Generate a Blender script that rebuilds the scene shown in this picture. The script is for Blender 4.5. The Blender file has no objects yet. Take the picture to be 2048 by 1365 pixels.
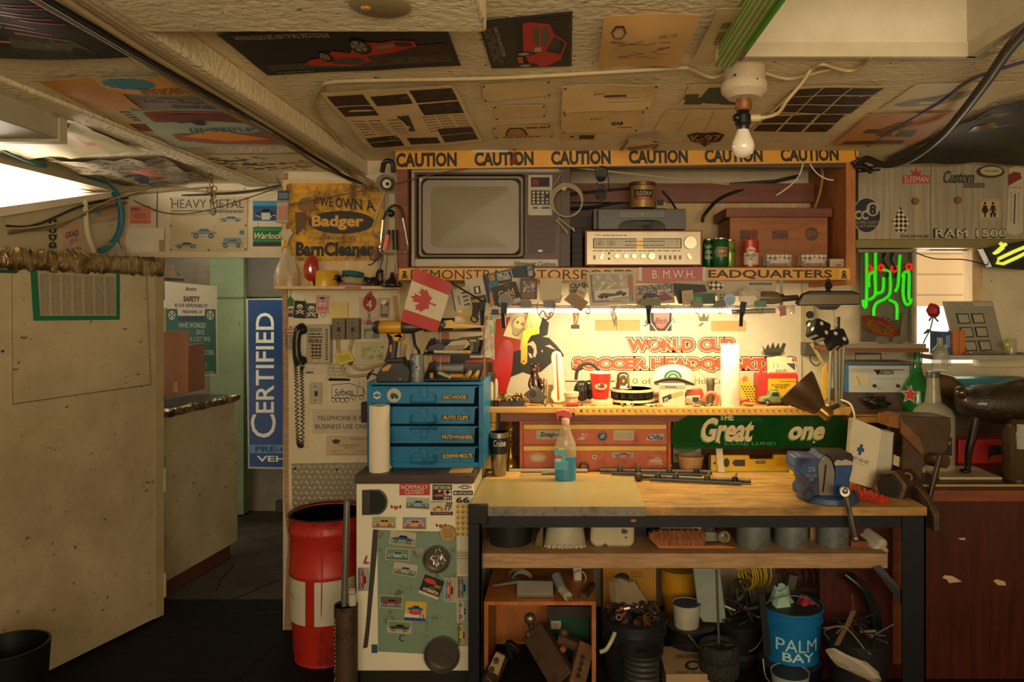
import bpy,bmesh,math,random
from mathutils import Vector,Matrix,noise
R=random.Random(7)
SC=bpy.context.scene
COL=SC.collection
# ---------------------------------------------------------------- camera
F,CX,CY,H=1500.0,1130.0,610.0,1.65
cam_d=bpy.data.cameras.new('camera');cam=bpy.data.objects.new('camera',cam_d);COL.objects.link(cam)
cam.location=(0,0,H);cam.rotation_euler=(math.pi/2,0,0)
cam_d.sensor_width=36;cam_d.lens=36*F/2048
cam_d.shift_x=-(CX-1024)/2048;cam_d.shift_y=(CY-682.5)/2048
cam_d.clip_start=.05
SC.camera=cam
# ---------------------------------------------------------------- world and light
SC.view_settings.view_transform='Standard';SC.view_settings.look='None'
SC.view_settings.gamma=1;SC.view_settings.exposure=0.32;SC.view_settings.use_curve_mapping=False
wd=bpy.data.worlds.new('daylight');SC.world=wd;wd.use_nodes=True
bg=wd.node_tree.nodes['Background'];bg.inputs[0].default_value=(1,.87,.74,1);bg.inputs[1].default_value=1.25
def area(name,loc,target,sx,sy,power,col):
 l=bpy.data.lights.new(name,'AREA');l.shape='RECTANGLE';l.size=sx;l.size_y=sy
 l.energy=power;l.color=col
 o=bpy.data.objects.new(name,l);COL.objects.link(o);o.location=loc
 o.rotation_euler=(Vector(target)-Vector(loc)).to_track_quat('-Z','Y').to_euler()
 return o
area('rear_fill_light',(.5,-1.35,1.75),(.5,4,1.9),2.8,.9,76,(1,.77,.48))  # unseen fill lamp added behind the camera to light the room from the front
area('work_strip_light',(.43,3.515,1.612),(.43,3.85,1.25),1.2,.05,12,(1,.78,.42))
area('bench_strip_light',(.36,3.50,1.612),(.36,3.25,.83),1.36,.05,8.5,(1,.76,.38))
area('west_window_daylight',(-2.62,3.5,2.15),(0,3.1,2.1),.9,.25,16,(1,.86,.72))
area('east_window_daylight',(2.0,4.5,1.7),(1.6,2.5,1.3),.9,.6,9,(1,.82,.6))
area('back_room_daylight',(-1.95,5.3,2.2),(-1.75,5.4,.8),.5,.4,6,(1,.97,.72))
# ---------------------------------------------------------------- materials
def lin(h):
 c=[int(h[i:i+2],16)/255 for i in(0,2,4)]
 return tuple(x/12.92 if x<=.04045 else((x+.055)/1.055)**2.4 for x in c)+(1,)
MATS={}
SPECIAL={}
def nd(t,typ,**kw):
 n=t.nodes.new(typ)
 for k,v in kw.items():
  if k in n.inputs:n.inputs[k].default_value=v
  else:setattr(n,k,v)
 return n
def new_mat(name):
 m=bpy.data.materials.new(name);m.use_nodes=True;t=m.node_tree
 return m,t,t.nodes['Principled BSDF']
def coord(t,scale=(1,1,1)):
 c=nd(t,'ShaderNodeTexCoord');mp=nd(t,'ShaderNodeMapping');mp.inputs['Scale'].default_value=scale
 t.links.new(c.outputs['Object'],mp.inputs[0]);return mp.outputs[0]
def ramp(t,fac,stops):
 r=nd(t,'ShaderNodeValToRGB');e=r.color_ramp.elements
 while len(e)<len(stops):e.new(.5)
 for el,(p,c)in zip(e,stops):
  el.position=p;el.color=c if isinstance(c,tuple)else(c,c,c,1)
 t.links.new(fac,r.inputs[0]);return r.outputs[0]
def mix(t,fac,a,b,mode='MIX'):
 m=nd(t,'ShaderNodeMix',data_type='RGBA',blend_type=mode)
 for s,v in((0,fac),(6,a),(7,b)):
  if hasattr(v,'links'):t.links.new(v,m.inputs[s])
  else:m.inputs[s].default_value=v
 return m.outputs[2]
def nz(t,co,scale,detail=4,rough=.55):
 n=nd(t,'ShaderNodeTexNoise');n.inputs['Scale'].default_value=scale;n.inputs['Detail'].default_value=detail;n.inputs['Roughness'].default_value=rough
 t.links.new(co,n.inputs['Vector']);return n.outputs['Fac']
def bump(t,b,h,strength,dist=.004):
 n=nd(t,'ShaderNodeBump');n.inputs['Strength'].default_value=strength;n.inputs['Distance'].default_value=dist
 t.links.new(h,n.inputs['Height']);t.links.new(n.outputs[0],b.inputs['Normal'])
def mat(spec):
 """'hex/opt/opt': r rough, m metal, d dirt, s noise scale, b bump, e emission, t transmission, a alpha, c clearcoat; or a named special."""
 if spec in MATS:return MATS[spec]
 if spec in SPECIAL:
  MATS[spec]=SPECIAL[spec]();return MATS[spec]
 p=spec.split('/');h=p[0];o=dict(r=.55,m=0,d=.22,s=9,b=0,e=0,t=0,a=1,c=0,g=1)
 for q in p[1:]:o[q[0]]=float(q[1:])
 m,t,b=new_mat('paint_'+spec.replace('/','_'));c=tuple(min(1,x*o['g']**2)for x in lin(h)[:3])+(1,)
 b.inputs['Roughness'].default_value=o['r'];b.inputs['Metallic'].default_value=o['m']
 b.inputs['Transmission Weight'].default_value=o['t'];b.inputs['Alpha'].default_value=o['a'];b.inputs['Coat Weight'].default_value=o['c']
 if o['e']:
  b.inputs['Emission Color'].default_value=c;b.inputs['Emission Strength'].default_value=o['e']
 if o['d']and not o['t']:
  co=coord(t);n=nz(t,co,o['s'],5,.65)
  f=ramp(t,n,[(.42,0.0),(.72,o['d'])])
  dk=tuple(x*k for x,k in zip(c[:3],(.42,.36,.27)))+(1,)
  col=mix(t,f,c,dk);t.links.new(col,b.inputs['Base Color'])
  if o['b']:bump(t,b,nz(t,co,o['s']*5,3),o['b'])
 else:b.inputs['Base Color'].default_value=c
 MATS[spec]=m;return m
def special(f):SPECIAL[f.__name__]=f;return f
def painted(name,base,dirt,speck,amount,sc=1.0,bmp=.25,rough=.6):
 m,t,b=new_mat(name);b.inputs['Specular IOR Level'].default_value=.12 if rough>=.8 else .4;co=coord(t)
 n1=nz(t,co,1.6*sc,6,.7);n2=nz(t,co,38*sc,2,.5);n3=nz(t,co,7*sc,6,.75)
 c=mix(t,ramp(t,n1,[(.4,0.0),(.75,amount)]),lin(base),lin(dirt))
 c=mix(t,ramp(t,n3,[(.60,0.0),(.72,.55*amount)]),c,lin(dirt))
 c=mix(t,ramp(t,n2,[(.70,0.0),(.76,.8)]),c,lin(speck))
 t.links.new(c,b.inputs['Base Color']);b.inputs['Roughness'].default_value=rough
 bump(t,b,nz(t,co,42*sc,4),bmp,.005 if bmp<.9 else .007);return m
def wood(name,c1,c2,scale=(1,12,12),rough=.55,wear=0,bmp=.15):
 m,t,b=new_mat(name);co=coord(t,scale)
 n1=nz(t,co,3.2,8,.72);n2=nz(t,coord(t),5,5,.7)
 c=ramp(t,n1,[(.3,lin(c1)),(.7,lin(c2))])
 if wear:c=mix(t,ramp(t,n2,[(.5,0.0),(.75,wear)]),c,lin('1c140c'))
 t.links.new(c,b.inputs['Base Color']);b.inputs['Roughness'].default_value=rough
 bump(t,b,n1,bmp,.003);return m
def streaks(name,base,rust,amount,metal=0,rough=.5,sc=5,lo=.5,hi=.62):
 m,t,b=new_mat(name);co=coord(t);n=nz(t,co,sc,9,.78)
 c=mix(t,ramp(t,n,[(lo,0.0),(hi,amount)]),lin(base),lin(rust))
 t.links.new(c,b.inputs['Base Color']);b.inputs['Roughness'].default_value=rough;b.inputs['Metallic'].default_value=metal
 bump(t,b,n,.12,.003);return m
@special
def plaster():return painted('ceiling_plaster','e8dab4','9c8660','4a3a24',.45,1,1,.7)
@special
def cream_wall():return painted('cream_wall','c9bd9d','8f8056','3d3222',.5,1,.15)
@special
def phone_wall():return painted('phone_wall','cfc3a4','96865f','4a3d28',.5,1.5,.12)
@special
def door_cream():
 m,t,b=new_mat('door_cream');co=coord(t);n1=nz(t,co,1.3,6,.7)
 c=mix(t,ramp(t,n1,[(.38,0.0),(.72,.7)]),lin('c0b28e'),lin('7f6e4e'))
 c=mix(t,ramp(t,nz(t,coord(t,(1,1,2.2)),17,3,.6),[(.675,0.0),(.70,.75)]),c,lin('2a1e12'));c=mix(t,ramp(t,nz(t,coord(t,(3,3,7)),30,2,.5),[(.69,0.0),(.73,.7)]),c,lin('3a2a18'))
 t.links.new(c,b.inputs['Base Color']);b.inputs['Roughness'].default_value=.5;bump(t,b,nz(t,co,30,3),.12);return m
@special
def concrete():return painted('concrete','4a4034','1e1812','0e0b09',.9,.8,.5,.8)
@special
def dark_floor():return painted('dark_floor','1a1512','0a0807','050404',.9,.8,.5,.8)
@special
def green_wall():return painted('green_wall','84956a','535f40','3c4530',.5,1,.15)
@special
def gray_wall():return painted('gray_wall','8a8068','443c2c','2a241a',.9,.8,.15)
@special
def bench_wood():return wood('bench_wood','6e4c22','bb9250',(1.2,9,9),.5,.55)
@special
def ply():return wood('plywood','8c4c20','c07a3a',(4,4,1.1),.5,.2)
@special
def ply_pale():return wood('pale_plywood','b59765','d6ba88',(6,6,.8),.6,.15)
@special
def plank():return wood('plank','7d5f3c','b5936a',(1.5,20,20),.65,.3)
@special
def shelf_wood():return wood('shelf_wood','9c6a30','d09a50',(1.2,14,14),.5,.35)
@special
def brown_wood():return wood('brown_wood','5c2c14','84461f',(1,9,9),.5,.3)
@special
def crate_wood():return wood('crate_wood','7a4519','a9672c',(1,10,10),.55,.25)
@special
def red_wood():return wood('red_wood','2a0e08','521e10',(9,9,.9),.38,.45)
@special
def dark_wood():return wood('dark_wood','2c2018','54402c',(1,9,9),.5,.4)
@special
def tv_wood():return wood('tv_walnut','38190e','542a18',(.6,9,14),.45)
@special
def rust_sign():return streaks('rust_sign','c8961c','4c2410',1,0,.45,7,.44,.6)
@special
def blue_metal():return streaks('blue_metal','0b6c96','083c55',.6,.1,.38,4)
@special
def red_metal():return streaks('red_metal','b2562c','5a2412',.75,.05,.45,9,.52,.66)
@special
def red_drum():return streaks('red_drum','b0281e','45110c',.85,.05,.48,5,.5,.68)
@special
def white_drum():return streaks('white_drum','bdb9a6','4c4438',.8,0,.45,6,.56,.7)
@special
def fridge_white():return streaks('fridge_white','d8d0b8','6a4a2a',.8,0,.4,10,.63,.72)
@special
def green_plate():return streaks('green_plate','6f8670','54301a',.95,0,.5,8,.54,.62)
@special
def black_frame():return streaks('black_frame','12141a','8a8474',.5,.2,.45,22,.68,.74)
@special
def steel():return streaks('steel','8c857a','4a4034',.7,.85,.38,6)
@special
def tin():return streaks('old_tin','7c8584','5b4632',.75,.5,.5,7,.5,.66)
@special
def rusty():return streaks('rusty_iron','54402f','2a1c14',.9,.55,.6,8)
@special
def vise_blue():return streaks('vise_blue','34486c','191a1c',.9,.25,.5,9,.47,.6)
@special
def gunmetal():return streaks('gun_metal','3b362e','17130f',.9,.6,.42,8)
@special
def sheet_metal():return streaks('bench_sheet_metal','a89868','7f6c44',.5,.35,.4,2,.4,.8)
@special
def foil():
 m,t,b=new_mat('crumpled_foil');co=coord(t,(1,1,.5));b.inputs['Metallic'].default_value=.9;b.inputs['Roughness'].default_value=.3
 c=ramp(t,nz(t,co,14,4),[(.35,lin('6e5a38')),(.65,lin('c8b48a'))]);t.links.new(c,b.inputs['Base Color'])
 bump(t,b,nz(t,co,26,4),1,.02);return m
@special
def aluminium_panel():
 m,t,b=new_mat('aluminium_panel');co=coord(t,(16,16,.7));b.inputs['Metallic'].default_value=.45;b.inputs['Roughness'].default_value=.45
 c=ramp(t,nz(t,co,3,6),[(.3,lin('948b76')),(.7,lin('b4aa92'))]);t.links.new(c,b.inputs['Base Color']);return m
@special
def walnut_grille():
 m,t,b=new_mat('speaker_grille');w=nd(t,'ShaderNodeTexWave',wave_type='BANDS',bands_direction='Z');w.inputs['Scale'].default_value=42
 t.links.new(coord(t),w.inputs[0]);c=ramp(t,w.outputs['Fac'],[(.3,lin('160906')),(.6,lin('5a3120'))]);t.links.new(c,b.inputs['Base Color']);return m
@special
def diamond_plate():
 m,t,b=new_mat('diamond_plate');b.inputs['Metallic'].default_value=.55;b.inputs['Roughness'].default_value=.45
 b.inputs['Base Color'].default_value=lin('8e8672');b.inputs['Metallic'].default_value=.4;return m
@special
def siding():
 m,t,b=new_mat('outdoor_siding');w=nd(t,'ShaderNodeTexWave',wave_type='BANDS',bands_direction='Z',wave_profile='SAW');w.inputs['Scale'].default_value=2.2
 t.links.new(coord(t),w.inputs[0]);c=ramp(t,w.outputs['Fac'],[(.02,lin('8a6a3c')),(.1,lin('d8b880'))]);t.links.new(c,b.inputs['Base Color']);return m
@special
def glass():
 m,t,b=new_mat('clear_glass');b.inputs['Transmission Weight'].default_value=1;b.inputs['Roughness'].default_value=.03;b.inputs['IOR'].default_value=1.3;b.inputs['Base Color'].default_value=(.97,.95,.9,1);return m
def tinted(name,hexc,rough=.05,ior=1.12):
 m,t,b=new_mat(name);b.inputs['Transmission Weight'].default_value=1;b.inputs['Roughness'].default_value=rough;b.inputs['IOR'].default_value=ior;b.inputs['Base Color'].default_value=lin(hexc);return m
@special
def clear_bag():
 m,t,b=new_mat('clear_plastic_bag');b.inputs['Base Color'].default_value=lin('d8cdb4');b.inputs['Roughness'].default_value=.18;b.inputs['Alpha'].default_value=.42
 bump(t,b,nz(t,coord(t),30,3),.8,.01);return m
@special
def green_acrylic():
 m,t,b=new_mat('green_acrylic');b.inputs['Base Color'].default_value=lin('124a1a');b.inputs['Roughness'].default_value=.08;b.inputs['Alpha'].default_value=.8;return m
@special
def green_glass():return tinted('green_bottle_glass','4a9a3a')
@special
def blue_liquid():return tinted('blue_liquid','3fc0d8',.02,1.2)
@special
def pane():
 m,t,b=new_mat('window_pane');b.inputs['Base Color'].default_value=(1,1,1,1);b.inputs['Alpha'].default_value=.08;b.inputs['Roughness'].default_value=.1;return m
@special
def clear_case():
 m,t,b=new_mat('clear_case');b.inputs['Base Color'].default_value=(.9,.88,.8,1);b.inputs['Alpha'].default_value=.16;b.inputs['Roughness'].default_value=.06;return m
@special
def bristle():
 m,t,b=new_mat('bristle');c=ramp(t,nz(t,coord(t,(60,60,3)),4,3),[(.3,lin('4e2a14')),(.7,lin('9a5a2a'))]);t.links.new(c,b.inputs['Base Color']);b.inputs['Roughness'].default_value=.8;return m
@special
def straw():
 m,t,b=new_mat('broom_straw');c=ramp(t,nz(t,coord(t,(70,70,2)),4,3),[(.3,lin('8a5e22')),(.7,lin('dcae5e'))]);t.links.new(c,b.inputs['Base Color']);b.inputs['Roughness'].default_value=.8;return m
@special
def tread():
 m,t,b=new_mat('tyre_tread');b.inputs['Base Color'].default_value=lin('1d1b19');b.inputs['Roughness'].default_value=.8
 v=nd(t,'ShaderNodeTexVoronoi');v.inputs['Scale'].default_value=70;t.links.new(coord(t),v.inputs['Vector']);bump(t,b,v.outputs['Distance'],1,.006);return m
@special
def checker_flag():
 m,t,b=new_mat('checkered_print');k=nd(t,'ShaderNodeTexChecker');k.inputs['Scale'].default_value=62;k.inputs[1].default_value=lin('d8c8a8');k.inputs[2].default_value=lin('14110e')
 mp=nd(t,'ShaderNodeMapping');mp.inputs['Rotation'].default_value=(0,.785,0);mp.inputs['Location'].default_value=(0,.008,0);c=nd(t,'ShaderNodeTexCoord');t.links.new(c.outputs['Object'],mp.inputs[0]);t.links.new(mp.outputs[0],k.inputs[0]);t.links.new(k.outputs[0],b.inputs['Base Color']);return m
def photo(name,cols,scale=(9,9,9)):
 m,t,b=new_mat(name);n=nz(t,coord(t,scale),4,3,.6)
 st=[(.28+.44*i/(len(cols)-1),lin(c))for i,c in enumerate(cols)]
 t.links.new(ramp(t,n,st),b.inputs['Base Color']);b.inputs['Roughness'].default_value=.55;b.inputs['Specular IOR Level'].default_value=.25;return m
@special
def photo_dark():return photo('photo_dark',['0c0908','1c1410','4c3826','120e16','7a6448'],(5,9,9))
@special
def photo_gray():return photo('photo_gray',['2c2a24','6a624e','a4987c','3c382e'],(5,9,9))
@special
def photo_pale():return photo('photo_pale',['7c6c4c','b4a078','c8b48a','6a7468'],(3,6,6))
@special
def photo_mix():return photo('photo_mix',['5a2c20','a89878','384a68','c8b898','7a3a5a'],(10,10,10))
@special
def photo_night():return photo('photo_night',['08090c','0e1210','2c2c1c','0a0c10','1c1412'],(2,4,4))
@special
def photo_green():return photo('photo_green',['4c6038','8a9a68','b8b088','586c40'],(8,8,8))
# ---------------------------------------------------------------- geometry helpers
def W(x,y,D):return Vector(((x-CX)/F*D,D,H-(y-CY)/F*D))
def Wz(x,y,z):
 D=(z-H)*F/(CY-y);return W(x,y,D)
def V3(p):return p if isinstance(p,Vector)else W(*p)
class Plane:
 """a real surface in the room; hit() is the point of it seen at a photo pixel, moved off it by a lift"""
 def __init__(s,p,n):
  s.p=Vector(p);s.n=Vector(n).normalized()
 def hit(s,x,y,off=0):
  d=Vector(((x-CX)/F,1,-(y-CY)/F));o=Vector((0,0,H))
  k=(s.p-o).dot(s.n)/d.dot(s.n);return o+d*k+s.n*off
def PL(D):return D if isinstance(D,Plane)else Plane((0,D,0),(0,-1,0))
def PZ(z):return Plane((0,0,z),(0,0,-1 if z>H else 1))
def hom(q):
 (x0,y0),(x1,y1),(x2,y2),(x3,y3)=q
 dx1,dx2,dx3=x1-x2,x3-x2,x0-x1+x2-x3;dy1,dy2,dy3=y1-y2,y3-y2,y0-y1+y2-y3
 den=dx1*dy2-dx2*dy1 or 1e-9
 g=(dx3*dy2-dx2*dy3)/den;h=(dx1*dy3-dx3*dy1)/den
 a,b,c=x1-x0+g*x1,x3-x0+h*x3,x0;d,e,f=y1-y0+g*y1,y3-y0+h*y3,y0
 return lambda u,v:((a*u+b*v+c)/(g*u+h*v+1),(d*u+e*v+f)/(g*u+h*v+1))
def Q(x0,y0,x1,y1,ang=0):
 cx,cy=(x0+x1)/2,(y0+y1)/2;c,s=math.cos(math.radians(ang)),math.sin(math.radians(ang))
 return[(cx+(x-cx)*c-(y-cy)*s,cy+(x-cx)*s+(y-cy)*c)for x,y in((x0,y0),(x1,y0),(x1,y1),(x0,y1))]
def ell(cx,cy,rx,ry=None,n=24,a0=0,a1=360):
 ry=rx if ry is None else ry;full=abs(a1-a0)>=360
 return[(cx+rx*math.cos(math.radians(a0+(a1-a0)*i/(n if full else n-1))),cy+ry*math.sin(math.radians(a0+(a1-a0)*i/(n if full else n-1))))for i in range(n)]
def smooth(pts,k=6):
 if k<2 or len(pts)<3:return pts
 out=[]
 for i in range(len(pts)-1):
  p0,p1,p2,p3=pts[max(i-1,0)],pts[i],pts[i+1],pts[min(i+2,len(pts)-1)]
  for j in range(k):
   t=j/k
   out.append(.5*((2*p1)+(p2-p0)*t+(2*p0-5*p1+4*p2-p3)*t*t+(3*p1-p0-3*p2+p3)*t**3))
 return out+[pts[-1]]
TXT={}
def glyphs(s,k,ext):
 if 'M' in s:k=0
 if(s,k,ext)not in TXT:
  c=bpy.data.curves.new('lettering','FONT');c.body=s;c.resolution_u=3;c.offset=k;c.extrude=ext;c.align_x='CENTER';c.space_line=.8
  o=bpy.data.objects.new('lettering',c);me=bpy.data.meshes.new_from_object(o)
  vs=[v.co.copy()for v in me.vertices];fs=[tuple(p.vertices)for p in me.polygons]
  bpy.data.objects.remove(o);bpy.data.curves.remove(c);bpy.data.meshes.remove(me);TXT[(s,k,ext)]=(vs,fs)
 return TXT[(s,k,ext)]
TOP=[]
EPS=.0007
class N:
 """one Blender object: a thing, a part or a sub-part. Geometry is collected here and linked at the end."""
 def __init__(s,name,label=None,cat=None,grp=None,kind=None,par=None,D=None):
  s.name,s.label,s.cat,s.grp,s.kind,s.par=name,label,cat,grp,kind,par
  s.v,s.f,s.fm,s.ch,s.bev,s.warp,s.ang,s.D=[],[],[],[],0,None,35,D
  (par.ch if par else TOP).append(s)
 def p(s,name,label=None,kind=None):
  c=N(name,label,par=s,kind=kind);c.warp=s.warp;c.D=s.D;return c
 def add(s,vs,fs,m):
  b=len(s.v);s.v+=[Vector(v)for v in vs];s.f+=[tuple(i+b for i in f)for f in fs];s.fm+=[m]*len(fs);return s
 def mark(s):return len(s.v)
 def rot(s,i,piv,axis,deg):
  piv=V3(piv);M=Matrix.Rotation(math.radians(deg),3,axis)
  for k in range(i,len(s.v)):s.v[k]=piv+M@(s.v[k]-piv)
  return s
 def wb(s,a,b,m):
  (x0,y0,z0),(x1,y1,z1)=a,b
  return s.add([(x,y,z)for x in(x0,x1)for y in(y0,y1)for z in(z0,z1)],[(0,1,3,2),(4,6,7,5),(0,4,5,1),(2,3,7,6),(0,2,6,4),(1,5,7,3)],m)
 def bx(s,x0,y0,x1,y1,D,t,m):
  a,b=W(x0,y1,D),W(x1,y0,D);return s.wb((a.x,D,a.z),(b.x,D+t,b.z),m)
 def pr(s,pts,D,t,m,lay=0):
  """polygon of photo pixels on a surface, standing off it by lay and thick by t behind that"""
  P=PL(D);n=len(pts)
  a=[P.hit(x,y,lay)for x,y in pts];b=[q-P.n*t for q in a]
  return s.add(a+b,[tuple(range(n)),tuple(range(2*n-1,n-1,-1))]+[(i,i+n,(i+1)%n+n,(i+1)%n)for i in range(n)],m)
 def pg(s,pts,D,m,lay=1):
  P=PL(D);return s.add([P.hit(x,y,lay*EPS)for x,y in pts],[tuple(range(len(pts)))],m)
 def sheet(s,q,D,m,lay=0,nu=1,nv=1,t=0):
  P=PL(D);h=hom(q);vs=[];fs=[]
  for j in range(nv+1):
   for i in range(nu+1):vs.append(P.hit(*h(i/nu,j/nv),lay*EPS))
  fs=[(j*(nu+1)+i,j*(nu+1)+i+1,(j+1)*(nu+1)+i+1,(j+1)*(nu+1)+i)for j in range(nv)for i in range(nu)]
  s.add(vs,fs,m)
  if t:
   s.add([v-P.n*t for v in vs],[f[::-1]for f in fs],m);k=len(s.v)-2*len(vs)
   rim=[i for i in range(nu)]+[j*(nu+1)+nu for j in range(nv)]+[nv*(nu+1)+i for i in range(nu,0,-1)]+[j*(nu+1)for j in range(nv,0,-1)]
   for a,b in zip(rim,rim[1:]+rim[:1]):
    s.f.append((k+a,k+a+len(vs),k+b+len(vs),k+b));s.fm.append(m)
  return s
 def tx(s,txt,q,D,m,k=0,lay=2,ext=0,sh=0):
  """lettering fitted into the quad q (or box x0,y0,x1,y1[,angle])"""
  if not isinstance(q,list):q=Q(*q)
  P=PL(D);h=hom(q);vs,fs=glyphs(txt,k,ext)
  if not vs:return s
  vs=[(v.x+sh*v.y,v.y,v.z)for v in vs]
  x0,x1=min(v[0]for v in vs),max(v[0]for v in vs);y0,y1=min(v[1]for v in vs),max(v[1]for v in vs)
  sc=.7*(P.hit(*q[3])-P.hit(*q[0])).length/(y1-y0)
  return s.add([P.hit(*h((v[0]-x0)/(x1-x0),(y1-v[1])/(y1-y0)),lay*EPS+(v[2]+ext)*sc)for v in vs],fs,m)
 def lines(s,q,D,m,rows,lay=2,gap=.5,words=6,seed=1):
  """rows of small illegible print"""
  h=hom(q if isinstance(q,list)else Q(*q));P=PL(D);r=random.Random(seed)
  for j in range(rows):
   u=0
   while u<.97:
    w=min(r.uniform(.4,1.3)/words,1-u)
    y0,y1=(j+.5-gap/2)/rows,(j+.5+gap/2)/rows
    s.add([P.hit(*h(a,b),lay*EPS)for a,b in((u,y0),(u+w*.8,y0),(u+w*.8,y1),(u,y1))],[(0,1,2,3)],m);u+=w
  return s
 def car(s,q,D,body,sky='8f9a9a',gnd='6a6a55',lay=1,flip=False,sub=True,kind=0):
  """a printed photo of a car: sky, ground, body, glass, wheels"""
  h0=hom(q if isinstance(q,list)else Q(*q));h=(lambda u,v:h0(1-u,v))if flip else h0
  g=lambda pts,m,l:s.pg([h(u,v)for u,v in pts],D,m,lay+l)
  if sub:
   g([(0,0),(1,0),(1,.5),(0,.5)],sky,0);g([(0,.5),(1,.5),(1,1),(0,1)],gnd,0)
  top=[(.30,.42),(.40,.24),(.64,.24),(.76,.42)]if kind==0 else[(.14,.44),(.17,.16),(.86,.16),(.88,.44)]
  g([(.06,.70),(.07,.50),(.20,.44)]+top+[(.92,.46),(.95,.68),(.90,.76),(.10,.76)],body,1)
  g([(.34,.42),(.42,.28),(.51,.28),(.51,.42)],'1c2024/r.1',2);g([(.53,.42),(.53,.28),(.63,.28),(.71,.42)],'1c2024/r.1',2)
  g([(.06,.66),(.95,.64),(.95,.70),(.07,.72)],'c8c4b8/r.2',2)
  for cx in(.24,.76):
   g(ell(cx,.74,.085,.15,12),'100e0c',3);g(ell(cx,.74,.045,.08,10),'a8a498',4)
  return s
 def lathe(s,cx,D,prof,m,n=24,tilt=None,sq=1.0):
  """turned shape about a vertical axis at depth D; profile of (radius px, y px)"""
  vs=[];k=D/F;ax=(cx-CX)*k
  for r,y in prof:
   z=H-(y-CY)*k
   for i in range(n):
    a=2*math.pi*i/n;vs.append((ax+r*k*math.cos(a),D+r*k*math.sin(a)*sq,z))
  fs=[(j*n+i,j*n+(i+1)%n,(j+1)*n+(i+1)%n,(j+1)*n+i)for j in range(len(prof)-1)for i in range(n)]
  if prof[0][0]>0:fs.append(tuple(range(n)))
  if prof[-1][0]>0:fs.append(tuple(range((len(prof)-1)*n,len(prof)*n))[::-1])
  return s.add(vs,fs,m)
 def rev(s,p0,p1,prof,m,n=20,cap=True,a0=0,a1=360):
  """turned shape about the axis p0-p1; profile of (fraction along, radius m)"""
  p0,p1=V3(p0),V3(p1);o=Vector((0,0,H))
  if(p0-o).cross(p1-o).length<1e-5*(p0-o).length:p1=Vector((p0 .x,p1 .y,p0 .z))
  d=p1-p0;q=d.to_track_quat('Z','Y');ex,ey=q@Vector((1,0,0)),q@Vector((0,1,0));vs=[]
  full=a1-a0>=360;c=n if full else n+1
  for f,r in prof:
   for i in range(c):
    a=math.radians(a0+(a1-a0)*i/n);vs.append(p0+d*f+ex*(r*math.cos(a))+ey*(r*math.sin(a)))
  fs=[(j*c+i,j*c+(i+1)%c,(j+1)*c+(i+1)%c,(j+1)*c+i)for j in range(len(prof)-1)for i in range(n)]
  if cap and full:
   if prof[0][1]>0:fs.append(tuple(range(n)))
   if prof[-1][1]>0:fs.append(tuple(range((len(prof)-1)*n,len(prof)*n))[::-1])
  return s.add(vs,fs,m)
 def cy(s,p0,p1,r,m,n=16):return s.rev(p0,p1,[(0,r),(1,r)],m,n)
 def tube(s,pts,r,m,n=6,k=6,closed=False):
  pts=[V3(p)for p in pts];pts=smooth(pts+[pts[0]]if closed else pts,k)
  vs=[];up=Vector((.13,.21,.97))
  for i,p in enumerate(pts):
   d=(pts[min(i+1,len(pts)-1)]-pts[max(i-1,0)])
   if d.length<1e-9:d=Vector((1,0,0))
   d.normalize();a=d.cross(up)
   if a.length<.05:a=d.cross(Vector((1,0,0)))
   a.normalize();b=d.cross(a);rr=r(i/(len(pts)-1))if callable(r)else r
   for j in range(n):vs.append(p+a*(rr*math.cos(2*math.pi*j/n))+b*(rr*math.sin(2*math.pi*j/n)))
  fs=[(i*n+j,i*n+(j+1)%n,(i+1)*n+(j+1)%n,(i+1)*n+j)for i in range(len(pts)-1)for j in range(n)]
  fs+=[tuple(range(n))[::-1],tuple(range((len(pts)-1)*n,len(pts)*n))]
  return s.add(vs,fs,m)
 def coil(s,c,ax,rad,r,turns,m,pitch=.004,n=5,jit=0,seg=18):
  """turns of cable about centre c, axis direction ax"""
  c=V3(c);q=Vector(ax).normalized().to_track_quat('Z','Y');rr=random.Random(int(c.x*1e4))
  pts=[]
  for i in range(int(turns*seg)+1):
   a=2*math.pi*i/seg;j=1+rr.uniform(-jit,jit)
   pts.append(c+q@Vector((rad*j*math.cos(a),rad*j*math.sin(a),pitch*i/seg-pitch*turns/2)))
  return s.tube(pts,r,m,n,1)
 def ball(s,x,y,D,r,m,sy=1,sz=1,n=16,lump=0,c=None):
  c=W(x,y,D)if c is None else c;vs=[];k=n//2
  for j in range(k+1):
   th=math.pi*j/k
   for i in range(n):
    ph=2*math.pi*i/n;d=Vector((math.sin(th)*math.cos(ph),math.sin(th)*math.sin(ph),math.cos(th)))
    q=r*(1+lump*noise.noise(d*2.2+c*9))if lump else r
    vs.append(c+Vector((d.x*q,d.y*q*sy,d.z*q*sz)))
  return s.add(vs,[(j*n+i,(j+1)*n+i,(j+1)*n+(i+1)%n,j*n+(i+1)%n)for j in range(k)for i in range(n)],m)
 def hull(s,rings,m,cap=True):
  """skin over rings of equal point count (world points)"""
  n=len(rings[0]);vs=[p for r in rings for p in r]
  fs=[(j*n+i,j*n+(i+1)%n,(j+1)*n+(i+1)%n,(j+1)*n+i)for j in range(len(rings)-1)for i in range(n)]
  if cap:fs+=[tuple(range(n)),tuple(range((len(rings)-1)*n,len(rings)*n))[::-1]]
  return s.add(vs,fs,m)
# ------------------------------------------------------------ link
 def all_v(s):
  r=list(s.v)
  for c in s.ch:r+=c.all_v()
  return r
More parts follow.
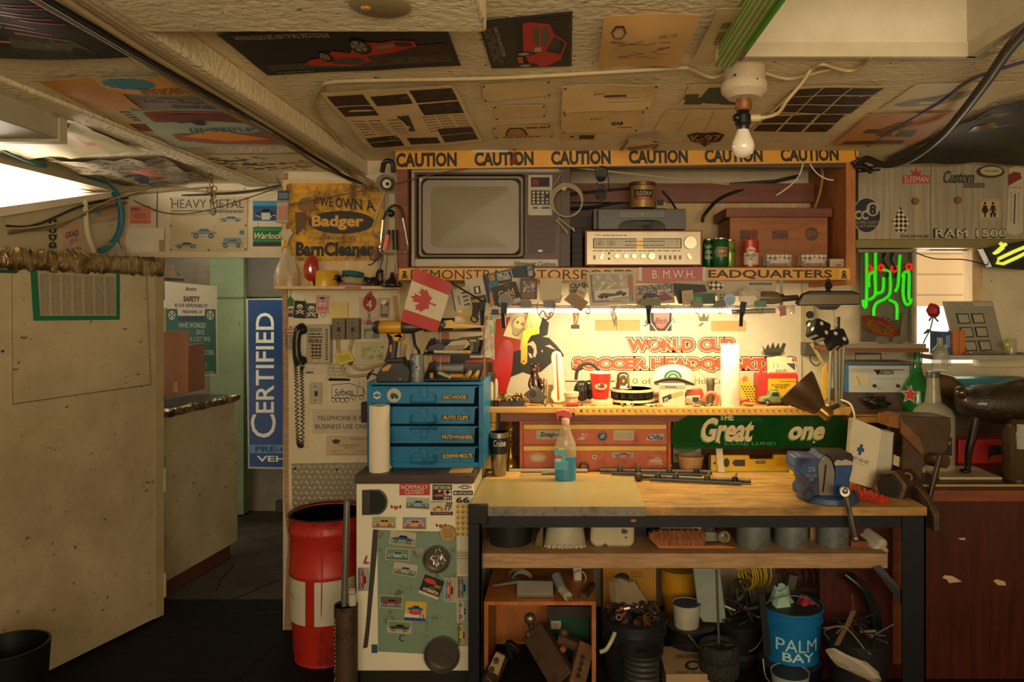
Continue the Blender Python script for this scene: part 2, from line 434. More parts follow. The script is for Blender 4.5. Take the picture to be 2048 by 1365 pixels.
 def build(s,parent=None,org=None):
  top=parent is None
  if top:
   a=s.all_v();lo=Vector([min(v[i]for v in a)for i in range(3)]);hi=Vector([max(v[i]for v in a)for i in range(3)])
   org=Vector(((lo.x+hi.x)/2,(lo.y+hi.y)/2,lo.z))
   if s.kind=='structure':org=Vector((0,0,0))
  if s.v:
   me=bpy.data.meshes.new(s.name);vs=[s.warp(v)if s.warp else v for v in s.v]
   me.from_pydata([v-org for v in vs],[],s.f)
   ms=[]
   for m in s.fm:
    if m not in ms:ms.append(m)
   for m in ms:me.materials.append(mat(m))
   ix={m:i for i,m in enumerate(ms)}
   if len(me.polygons)==len(s.fm):me.polygons.foreach_set('material_index',[ix[m]for m in s.fm])
   b=bmesh.new();b.from_mesh(me);bmesh.ops.recalc_face_normals(b,faces=b.faces);b.to_mesh(me);b.free()
   me.polygons.foreach_set('use_smooth',[True]*len(me.polygons));me.set_sharp_from_angle(angle=math.radians(s.ang))
   o=bpy.data.objects.new(s.name,me)
   if s.bev:
    bm=o.modifiers.new('edge','BEVEL');bm.width=s.bev;bm.segments=2;bm.limit_method='ANGLE';bm.angle_limit=math.radians(40)
  else:o=bpy.data.objects.new(s.name,None);o.empty_display_size=.05
  COL.objects.link(o)
  if top:o.location=org
  else:o.parent=parent
  for k,v in(('label',s.label),('category',s.cat),('group',s.grp),('kind',s.kind)):
   if v:o[k]=v
  for c in s.ch:c.build(o,org)
  return o
def S(name):return N(name,kind='structure')
def sag(pl,amp,fr=3.0,seed=0.0):
 """gentle curl of a pinned sheet away from its surface"""
 n=pl.n;return lambda v:v+n*(amp*(.5+.5*noise.noise(Vector((v.x*fr+seed,v.y*fr,v.z*fr)))))
# ================================================================ ROOM
ZC,ZL=2.38,2.33
DP,DB,DL=3.80,4.10,4.20
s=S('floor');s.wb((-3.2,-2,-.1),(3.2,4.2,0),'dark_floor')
s.wb((-3.2,4.2,-.1),(3.2,6.6,0),'concrete')
pf=PZ(0)
for x0,y0,x1,y1 in((330,1225,580,1228),(470,1365,575,1268),(380,1235,560,1160),(500,1075,575,1095),(430,1180,470,1130)):
 pts=[pf.hit(x0+(x1-x0)*i/8+R.uniform(-4,4),y0+(y1-y0)*i/8+R.uniform(-2,2),.001)for i in range(9)]
 s.tube(pts,.004,'060504/d0',4,3)
s=S('ceiling');hx0,hx1,hy=.51,1.17,2.18
s.wb((-2.6,-1.6,ZL),(-1.02,4.25,ZL+.06),'plaster')
s.wb((-1.02,-1.6,ZC),(hx0,4.25,ZC+.06),'plaster');s.wb((hx1,-1.6,ZC),(3.0,4.25,ZC+.06),'plaster')
s.wb((hx0,hy,ZC),(hx1,4.25,ZC+.06),'plaster');s.wb((hx0,-1.6,ZC),(hx1,1.0,ZC+.06),'plaster')
s=S('trim_1');s.name='ceiling_hatch'
s.wb((hx0-.03,hy-.004,ZC),(hx1+.03,hy+.03,ZC+.34),'d6cbb0');s.wb((hx1-.004,.97,ZC),(hx1+.03,hy,ZC+.34),'d6cbb0');s.wb((hx0-.03,.97,ZC),(hx0,hy,ZC+.34),'d6cbb0')
s.wb((hx0-.03,.97,ZC+.34),(hx1+.03,hy+.03,ZC+.37),'d6cbb0');s.wb((hx0,.97,ZC),(hx1,1.0,ZC+.34),'d6cbb0')
s.wb((hx0-.035,1.0,ZC-.02),(hx0+.004,hy,ZC+.06),'brown_wood');s.wb((hx0,hy-.012,ZC-.012),(hx1+.02,hy+.01,ZC+.03),'c9bd9d');s.wb((hx1-.005,1.0,ZC-.012),(hx1+.02,hy,ZC+.03),'c9bd9d')
s=S('ceiling_beam');s.wb((-1.10,-1.5,ZL-.025),(-1.0,4.2,ZC),'plaster');s.wb((-1.78,-1.5,ZL-.02),(-1.66,4.2,ZL),'plaster')
s.bev=.006
s=S('ceiling_beam');s.wb((-1.0,.7,ZL-.03),(-.187,1.79,ZC),'plaster');s.bev=.008
wp=PL(DP)
s=S('wall_back')
a,b=W(566,0,DP).x,W(800,0,DP).x
s.wb((a,DP,0),(b,DB+.2,ZC),'phone_wall')
wx0,wx1,wz0,wz1=1.905,2.62,1.33,1.985
s.wb((b-.02,DB,0),(wx0,DB+.1,ZC),'phone_wall');s.wb((wx0,DB,0),(3.0,DB+.1,wz0),'cream_wall');s.wb((wx0,DB,wz1),(3.0,DB+.1,ZC),'cream_wall');s.wb((wx1,DB,wz0),(3.0,DB+.1,wz1),'cream_wall')
s=S('trim_2');s.pr([(562,345),(575,345),(577,1020),(584,1262),(567,1262),(575,1080),(567,1000)],DP-.004,.03,'plank');s.bev=.004
s=S('wall_front');s.wb((-1.55,-1.5,2.2),(2.0,-1.4,ZC),'cream_wall');s.wb((-2.6,-1.5,0),(-1.55,-1.4,ZC),'cream_wall');s.wb((2.0,-1.5,0),(3.0,-1.4,ZC),'cream_wall')
s.wb((-1.55,-1.5,0),(2.0,-1.4,.95),'cream_wall');s=S('wall_right');s.wb((2.9,-1.5,0),(3.0,4.2,ZC),'cream_wall')  # low unseen wall added under the rear opening to darken the floor area
XL=-2.47;pw=Plane((XL,0,0),(1,0,0))
s=S('wall_left')
s.wb((XL-.1,-1.5,0),(XL,2.5,ZL),'cream_wall')
def lq(a):return[Vector((XL,y,z))for y,z in a]
def slab(n,pts,m,t=-.1):
 k=len(pts);n.add(pts+[p+Vector((t,0,0))for p in pts],[tuple(range(k)),tuple(range(k,2*k))[::-1]]+[(i,(i+1)%k,(i+1)%k+k,i+k)for i in range(k)],m)
def pxl(x,y):v=pw.hit(x,y);return v.y,v.z
o1,o2=pxl(212,384),pxl(0,413);dy=(o2[0]-2.5)/(o1[0]-o2[0]);o3=(2.5,o2[1]+(o2[1]-o1[1])*dy)
slab(s,lq([(2.5,0),(4.25,0),(4.25,o1[1]-.02),(o1[0],o1[1]),o3]),'cream_wall')
t1,t0=pxl(212,382),pxl(0,331);t3=(2.5,t0[1]+(t0[1]-t1[1])*dy)
slab(s,lq([t3,t1,(4.25,t1[1]),(4.25,ZL),(2.5,ZL)]),'cream_wall')
s=S('trim_3');d=.05
slab(s,[v+Vector((.03,0,0))for v in lq([(o3[0],o3[1]-d),(o1[0],o1[1]-d*.6),o1,o3])],'d8cbb0',-.05)
slab(s,[v+Vector((.04,0,0))for v in lq([t3,t1,(t1[0],t1[1]+.02),(t3[0],t3[1]+.10)])],'9a9278',-.06)
s=S('wall_lintel');a=W(575,0,DL).x
s.wb((-2.47,DL,W(0,512,DL).z),(a,DL+.08,ZL+.01),'cream_wall')
s.wb((-2.47,DL,0),(-2.32,DL+.08,W(0,512,DL).z),'cream_wall')
s.wb((-2.47,DL-.02,W(0,516,DL).z),(a,DL+.01,W(0,504,DL).z),'cream_wall')
s.bx(318,480,329,514,DL-.003,.004,'9a8d6a')
s.pg([(314,380),(316,380),(315,455),(313,455)],DL,'2c241a',3);s.pg(Q(252,457,330,512),DL,'d0c8b0',2);s.pg([(329,457),(330,457),(330,512),(328,512)],DL,'4a4030',3)
s=S('wall_far');s.wb((-3.2,6.0,0),(.5,6.1,2.6),'gray_wall');s.wb((-3.3,4.25,0),(-3.2,6.1,2.15),'gray_wall')
s.bx(420,500,487,1030,5.85,.16,'green_wall');s.bx(419,594,488,597,5.845,.01,'5d6b46');s.bx(487,512,600,594,5.9,.1,'5a5646')
s.wb((-1.1,4.3,0),(-1.0,6.0,2.6),'gray_wall')
s=S('ceiling_far');s.wb((-2.45,4.28,2.45),(.4,6.1,2.5),'gray_wall')
s=S('baseboard_far');s.wb((-2.3,5.96,0),(-1.1,6.0,.09),'3a352c')
s=S('window_1');fr=s.p('window_frame')
fr.bx(1945,480,1965,720,3.98,.1,'ply_pale');fr.bx(1963,480,2060,735,4.0,.09,'phone_wall');fr.bx(1712,484,1862,500,4.02,.08,'c9bd9d');fr.bx(1860,492,2060,502,4.03,.07,'8a7a58')
fr.bx(1826,500,1834,720,4.04,.05,'c9bd9d');fr.bev=.003
g=s.p('pane');g.wb((wx0,DB+.05,wz0),(wx1,DB+.054,wz1),'pane')
s=S('exterior_siding');s.wb((1.2,5.2,1.64),(3.6,5.25,3.2),'siding')
# ================================================================ CEILING
pr_,pl_=PZ(ZC),PZ(ZL)
def paper(name,label,cat,q,pl,m,t=.0006,nu=1,nv=1,grp=None,curl=0,fr=4,seed=0.):
 n=N(name,label,cat,grp)
 P=PL(pl)
 if curl:n.warp=sag(P,curl*1.5,fr,seed)
 if not isinstance(q,list):q=Q(*q)
 n.sheet(q,P,m,1,nu,nv,t);n.q=hom(q);n.P=P
 n.sub=lambda u0,v0,u1,v1:[n.q(u0,v0),n.q(u1,v0),n.q(u1,v1),n.q(u0,v1)]
 n.rev180=lambda u0,v0,u1,v1:[n.q(u1,v1),n.q(u0,v1),n.q(u0,v0),n.q(u1,v0)]
 return n
def tacks(n,pts,m='3a3028/r.4'):
 for u,v in pts:
  c=n.P.hit(*n.q(u,v),.002);n.ball(0,0,1,.0045,m,n=8,c=c)
n=paper('poster','black glossy poster with pink scrawled lines pinned to the low ceiling','poster',[(-200,-30),(122,-30),(296,95),(-180,100)],pl_,'photo_night',nu=12,nv=8,curl=.03)
for i in range(9):
 a=R.uniform(.35,.6);b=a+R.uniform(.2,.35);y=.18+i*.08;n.sheet([n.q(a,y),n.q(b,y+.06),n.q(b,y+.075),n.q(a,y+.02)],pl_,'c8506a/r.3',2,6,1)
n.sheet([n.q(.45,.8),n.q(.75,.8),n.q(.8,.95),n.q(.45,.9)],pl_,'4a4a30',2,4,2)
n=paper('poster','crumpled orange and cream poster half tucked under the fair poster on the ceiling','poster',[(72,153),(205,147),(352,268),(282,266)],pl_,'a89468/g1.28',nu=8,nv=8,curl=.012,seed=2)
n.sheet(n.sub(0,0,1,.35),pl_,'b07a34/g1.28',2,8,3);n.lines(n.rev180(.45,.38,.95,.6),pl_,'3a2c22/g1.28',4,3);n.sheet(n.sub(.2,.66,1,.85),pl_,'6a2a20/g1.28',2,8,3)
n=paper('poster','old car show poster with orange band and teal foot, upside down on the ceiling','poster',[(182,146),(380,143),(610,289),(346,291)],pl_,'8e9a86/g1.28',nu=14,nv=10,curl=.014,seed=1)
n.sheet(n.sub(.02,.02,.98,.30),pl_,'c08a3a/g1.28',2,12,4);n.sheet(n.sub(.02,.30,.98,.54),pl_,'766a60/g1.28',2,12,4)
n.pg([n.q(.3+.3*(1+.14*(i%2))*math.cos(i*math.pi/14)*.8,.11+.09*(1+.2*(i%2))*math.sin(i*math.pi/14))for i in range(28)],pl_,'1f6f80/g1.28',3)
n.lines(n.rev180(.3,.19,.85,.29),pl_,'5a3414/g1.28',4,4);n.tx('Something for every\nClassics, Muscle Cars',n.rev180(.2,.33,.92,.45),pl_,'2c2630/g1.28',.01,4);n.lines(n.rev180(.4,.46,.95,.52),pl_,'3a3038/g1.28',3,4)
n.sheet(n.sub(.1,.56,.9,.70),pl_,'7c3024/g1.28',3,10,3);n.pg([n.q(.15+.75*u,.60+.12*v)for u,v in((0,.2),(.2,0),(.6,.1),(.8,-.2),(1,.4),(.9,1.0),(.5,.8),(.2,1))],pl_,'5a1f1a/g1.28',4)
n.pg([n.q(.45+.06*math.cos(a*.5),.70+.05*math.sin(a*.5))for a in range(13)],pl_,'1a1614/g1.28',5);n.sheet(n.sub(.12,.84,.95,.97),pl_,'8a4524/g1.28',3,10,3);n.pg([n.q(.2,.86),n.q(.5,.80),n.q(.85,.90),n.q(.5,.93)],pl_,'c87a2c/g1.28',4)
n.tx('Cruise-in',n.rev180(.3,.775,.9,.845),pl_,'1f5a6a/g1.28',.01,5,sh=.3)
n=paper('poster','wrinkled beige poster of faded cars beside the ceiling light fixture','poster',[(-40,218),(108,214),(293,293),(-30,312)],pl_,'9c9068/g1.28',nu=14,nv=8,curl=.03,fr=9,seed=3)
n.tx('CRUISIN',n.rev180(.35,.36,.85,.56),pl_,'4a4630/g1.28',.01,3);n.car(n.rev180(.1,.4,.6,.8),pl_,'5c5e48/g1.28',sub=False,lay=2);n.sheet(n.sub(.7,.65,.92,.9),pl_,'a87050/g1.28',2,4,2)
n=paper('poster','glossy rippled poster reflecting daylight above the doorway wall','poster',[(92,314),(330,308),(428,358),(250,364)],pl_,'photo_gray',nu=16,nv=8,curl=.03,fr=10,seed=5)
n.sheet(n.sub(.45,.3,.7,.6),pl_,'a05c48/g1.28',2,3,3);n.sheet(n.sub(.3,.5,.45,.9),pl_,'2c3848/g1.28',2,3,3)
n=paper('poster','dense black line drawing print on the ceiling over the doorway','poster',[(394,309),(622,304),(673,342),(425,346)],pl_,'b0a078/g1.28',nu=10,nv=4,curl=.008,seed=6)
for i in range(60):
 u,v=R.uniform(.03,.85),R.uniform(.12,.85);w,e=R.uniform(.04,.1),v+R.uniform(-.06,.06);n.sheet([n.q(u,v),n.q(u+w,e),n.q(u+w,e+.03),n.q(u,v+.05)],pl_,'2c2820/g1.28',2)
n=paper('poster','long dark poster of a red wagon hung upside down on the ceiling','poster',[(433,64),(887,38),(922,125),(536,147)],pr_,'0e1016/r.6',nu=16,nv=6,curl=.008,seed=7)
n.sheet(n.sub(.36,.50,.97,.84),pr_,'4a2210/r.7',2,12,4);n.sheet(n.sub(.05,.72,.97,.88),pr_,'4a4632/r.7',2,12,3);n.sheet(n.sub(.55,.45,.97,.70),pr_,'3c2014/r.7',3,8,3)
n.pg([n.q(u,v)for u,v in((.28,.66),(.38,.60),(.42,.48),(.5,.55),(.56,.30),(.68,.34),(.74,.30),(.83,.35),(.83,.47),(.70,.58),(.64,.60),(.58,.76),(.46,.84),(.30,.80),(.24,.76))],pr_,'c4341c/r.7',4)
n.pg([n.q(u,v)for u,v in((.40,.66),(.53,.64),(.55,.76),(.48,.80),(.38,.76))],pr_,'4c4a3c/r.7',5);n.pg([n.q(u,v)for u,v in((.57,.62),(.68,.60),(.60,.74),(.57,.74))],pr_,'3c4038/r.7',5)
n.pg([n.q(u,v)for u,v in((.64,.40),(.73,.37),(.73,.44),(.64,.48))],pr_,'8c8468',5);n.pg([n.q(u,v)for u,v in((.74,.34),(.81,.37),(.81,.46),(.74,.43))],pr_,'1a0c0a',5)
for cx,cy,r in((.57,.41,.05),(.375,.60,.032)):
 n.pg([n.q(cx+r*math.cos(a/2),cy+r*3.4*math.sin(a/2))for a in range(13)],pr_,'0c0b0b',6);n.pg([n.q(cx-.004+r*.7*math.cos(a/2),cy-.02+r*2.4*math.sin(a/2))for a in range(13)],pr_,'9c9884/r.7',7)
 for k in range(5):n.pg([n.q(cx-.004+r*.68*math.cos(k*1.257+e),cy-.02+r*2.3*math.sin(k*1.257+e))for e in(0,.35)]+[n.q(cx-.004,cy-.02)],pr_,'24221e',8)
n.tx('INTRODUCING THE ALL-NEW 2005 DODGE MAGNUM.',[n.q(.465,.20),n.q(.055,.12),n.q(.06,.03),n.q(.47,.10)],pr_,'e8dcc0',.02,4)
n.lines(n.rev180(.06,.9,.25,.95),pr_,'8a8470',1,4)
n=paper('poster','dark poster of a red pickup truck turned on its side on the ceiling','poster',[(955,38),(1145,18),(1143,130),(983,134)],pr_,'141210/r.6',nu=6,nv=6,curl=.006,seed=8)
n.sheet(n.sub(.4,.05,.97,.95),pr_,'141410/r.7',2,4,4)
n.pg([n.q(u,v)for u,v in((.50,.12),(.58,.10),(.78,.16),(.82,.34),(.95,.5),(.88,.84),(.70,.98),(.52,.95),(.46,.62))],pr_,'c02a18/r.7',3)
n.pg([n.q(u,v)for u,v in((.60,.18),(.76,.22),(.78,.40),(.72,.54),(.60,.50))],pr_,'5a4a38',4);n.pg([n.q(u,v)for u,v in((.665,.18),(.685,.18),(.675,.52),(.655,.52))],pr_,'b03420',5)
n.pg([n.q(u,v)for u,v in((.82,.38),(.93,.5),(.88,.72),(.72,.66))],pr_,'14140f/r.1',4);n.pg([n.q(u,v)for u,v in((.60,.56),(.67,.56),(.67,.64),(.59,.64))],pr_,'b8ac84',5)
for cy in(.68,.93):n.pg([n.q(.49+.13*math.cos(a/2),cy+.045*math.sin(a/2))for a in range(13)],pr_,'0c0b0a',4);n.pg([n.q(.46+.07*math.cos(a/2),cy+.028*math.sin(a/2))for a in range(13)],pr_,'9c9478',5)
n.tx('THINK OF IT AS A RAM ON STEROIDS.',[n.q(.21,.12),n.q(.24,.72),n.q(.195,.72),n.q(.16,.12)],pr_,'d0c4a0',.01,4)
n.lines([n.q(.14,.14),n.q(.20,.86),n.q(.06,.86),n.q(.03,.14)],pr_,'7c7660',6,4,words=3);n.sheet(n.sub(.38,.74,.44,.88),pr_,'c0502c',4)
n=paper('drawing','curled tan sheet of pencil car sketches with a hexagon stamp','drawing',[(1209,15),(1402,8),(1356,121),(1195,129)],pr_,'b08a52/g1.24',nu=10,nv=8,curl=.03,seed=9)
for k,(r,m)in enumerate(((.085,'2a1c12'),(.07,'a0683c'),(.055,'c0a878'))):n.pg([n.q(.17+r*math.cos(a*math.pi/3),.22+r*1.3*math.sin(a*math.pi/3))for a in range(6)],pr_,m,3+k)
n.tx('wht 1 of',n.sub(.62,.26,.82,.33),pr_,'6a4c2c',0,3);n.lines(n.sub(.10,.36,.26,.41),pr_,'3a281a',2,3,words=4)
for i in range(16):
 u,v=R.uniform(.18,.75),R.uniform(.35,.8);e=v+R.uniform(-.08,.05);n.sheet([n.q(u,v),n.q(u+.14,e),n.q(u+.14,e+.012),n.q(u,v+.012)],pr_,'7c5c36',2,4,1)
n=paper('letter','typed letter curling off the ceiling behind the green box','paper',[(1438,1),(1510,-3),(1480,113),(1383,115)],pr_,'b09c70/g1.24',nu=6,nv=8,curl=.02,seed=10)
for v in(.35,.55,.62):n.lines(n.sub(.3,v,.85,v+.14),pr_,'4c4030',4,3)
n=paper('calendar','yearly wall calendar of small dark photographs sagging from the ceiling','calendar',[(640,181),(908,166),(966,277),(738,290)],pr_,'bca880/g1.24',nu=12,nv=8,curl=.016,seed=11)
for u0,v0,u1,v1 in((.03,.05,.30,.21),(.03,.23,.30,.40),(.34,.09,.62,.24),(.65,.04,.97,.24),(.65,.26,.97,.44),(.05,.78,.32,.86),(.05,.87,.32,.97),(.38,.84,.64,.96),(.68,.70,.97,.81),(.68,.82,.97,.95)):n.sheet(n.sub(u0,v0,u1,v1),pr_,'photo_dark',2,4,2)
for u0 in(.06,.19,.34,.62,.74,.87):
 for r in range(6):
  for c in range(5):n.sheet(n.sub(u0+c*.02,.47+r*.05,u0+c*.02+.012,.485+r*.05),pr_,'3c3022',2)
n.pg([n.q(u,v)for u,v in((.47,.42),(.53,.42),(.50,.70),(.45,.70))],pr_,'4a4034',3);n.pg([n.q(u,v)for u,v in((.43,.42),(.46,.42),(.49,.56),(.47,.56))],pr_,'1c1814',4)
g='paper slips pinned over the tape'
tc=[(.03,.06),(.97,.06),(.97,.94),(.03,.94)]
n=paper('paper_slip','wide blank paper slip, the upper of two pinned to the ceiling','paper',[(963,167),(1101,160),(1102,190),(967,198)],pr_,'b8a274/g1.24',nu=6,nv=2,curl=.008,grp=g);tacks(n,tc)
n=paper('paper_slip','shorter blank paper slip pinned between a wide slip and a crayon sketch','paper',[(986,210),(1090,206),(1091,228),(990,238)],pr_,'b8a274/g1.24',nu=6,nv=2,curl=.008,seed=2,grp=g);tacks(n,tc)
n=paper('drawing','crayon sketch of an orange car on a narrow slip above the yellow tape','drawing',[(985,252),(1101,246),(1108,270),(990,274)],pr_,'b49a68/g1.24',nu=6,nv=2,curl=.006,seed=3,grp=g);tacks(n,tc)
n.pg([n.q(u,v)for u,v in((.2,.8),(.25,.3),(.32,.15),(.5,.15),(.56,.35),(.6,.8))],pr_,'2a1c10',2);n.pg([n.q(u,v)for u,v in((.23,.76),(.28,.32),(.34,.22),(.48,.22),(.53,.38),(.56,.76))],pr_,'c08a50',3);n.lines(n.sub(.6,.1,.98,.3),pr_,'3a2818',1,3,words=3);n.lines(n.sub(.15,.85,.8,.97),pr_,'3a2818',1,3,words=5)
n=paper('drawing','large folded pencil drawing with black marker stroke pinned to the ceiling','drawing',[(1125,165),(1320,157),(1298,208),(1123,215)],pr_,'bca678/g1.24',nu=8,nv=4,curl=.02,seed=4);tacks(n,tc)
n.tx('Jori',n.sub(.34,.33,.46,.43),pr_,'5a4830',0,3);n.sheet(n.sub(.46,.45,.7,.52),pr_,'2a2018',3,3,1);n.sheet(n.sub(.5,.56,.95,.575),pr_,'6c5838',2,3,1);n.sheet(n.sub(.5,.7,.92,.71),pr_,'6c5838',2,3,1)
n=paper('drawing','smaller folded pencil drawing with a scribbled black word','drawing',[(1124,218),(1291,217),(1275,258),(1122,264)],pr_,'bca678/g1.24',nu=8,nv=4,curl=.014,seed=5);tacks(n,tc)
n.tx('Jori',n.sub(.32,.28,.46,.40),pr_,'5a4830',0,3);n.tx('GAB',n.sub(.6,.5,.76,.66),pr_,'2a2018',.04,3);n.lines(n.sub(.7,.74,.9,.8),pr_,'5a4830',1,3)
n=paper('paper_slip','narrow slip with a small inked animal doodle above the yellow tape','paper',[(1118,265),(1195,265),(1190,281),(1117,281)],pr_,'b4a070/g1.24',nu=3,nv=1);n.sheet(n.sub(.55,.3,.95,.8),pr_,'4c3e2a',2);n.sheet(n.sub(.3,.4,.4,.6),pr_,'4c3e2a',2)
n=paper('postcard','postcard of a dark green boat half hidden by the lamp base','postcard',[(1379,167),(1476,164),(1470,208),(1358,207)],pr_,'b8ac84/g1.24',nu=4,nv=2,curl=.005)
n.pg([n.q(u,v)for u,v in((.45,.2),(1,.2),(1,.68),(.35,.7))],pr_,'2f4c3c',2);n.sheet(n.sub(.08,.66,1,.97),pr_,'3a4638',2);n.sheet(n.sub(.02,.5,.3,.75),pr_,'4c4a3c',3)
n=paper('paper_sheet','creased blank sheet with fold lines beside the ceiling bulb','paper',[(1332,219),(1482,216),(1462,258),(1307,259)],pr_,'b8a67c/g1.24',nu=8,nv=3,curl=.008,seed=6)
for u in(.33,.66):n.sheet(n.sub(u,.02,u+.008,.98),pr_,'9c8a60',2,1,3)
n=N('shield_sticker','black shield sticker with orange letters on the ceiling by the bulb','sticker');n.P=pr_
n.pr([(1374,270),(1392,265),(1410,266),(1430,264),(1449,269),(1440,282),(1418,287),(1410,293),(1400,287),(1382,282)],pr_,.001,'2a1c12',.002);n.tx('K-97',[(1380,269),(1443,268),(1440,281),(1384,281)],pr_,'c8862c',.02,5);n.tx('EST. 1979',[(1392,282),(1430,282),(1426,286),(1396,286)],pr_,'d0c4a0',0,5)
n=N('torn_packet','torn cardboard packet with a yellow tongue hanging from the ceiling','packet');q=[(1252,271),(1315,263),(1318,270),(1258,279)]
n.pr(q,pr_,.004,'a07c50',.05);n.pr([(1238,292),(1252,271),(1258,274),(1246,293)],pr_,.003,'a4825c',.02);n.pr([(1275,275),(1298,272),(1290,282),(1278,280)],pr_,.003,'c89a34',.03);n.pr([(1306,268),(1318,268),(1314,284),(1305,288)],pr_,.003,'a07850',.03)
g='photo grids on the ceiling'
n=paper('photo_sheet','larger sheet of twelve dark car photos sagging from the ceiling','photo sheet',[(1592,170),(1778,165),(1702,222),(1540,218)],pr_,'b4a67c/g1.24',nu=8,nv=4,curl=.014,seed=1,grp=g)
for i in range(3):
 for j in range(3):n.sheet(n.sub(.04+i*.32,.06+j*.31,.34+i*.32,.34+j*.31),pr_,'photo_dark',2,3,2)
n=paper('photo_sheet','smaller sheet of six dark car photos next to the bulb','photo sheet',[(1532,226),(1698,225),(1655,264),(1499,263)],pr_,'b4a67c/g1.24',nu=8,nv=3,curl=.008,seed=2,grp=g)
for i in range(3):
 for j in range(2):n.sheet(n.sub(.03+i*.33,.06+j*.47,.33+i*.32,.46+j*.47),pr_,'photo_dark',2,3,2)
n=paper('drawing','pale pencil drawing of a grey car crossed by a purple cord','drawing',[(1832,167),(2032,160),(1962,217),(1756,218)],pr_,'b8aa80/g1.24',nu=8,nv=4,curl=.006,seed=3);n.pg([n.q(u,v)for u,v in((.08,.8),(.2,.62),(.55,.35),(.75,.3),(.7,.6),(.55,.82),(.2,.88))],pr_,'8c8a70',2);n.pg([n.q(u,v)for u,v in((.3,.66),(.55,.42),(.6,.6),(.45,.7))],pr_,'66685a',3)
n=paper('print','orange brown antique print curling above the metal panels','print',[(1738,226),(1908,221),(1838,287),(1664,285)],pr_,'a8743c/g1.24',nu=8,nv=4,curl=.012,seed=4)
n.sheet(n.sub(.2,.5,.5,.62),pr_,'4a3020',2,2,1);n.sheet(n.sub(.1,.86,.8,.96),pr_,'5a3a22',2,4,1);n.pg([n.q(u,v)for u,v in((.35,.55),(.5,.3),(.62,.2),(.66,.3),(.55,.6),(.6,.75),(.4,.7))],pr_,'7c5430',3);n.sheet(n.sub(.62,.55,.82,.75),pr_,'4a4c3c',2,2,1)
n=paper('poster','big dark glossy poster curling over the metal panels near the window','poster',[(1990,205),(2150,165),(2150,322),(1765,318)],pr_,'photo_night',nu=14,nv=10,curl=.03,fr=6,seed=5)
n.sheet(n.sub(.02,.3,.45,.5),pr_,'6a6446/r.2',2,6,3);n.sheet(n.sub(.3,.62,.7,.70),pr_,'6c4632/r.2',2,6,2);n.sheet(n.sub(.6,.05,.98,.4),pr_,'3c4a14/r.2',2,6,3);n.tx('8',n.sub(.12,.32,.22,.46),pr_,'1a1a16',.03,4)
n=paper('print','small print with dark ovals at the edge of the ceiling hatch','print',[(1818,112),(2010,100),(1960,119),(1798,122)],pr_,'9c9068/g1.24',nu=3,nv=1);n.pg([n.q(.45+.1*math.cos(a),.5+.3*math.sin(a))for a in range(6)],pr_,'5c4430',2);n.pg([n.q(.7+.06*math.cos(a),.5+.3*math.sin(a))for a in range(6)],pr_,'5c4430',2)
D=2.30
n=N('bulb_lamp','old white ceiling lamp holder with a bare unlit bulb and side outlet','lamp')
b=n.p('ceiling_box');b.lathe(1489,D,[(40,128),(42,134),(41,172),(36,176)],'b8a888/b.3',16);b.lathe(1488,D,[(44,166),(46,172),(45,184),(32,197),(14,199)],'c4b494/b.3',24)
for x,y in((1470,150),(1492,155),(1514,158)):b.ball(x,y,D-.063,.004,'2a2018',n=8)
b=n.p('stem','rusty bulb socket stem');b.lathe(1487,D,[(14,196),(14,205),(17,206),(16,218),(13,222)],'8c5a30/m.5')
b=n.p('socket','black bakelite socket');b.lathe(1486,D,[(12,218),(13,228),(16,232),(16,248),(13,252),(12,260)],'14110f/r.35');b.ball(1474,236,D-.012,.014,'0c0a09/r.4');
c=b.p('side_outlet','cream side outlet');c.cy(W(1496,236,D),W(1520,236,D),.011,'c8b88e/r.4');c.cy(W(1518,236,D),W(1530,235,D),.006,'c8b88e')
b=n.p('bulb');b.ang=80;b.lathe(1486,D,[(11,256),(12,262),(17,274),(22,285),(23,293),(21,303),(14,312),(5,315),(0,315.5)],'f0e6d0/r.12/d0/c1',32)
def cable(name,label,pts,r,m,grp=None,cat='cable',k=6,n=6):c=N(name,label,cat,grp);c.ang=80;c.tube([V3(p)if not isinstance(p,Vector)else p for p in pts],r,m,n,k);return c
def onC(x,y,z=ZC,o=.008):return PZ(z-o).hit(x,y)
cable('bulb_wire','cream cord looping from the bulb outlet up into the ceiling hatch',[W(1530,235,D),W(1556,226,D),W(1575,200,2.32),W(1605,165,2.3),onC(1622,140),onC(1645,129),onC(1668,136),onC(1700,142),onC(1725,132),onC(1742,112)],.006,'b8a478')
cable('power_cable','painted power cable running along the ceiling to the lamp holder',[onC(690,300,ZC,.02),onC(660,262),onC(634,226),onC(629,200),onC(641,176),onC(668,164),onC(800,160),onC(1000,156),onC(1240,143),onC(1358,136),onC(1380,138),onC(1422,155),onC(1452,146)],.007,'bcaa80')
cable('power_cable','painted power cable running from the lamp holder toward the hatch',[onC(1528,146),onC(1575,158),onC(1620,149),onC(1665,137)],.006,'bcaa80')
for i,(dx,m,r,lab)in enumerate(((0,'a08c62',.009,'thick painted cable lying highest on the ceiling beam'),(-.018,'171310',.008,'black cable running along the ceiling beam'),(.02,'98845c',.006,'thin cream cable along the ceiling beam toward the shelf unit'),(-.04,'7c6a46',.007,'dusty brown cable along the edge of the ceiling beam'))):
 cable('beam_cable',lab,[Vector((-1.05+dx*1.7+R.uniform(-.014,.014),y,ZL-.034-.006*(i%2)+R.uniform(-.004,.002)))for y in(1.55,1.9,2.3,2.7,3.1,3.45,3.72)]+[Vector((-.99+dx*1.4,3.79,ZL-.07))],r,m,'cables on the ceiling beam')
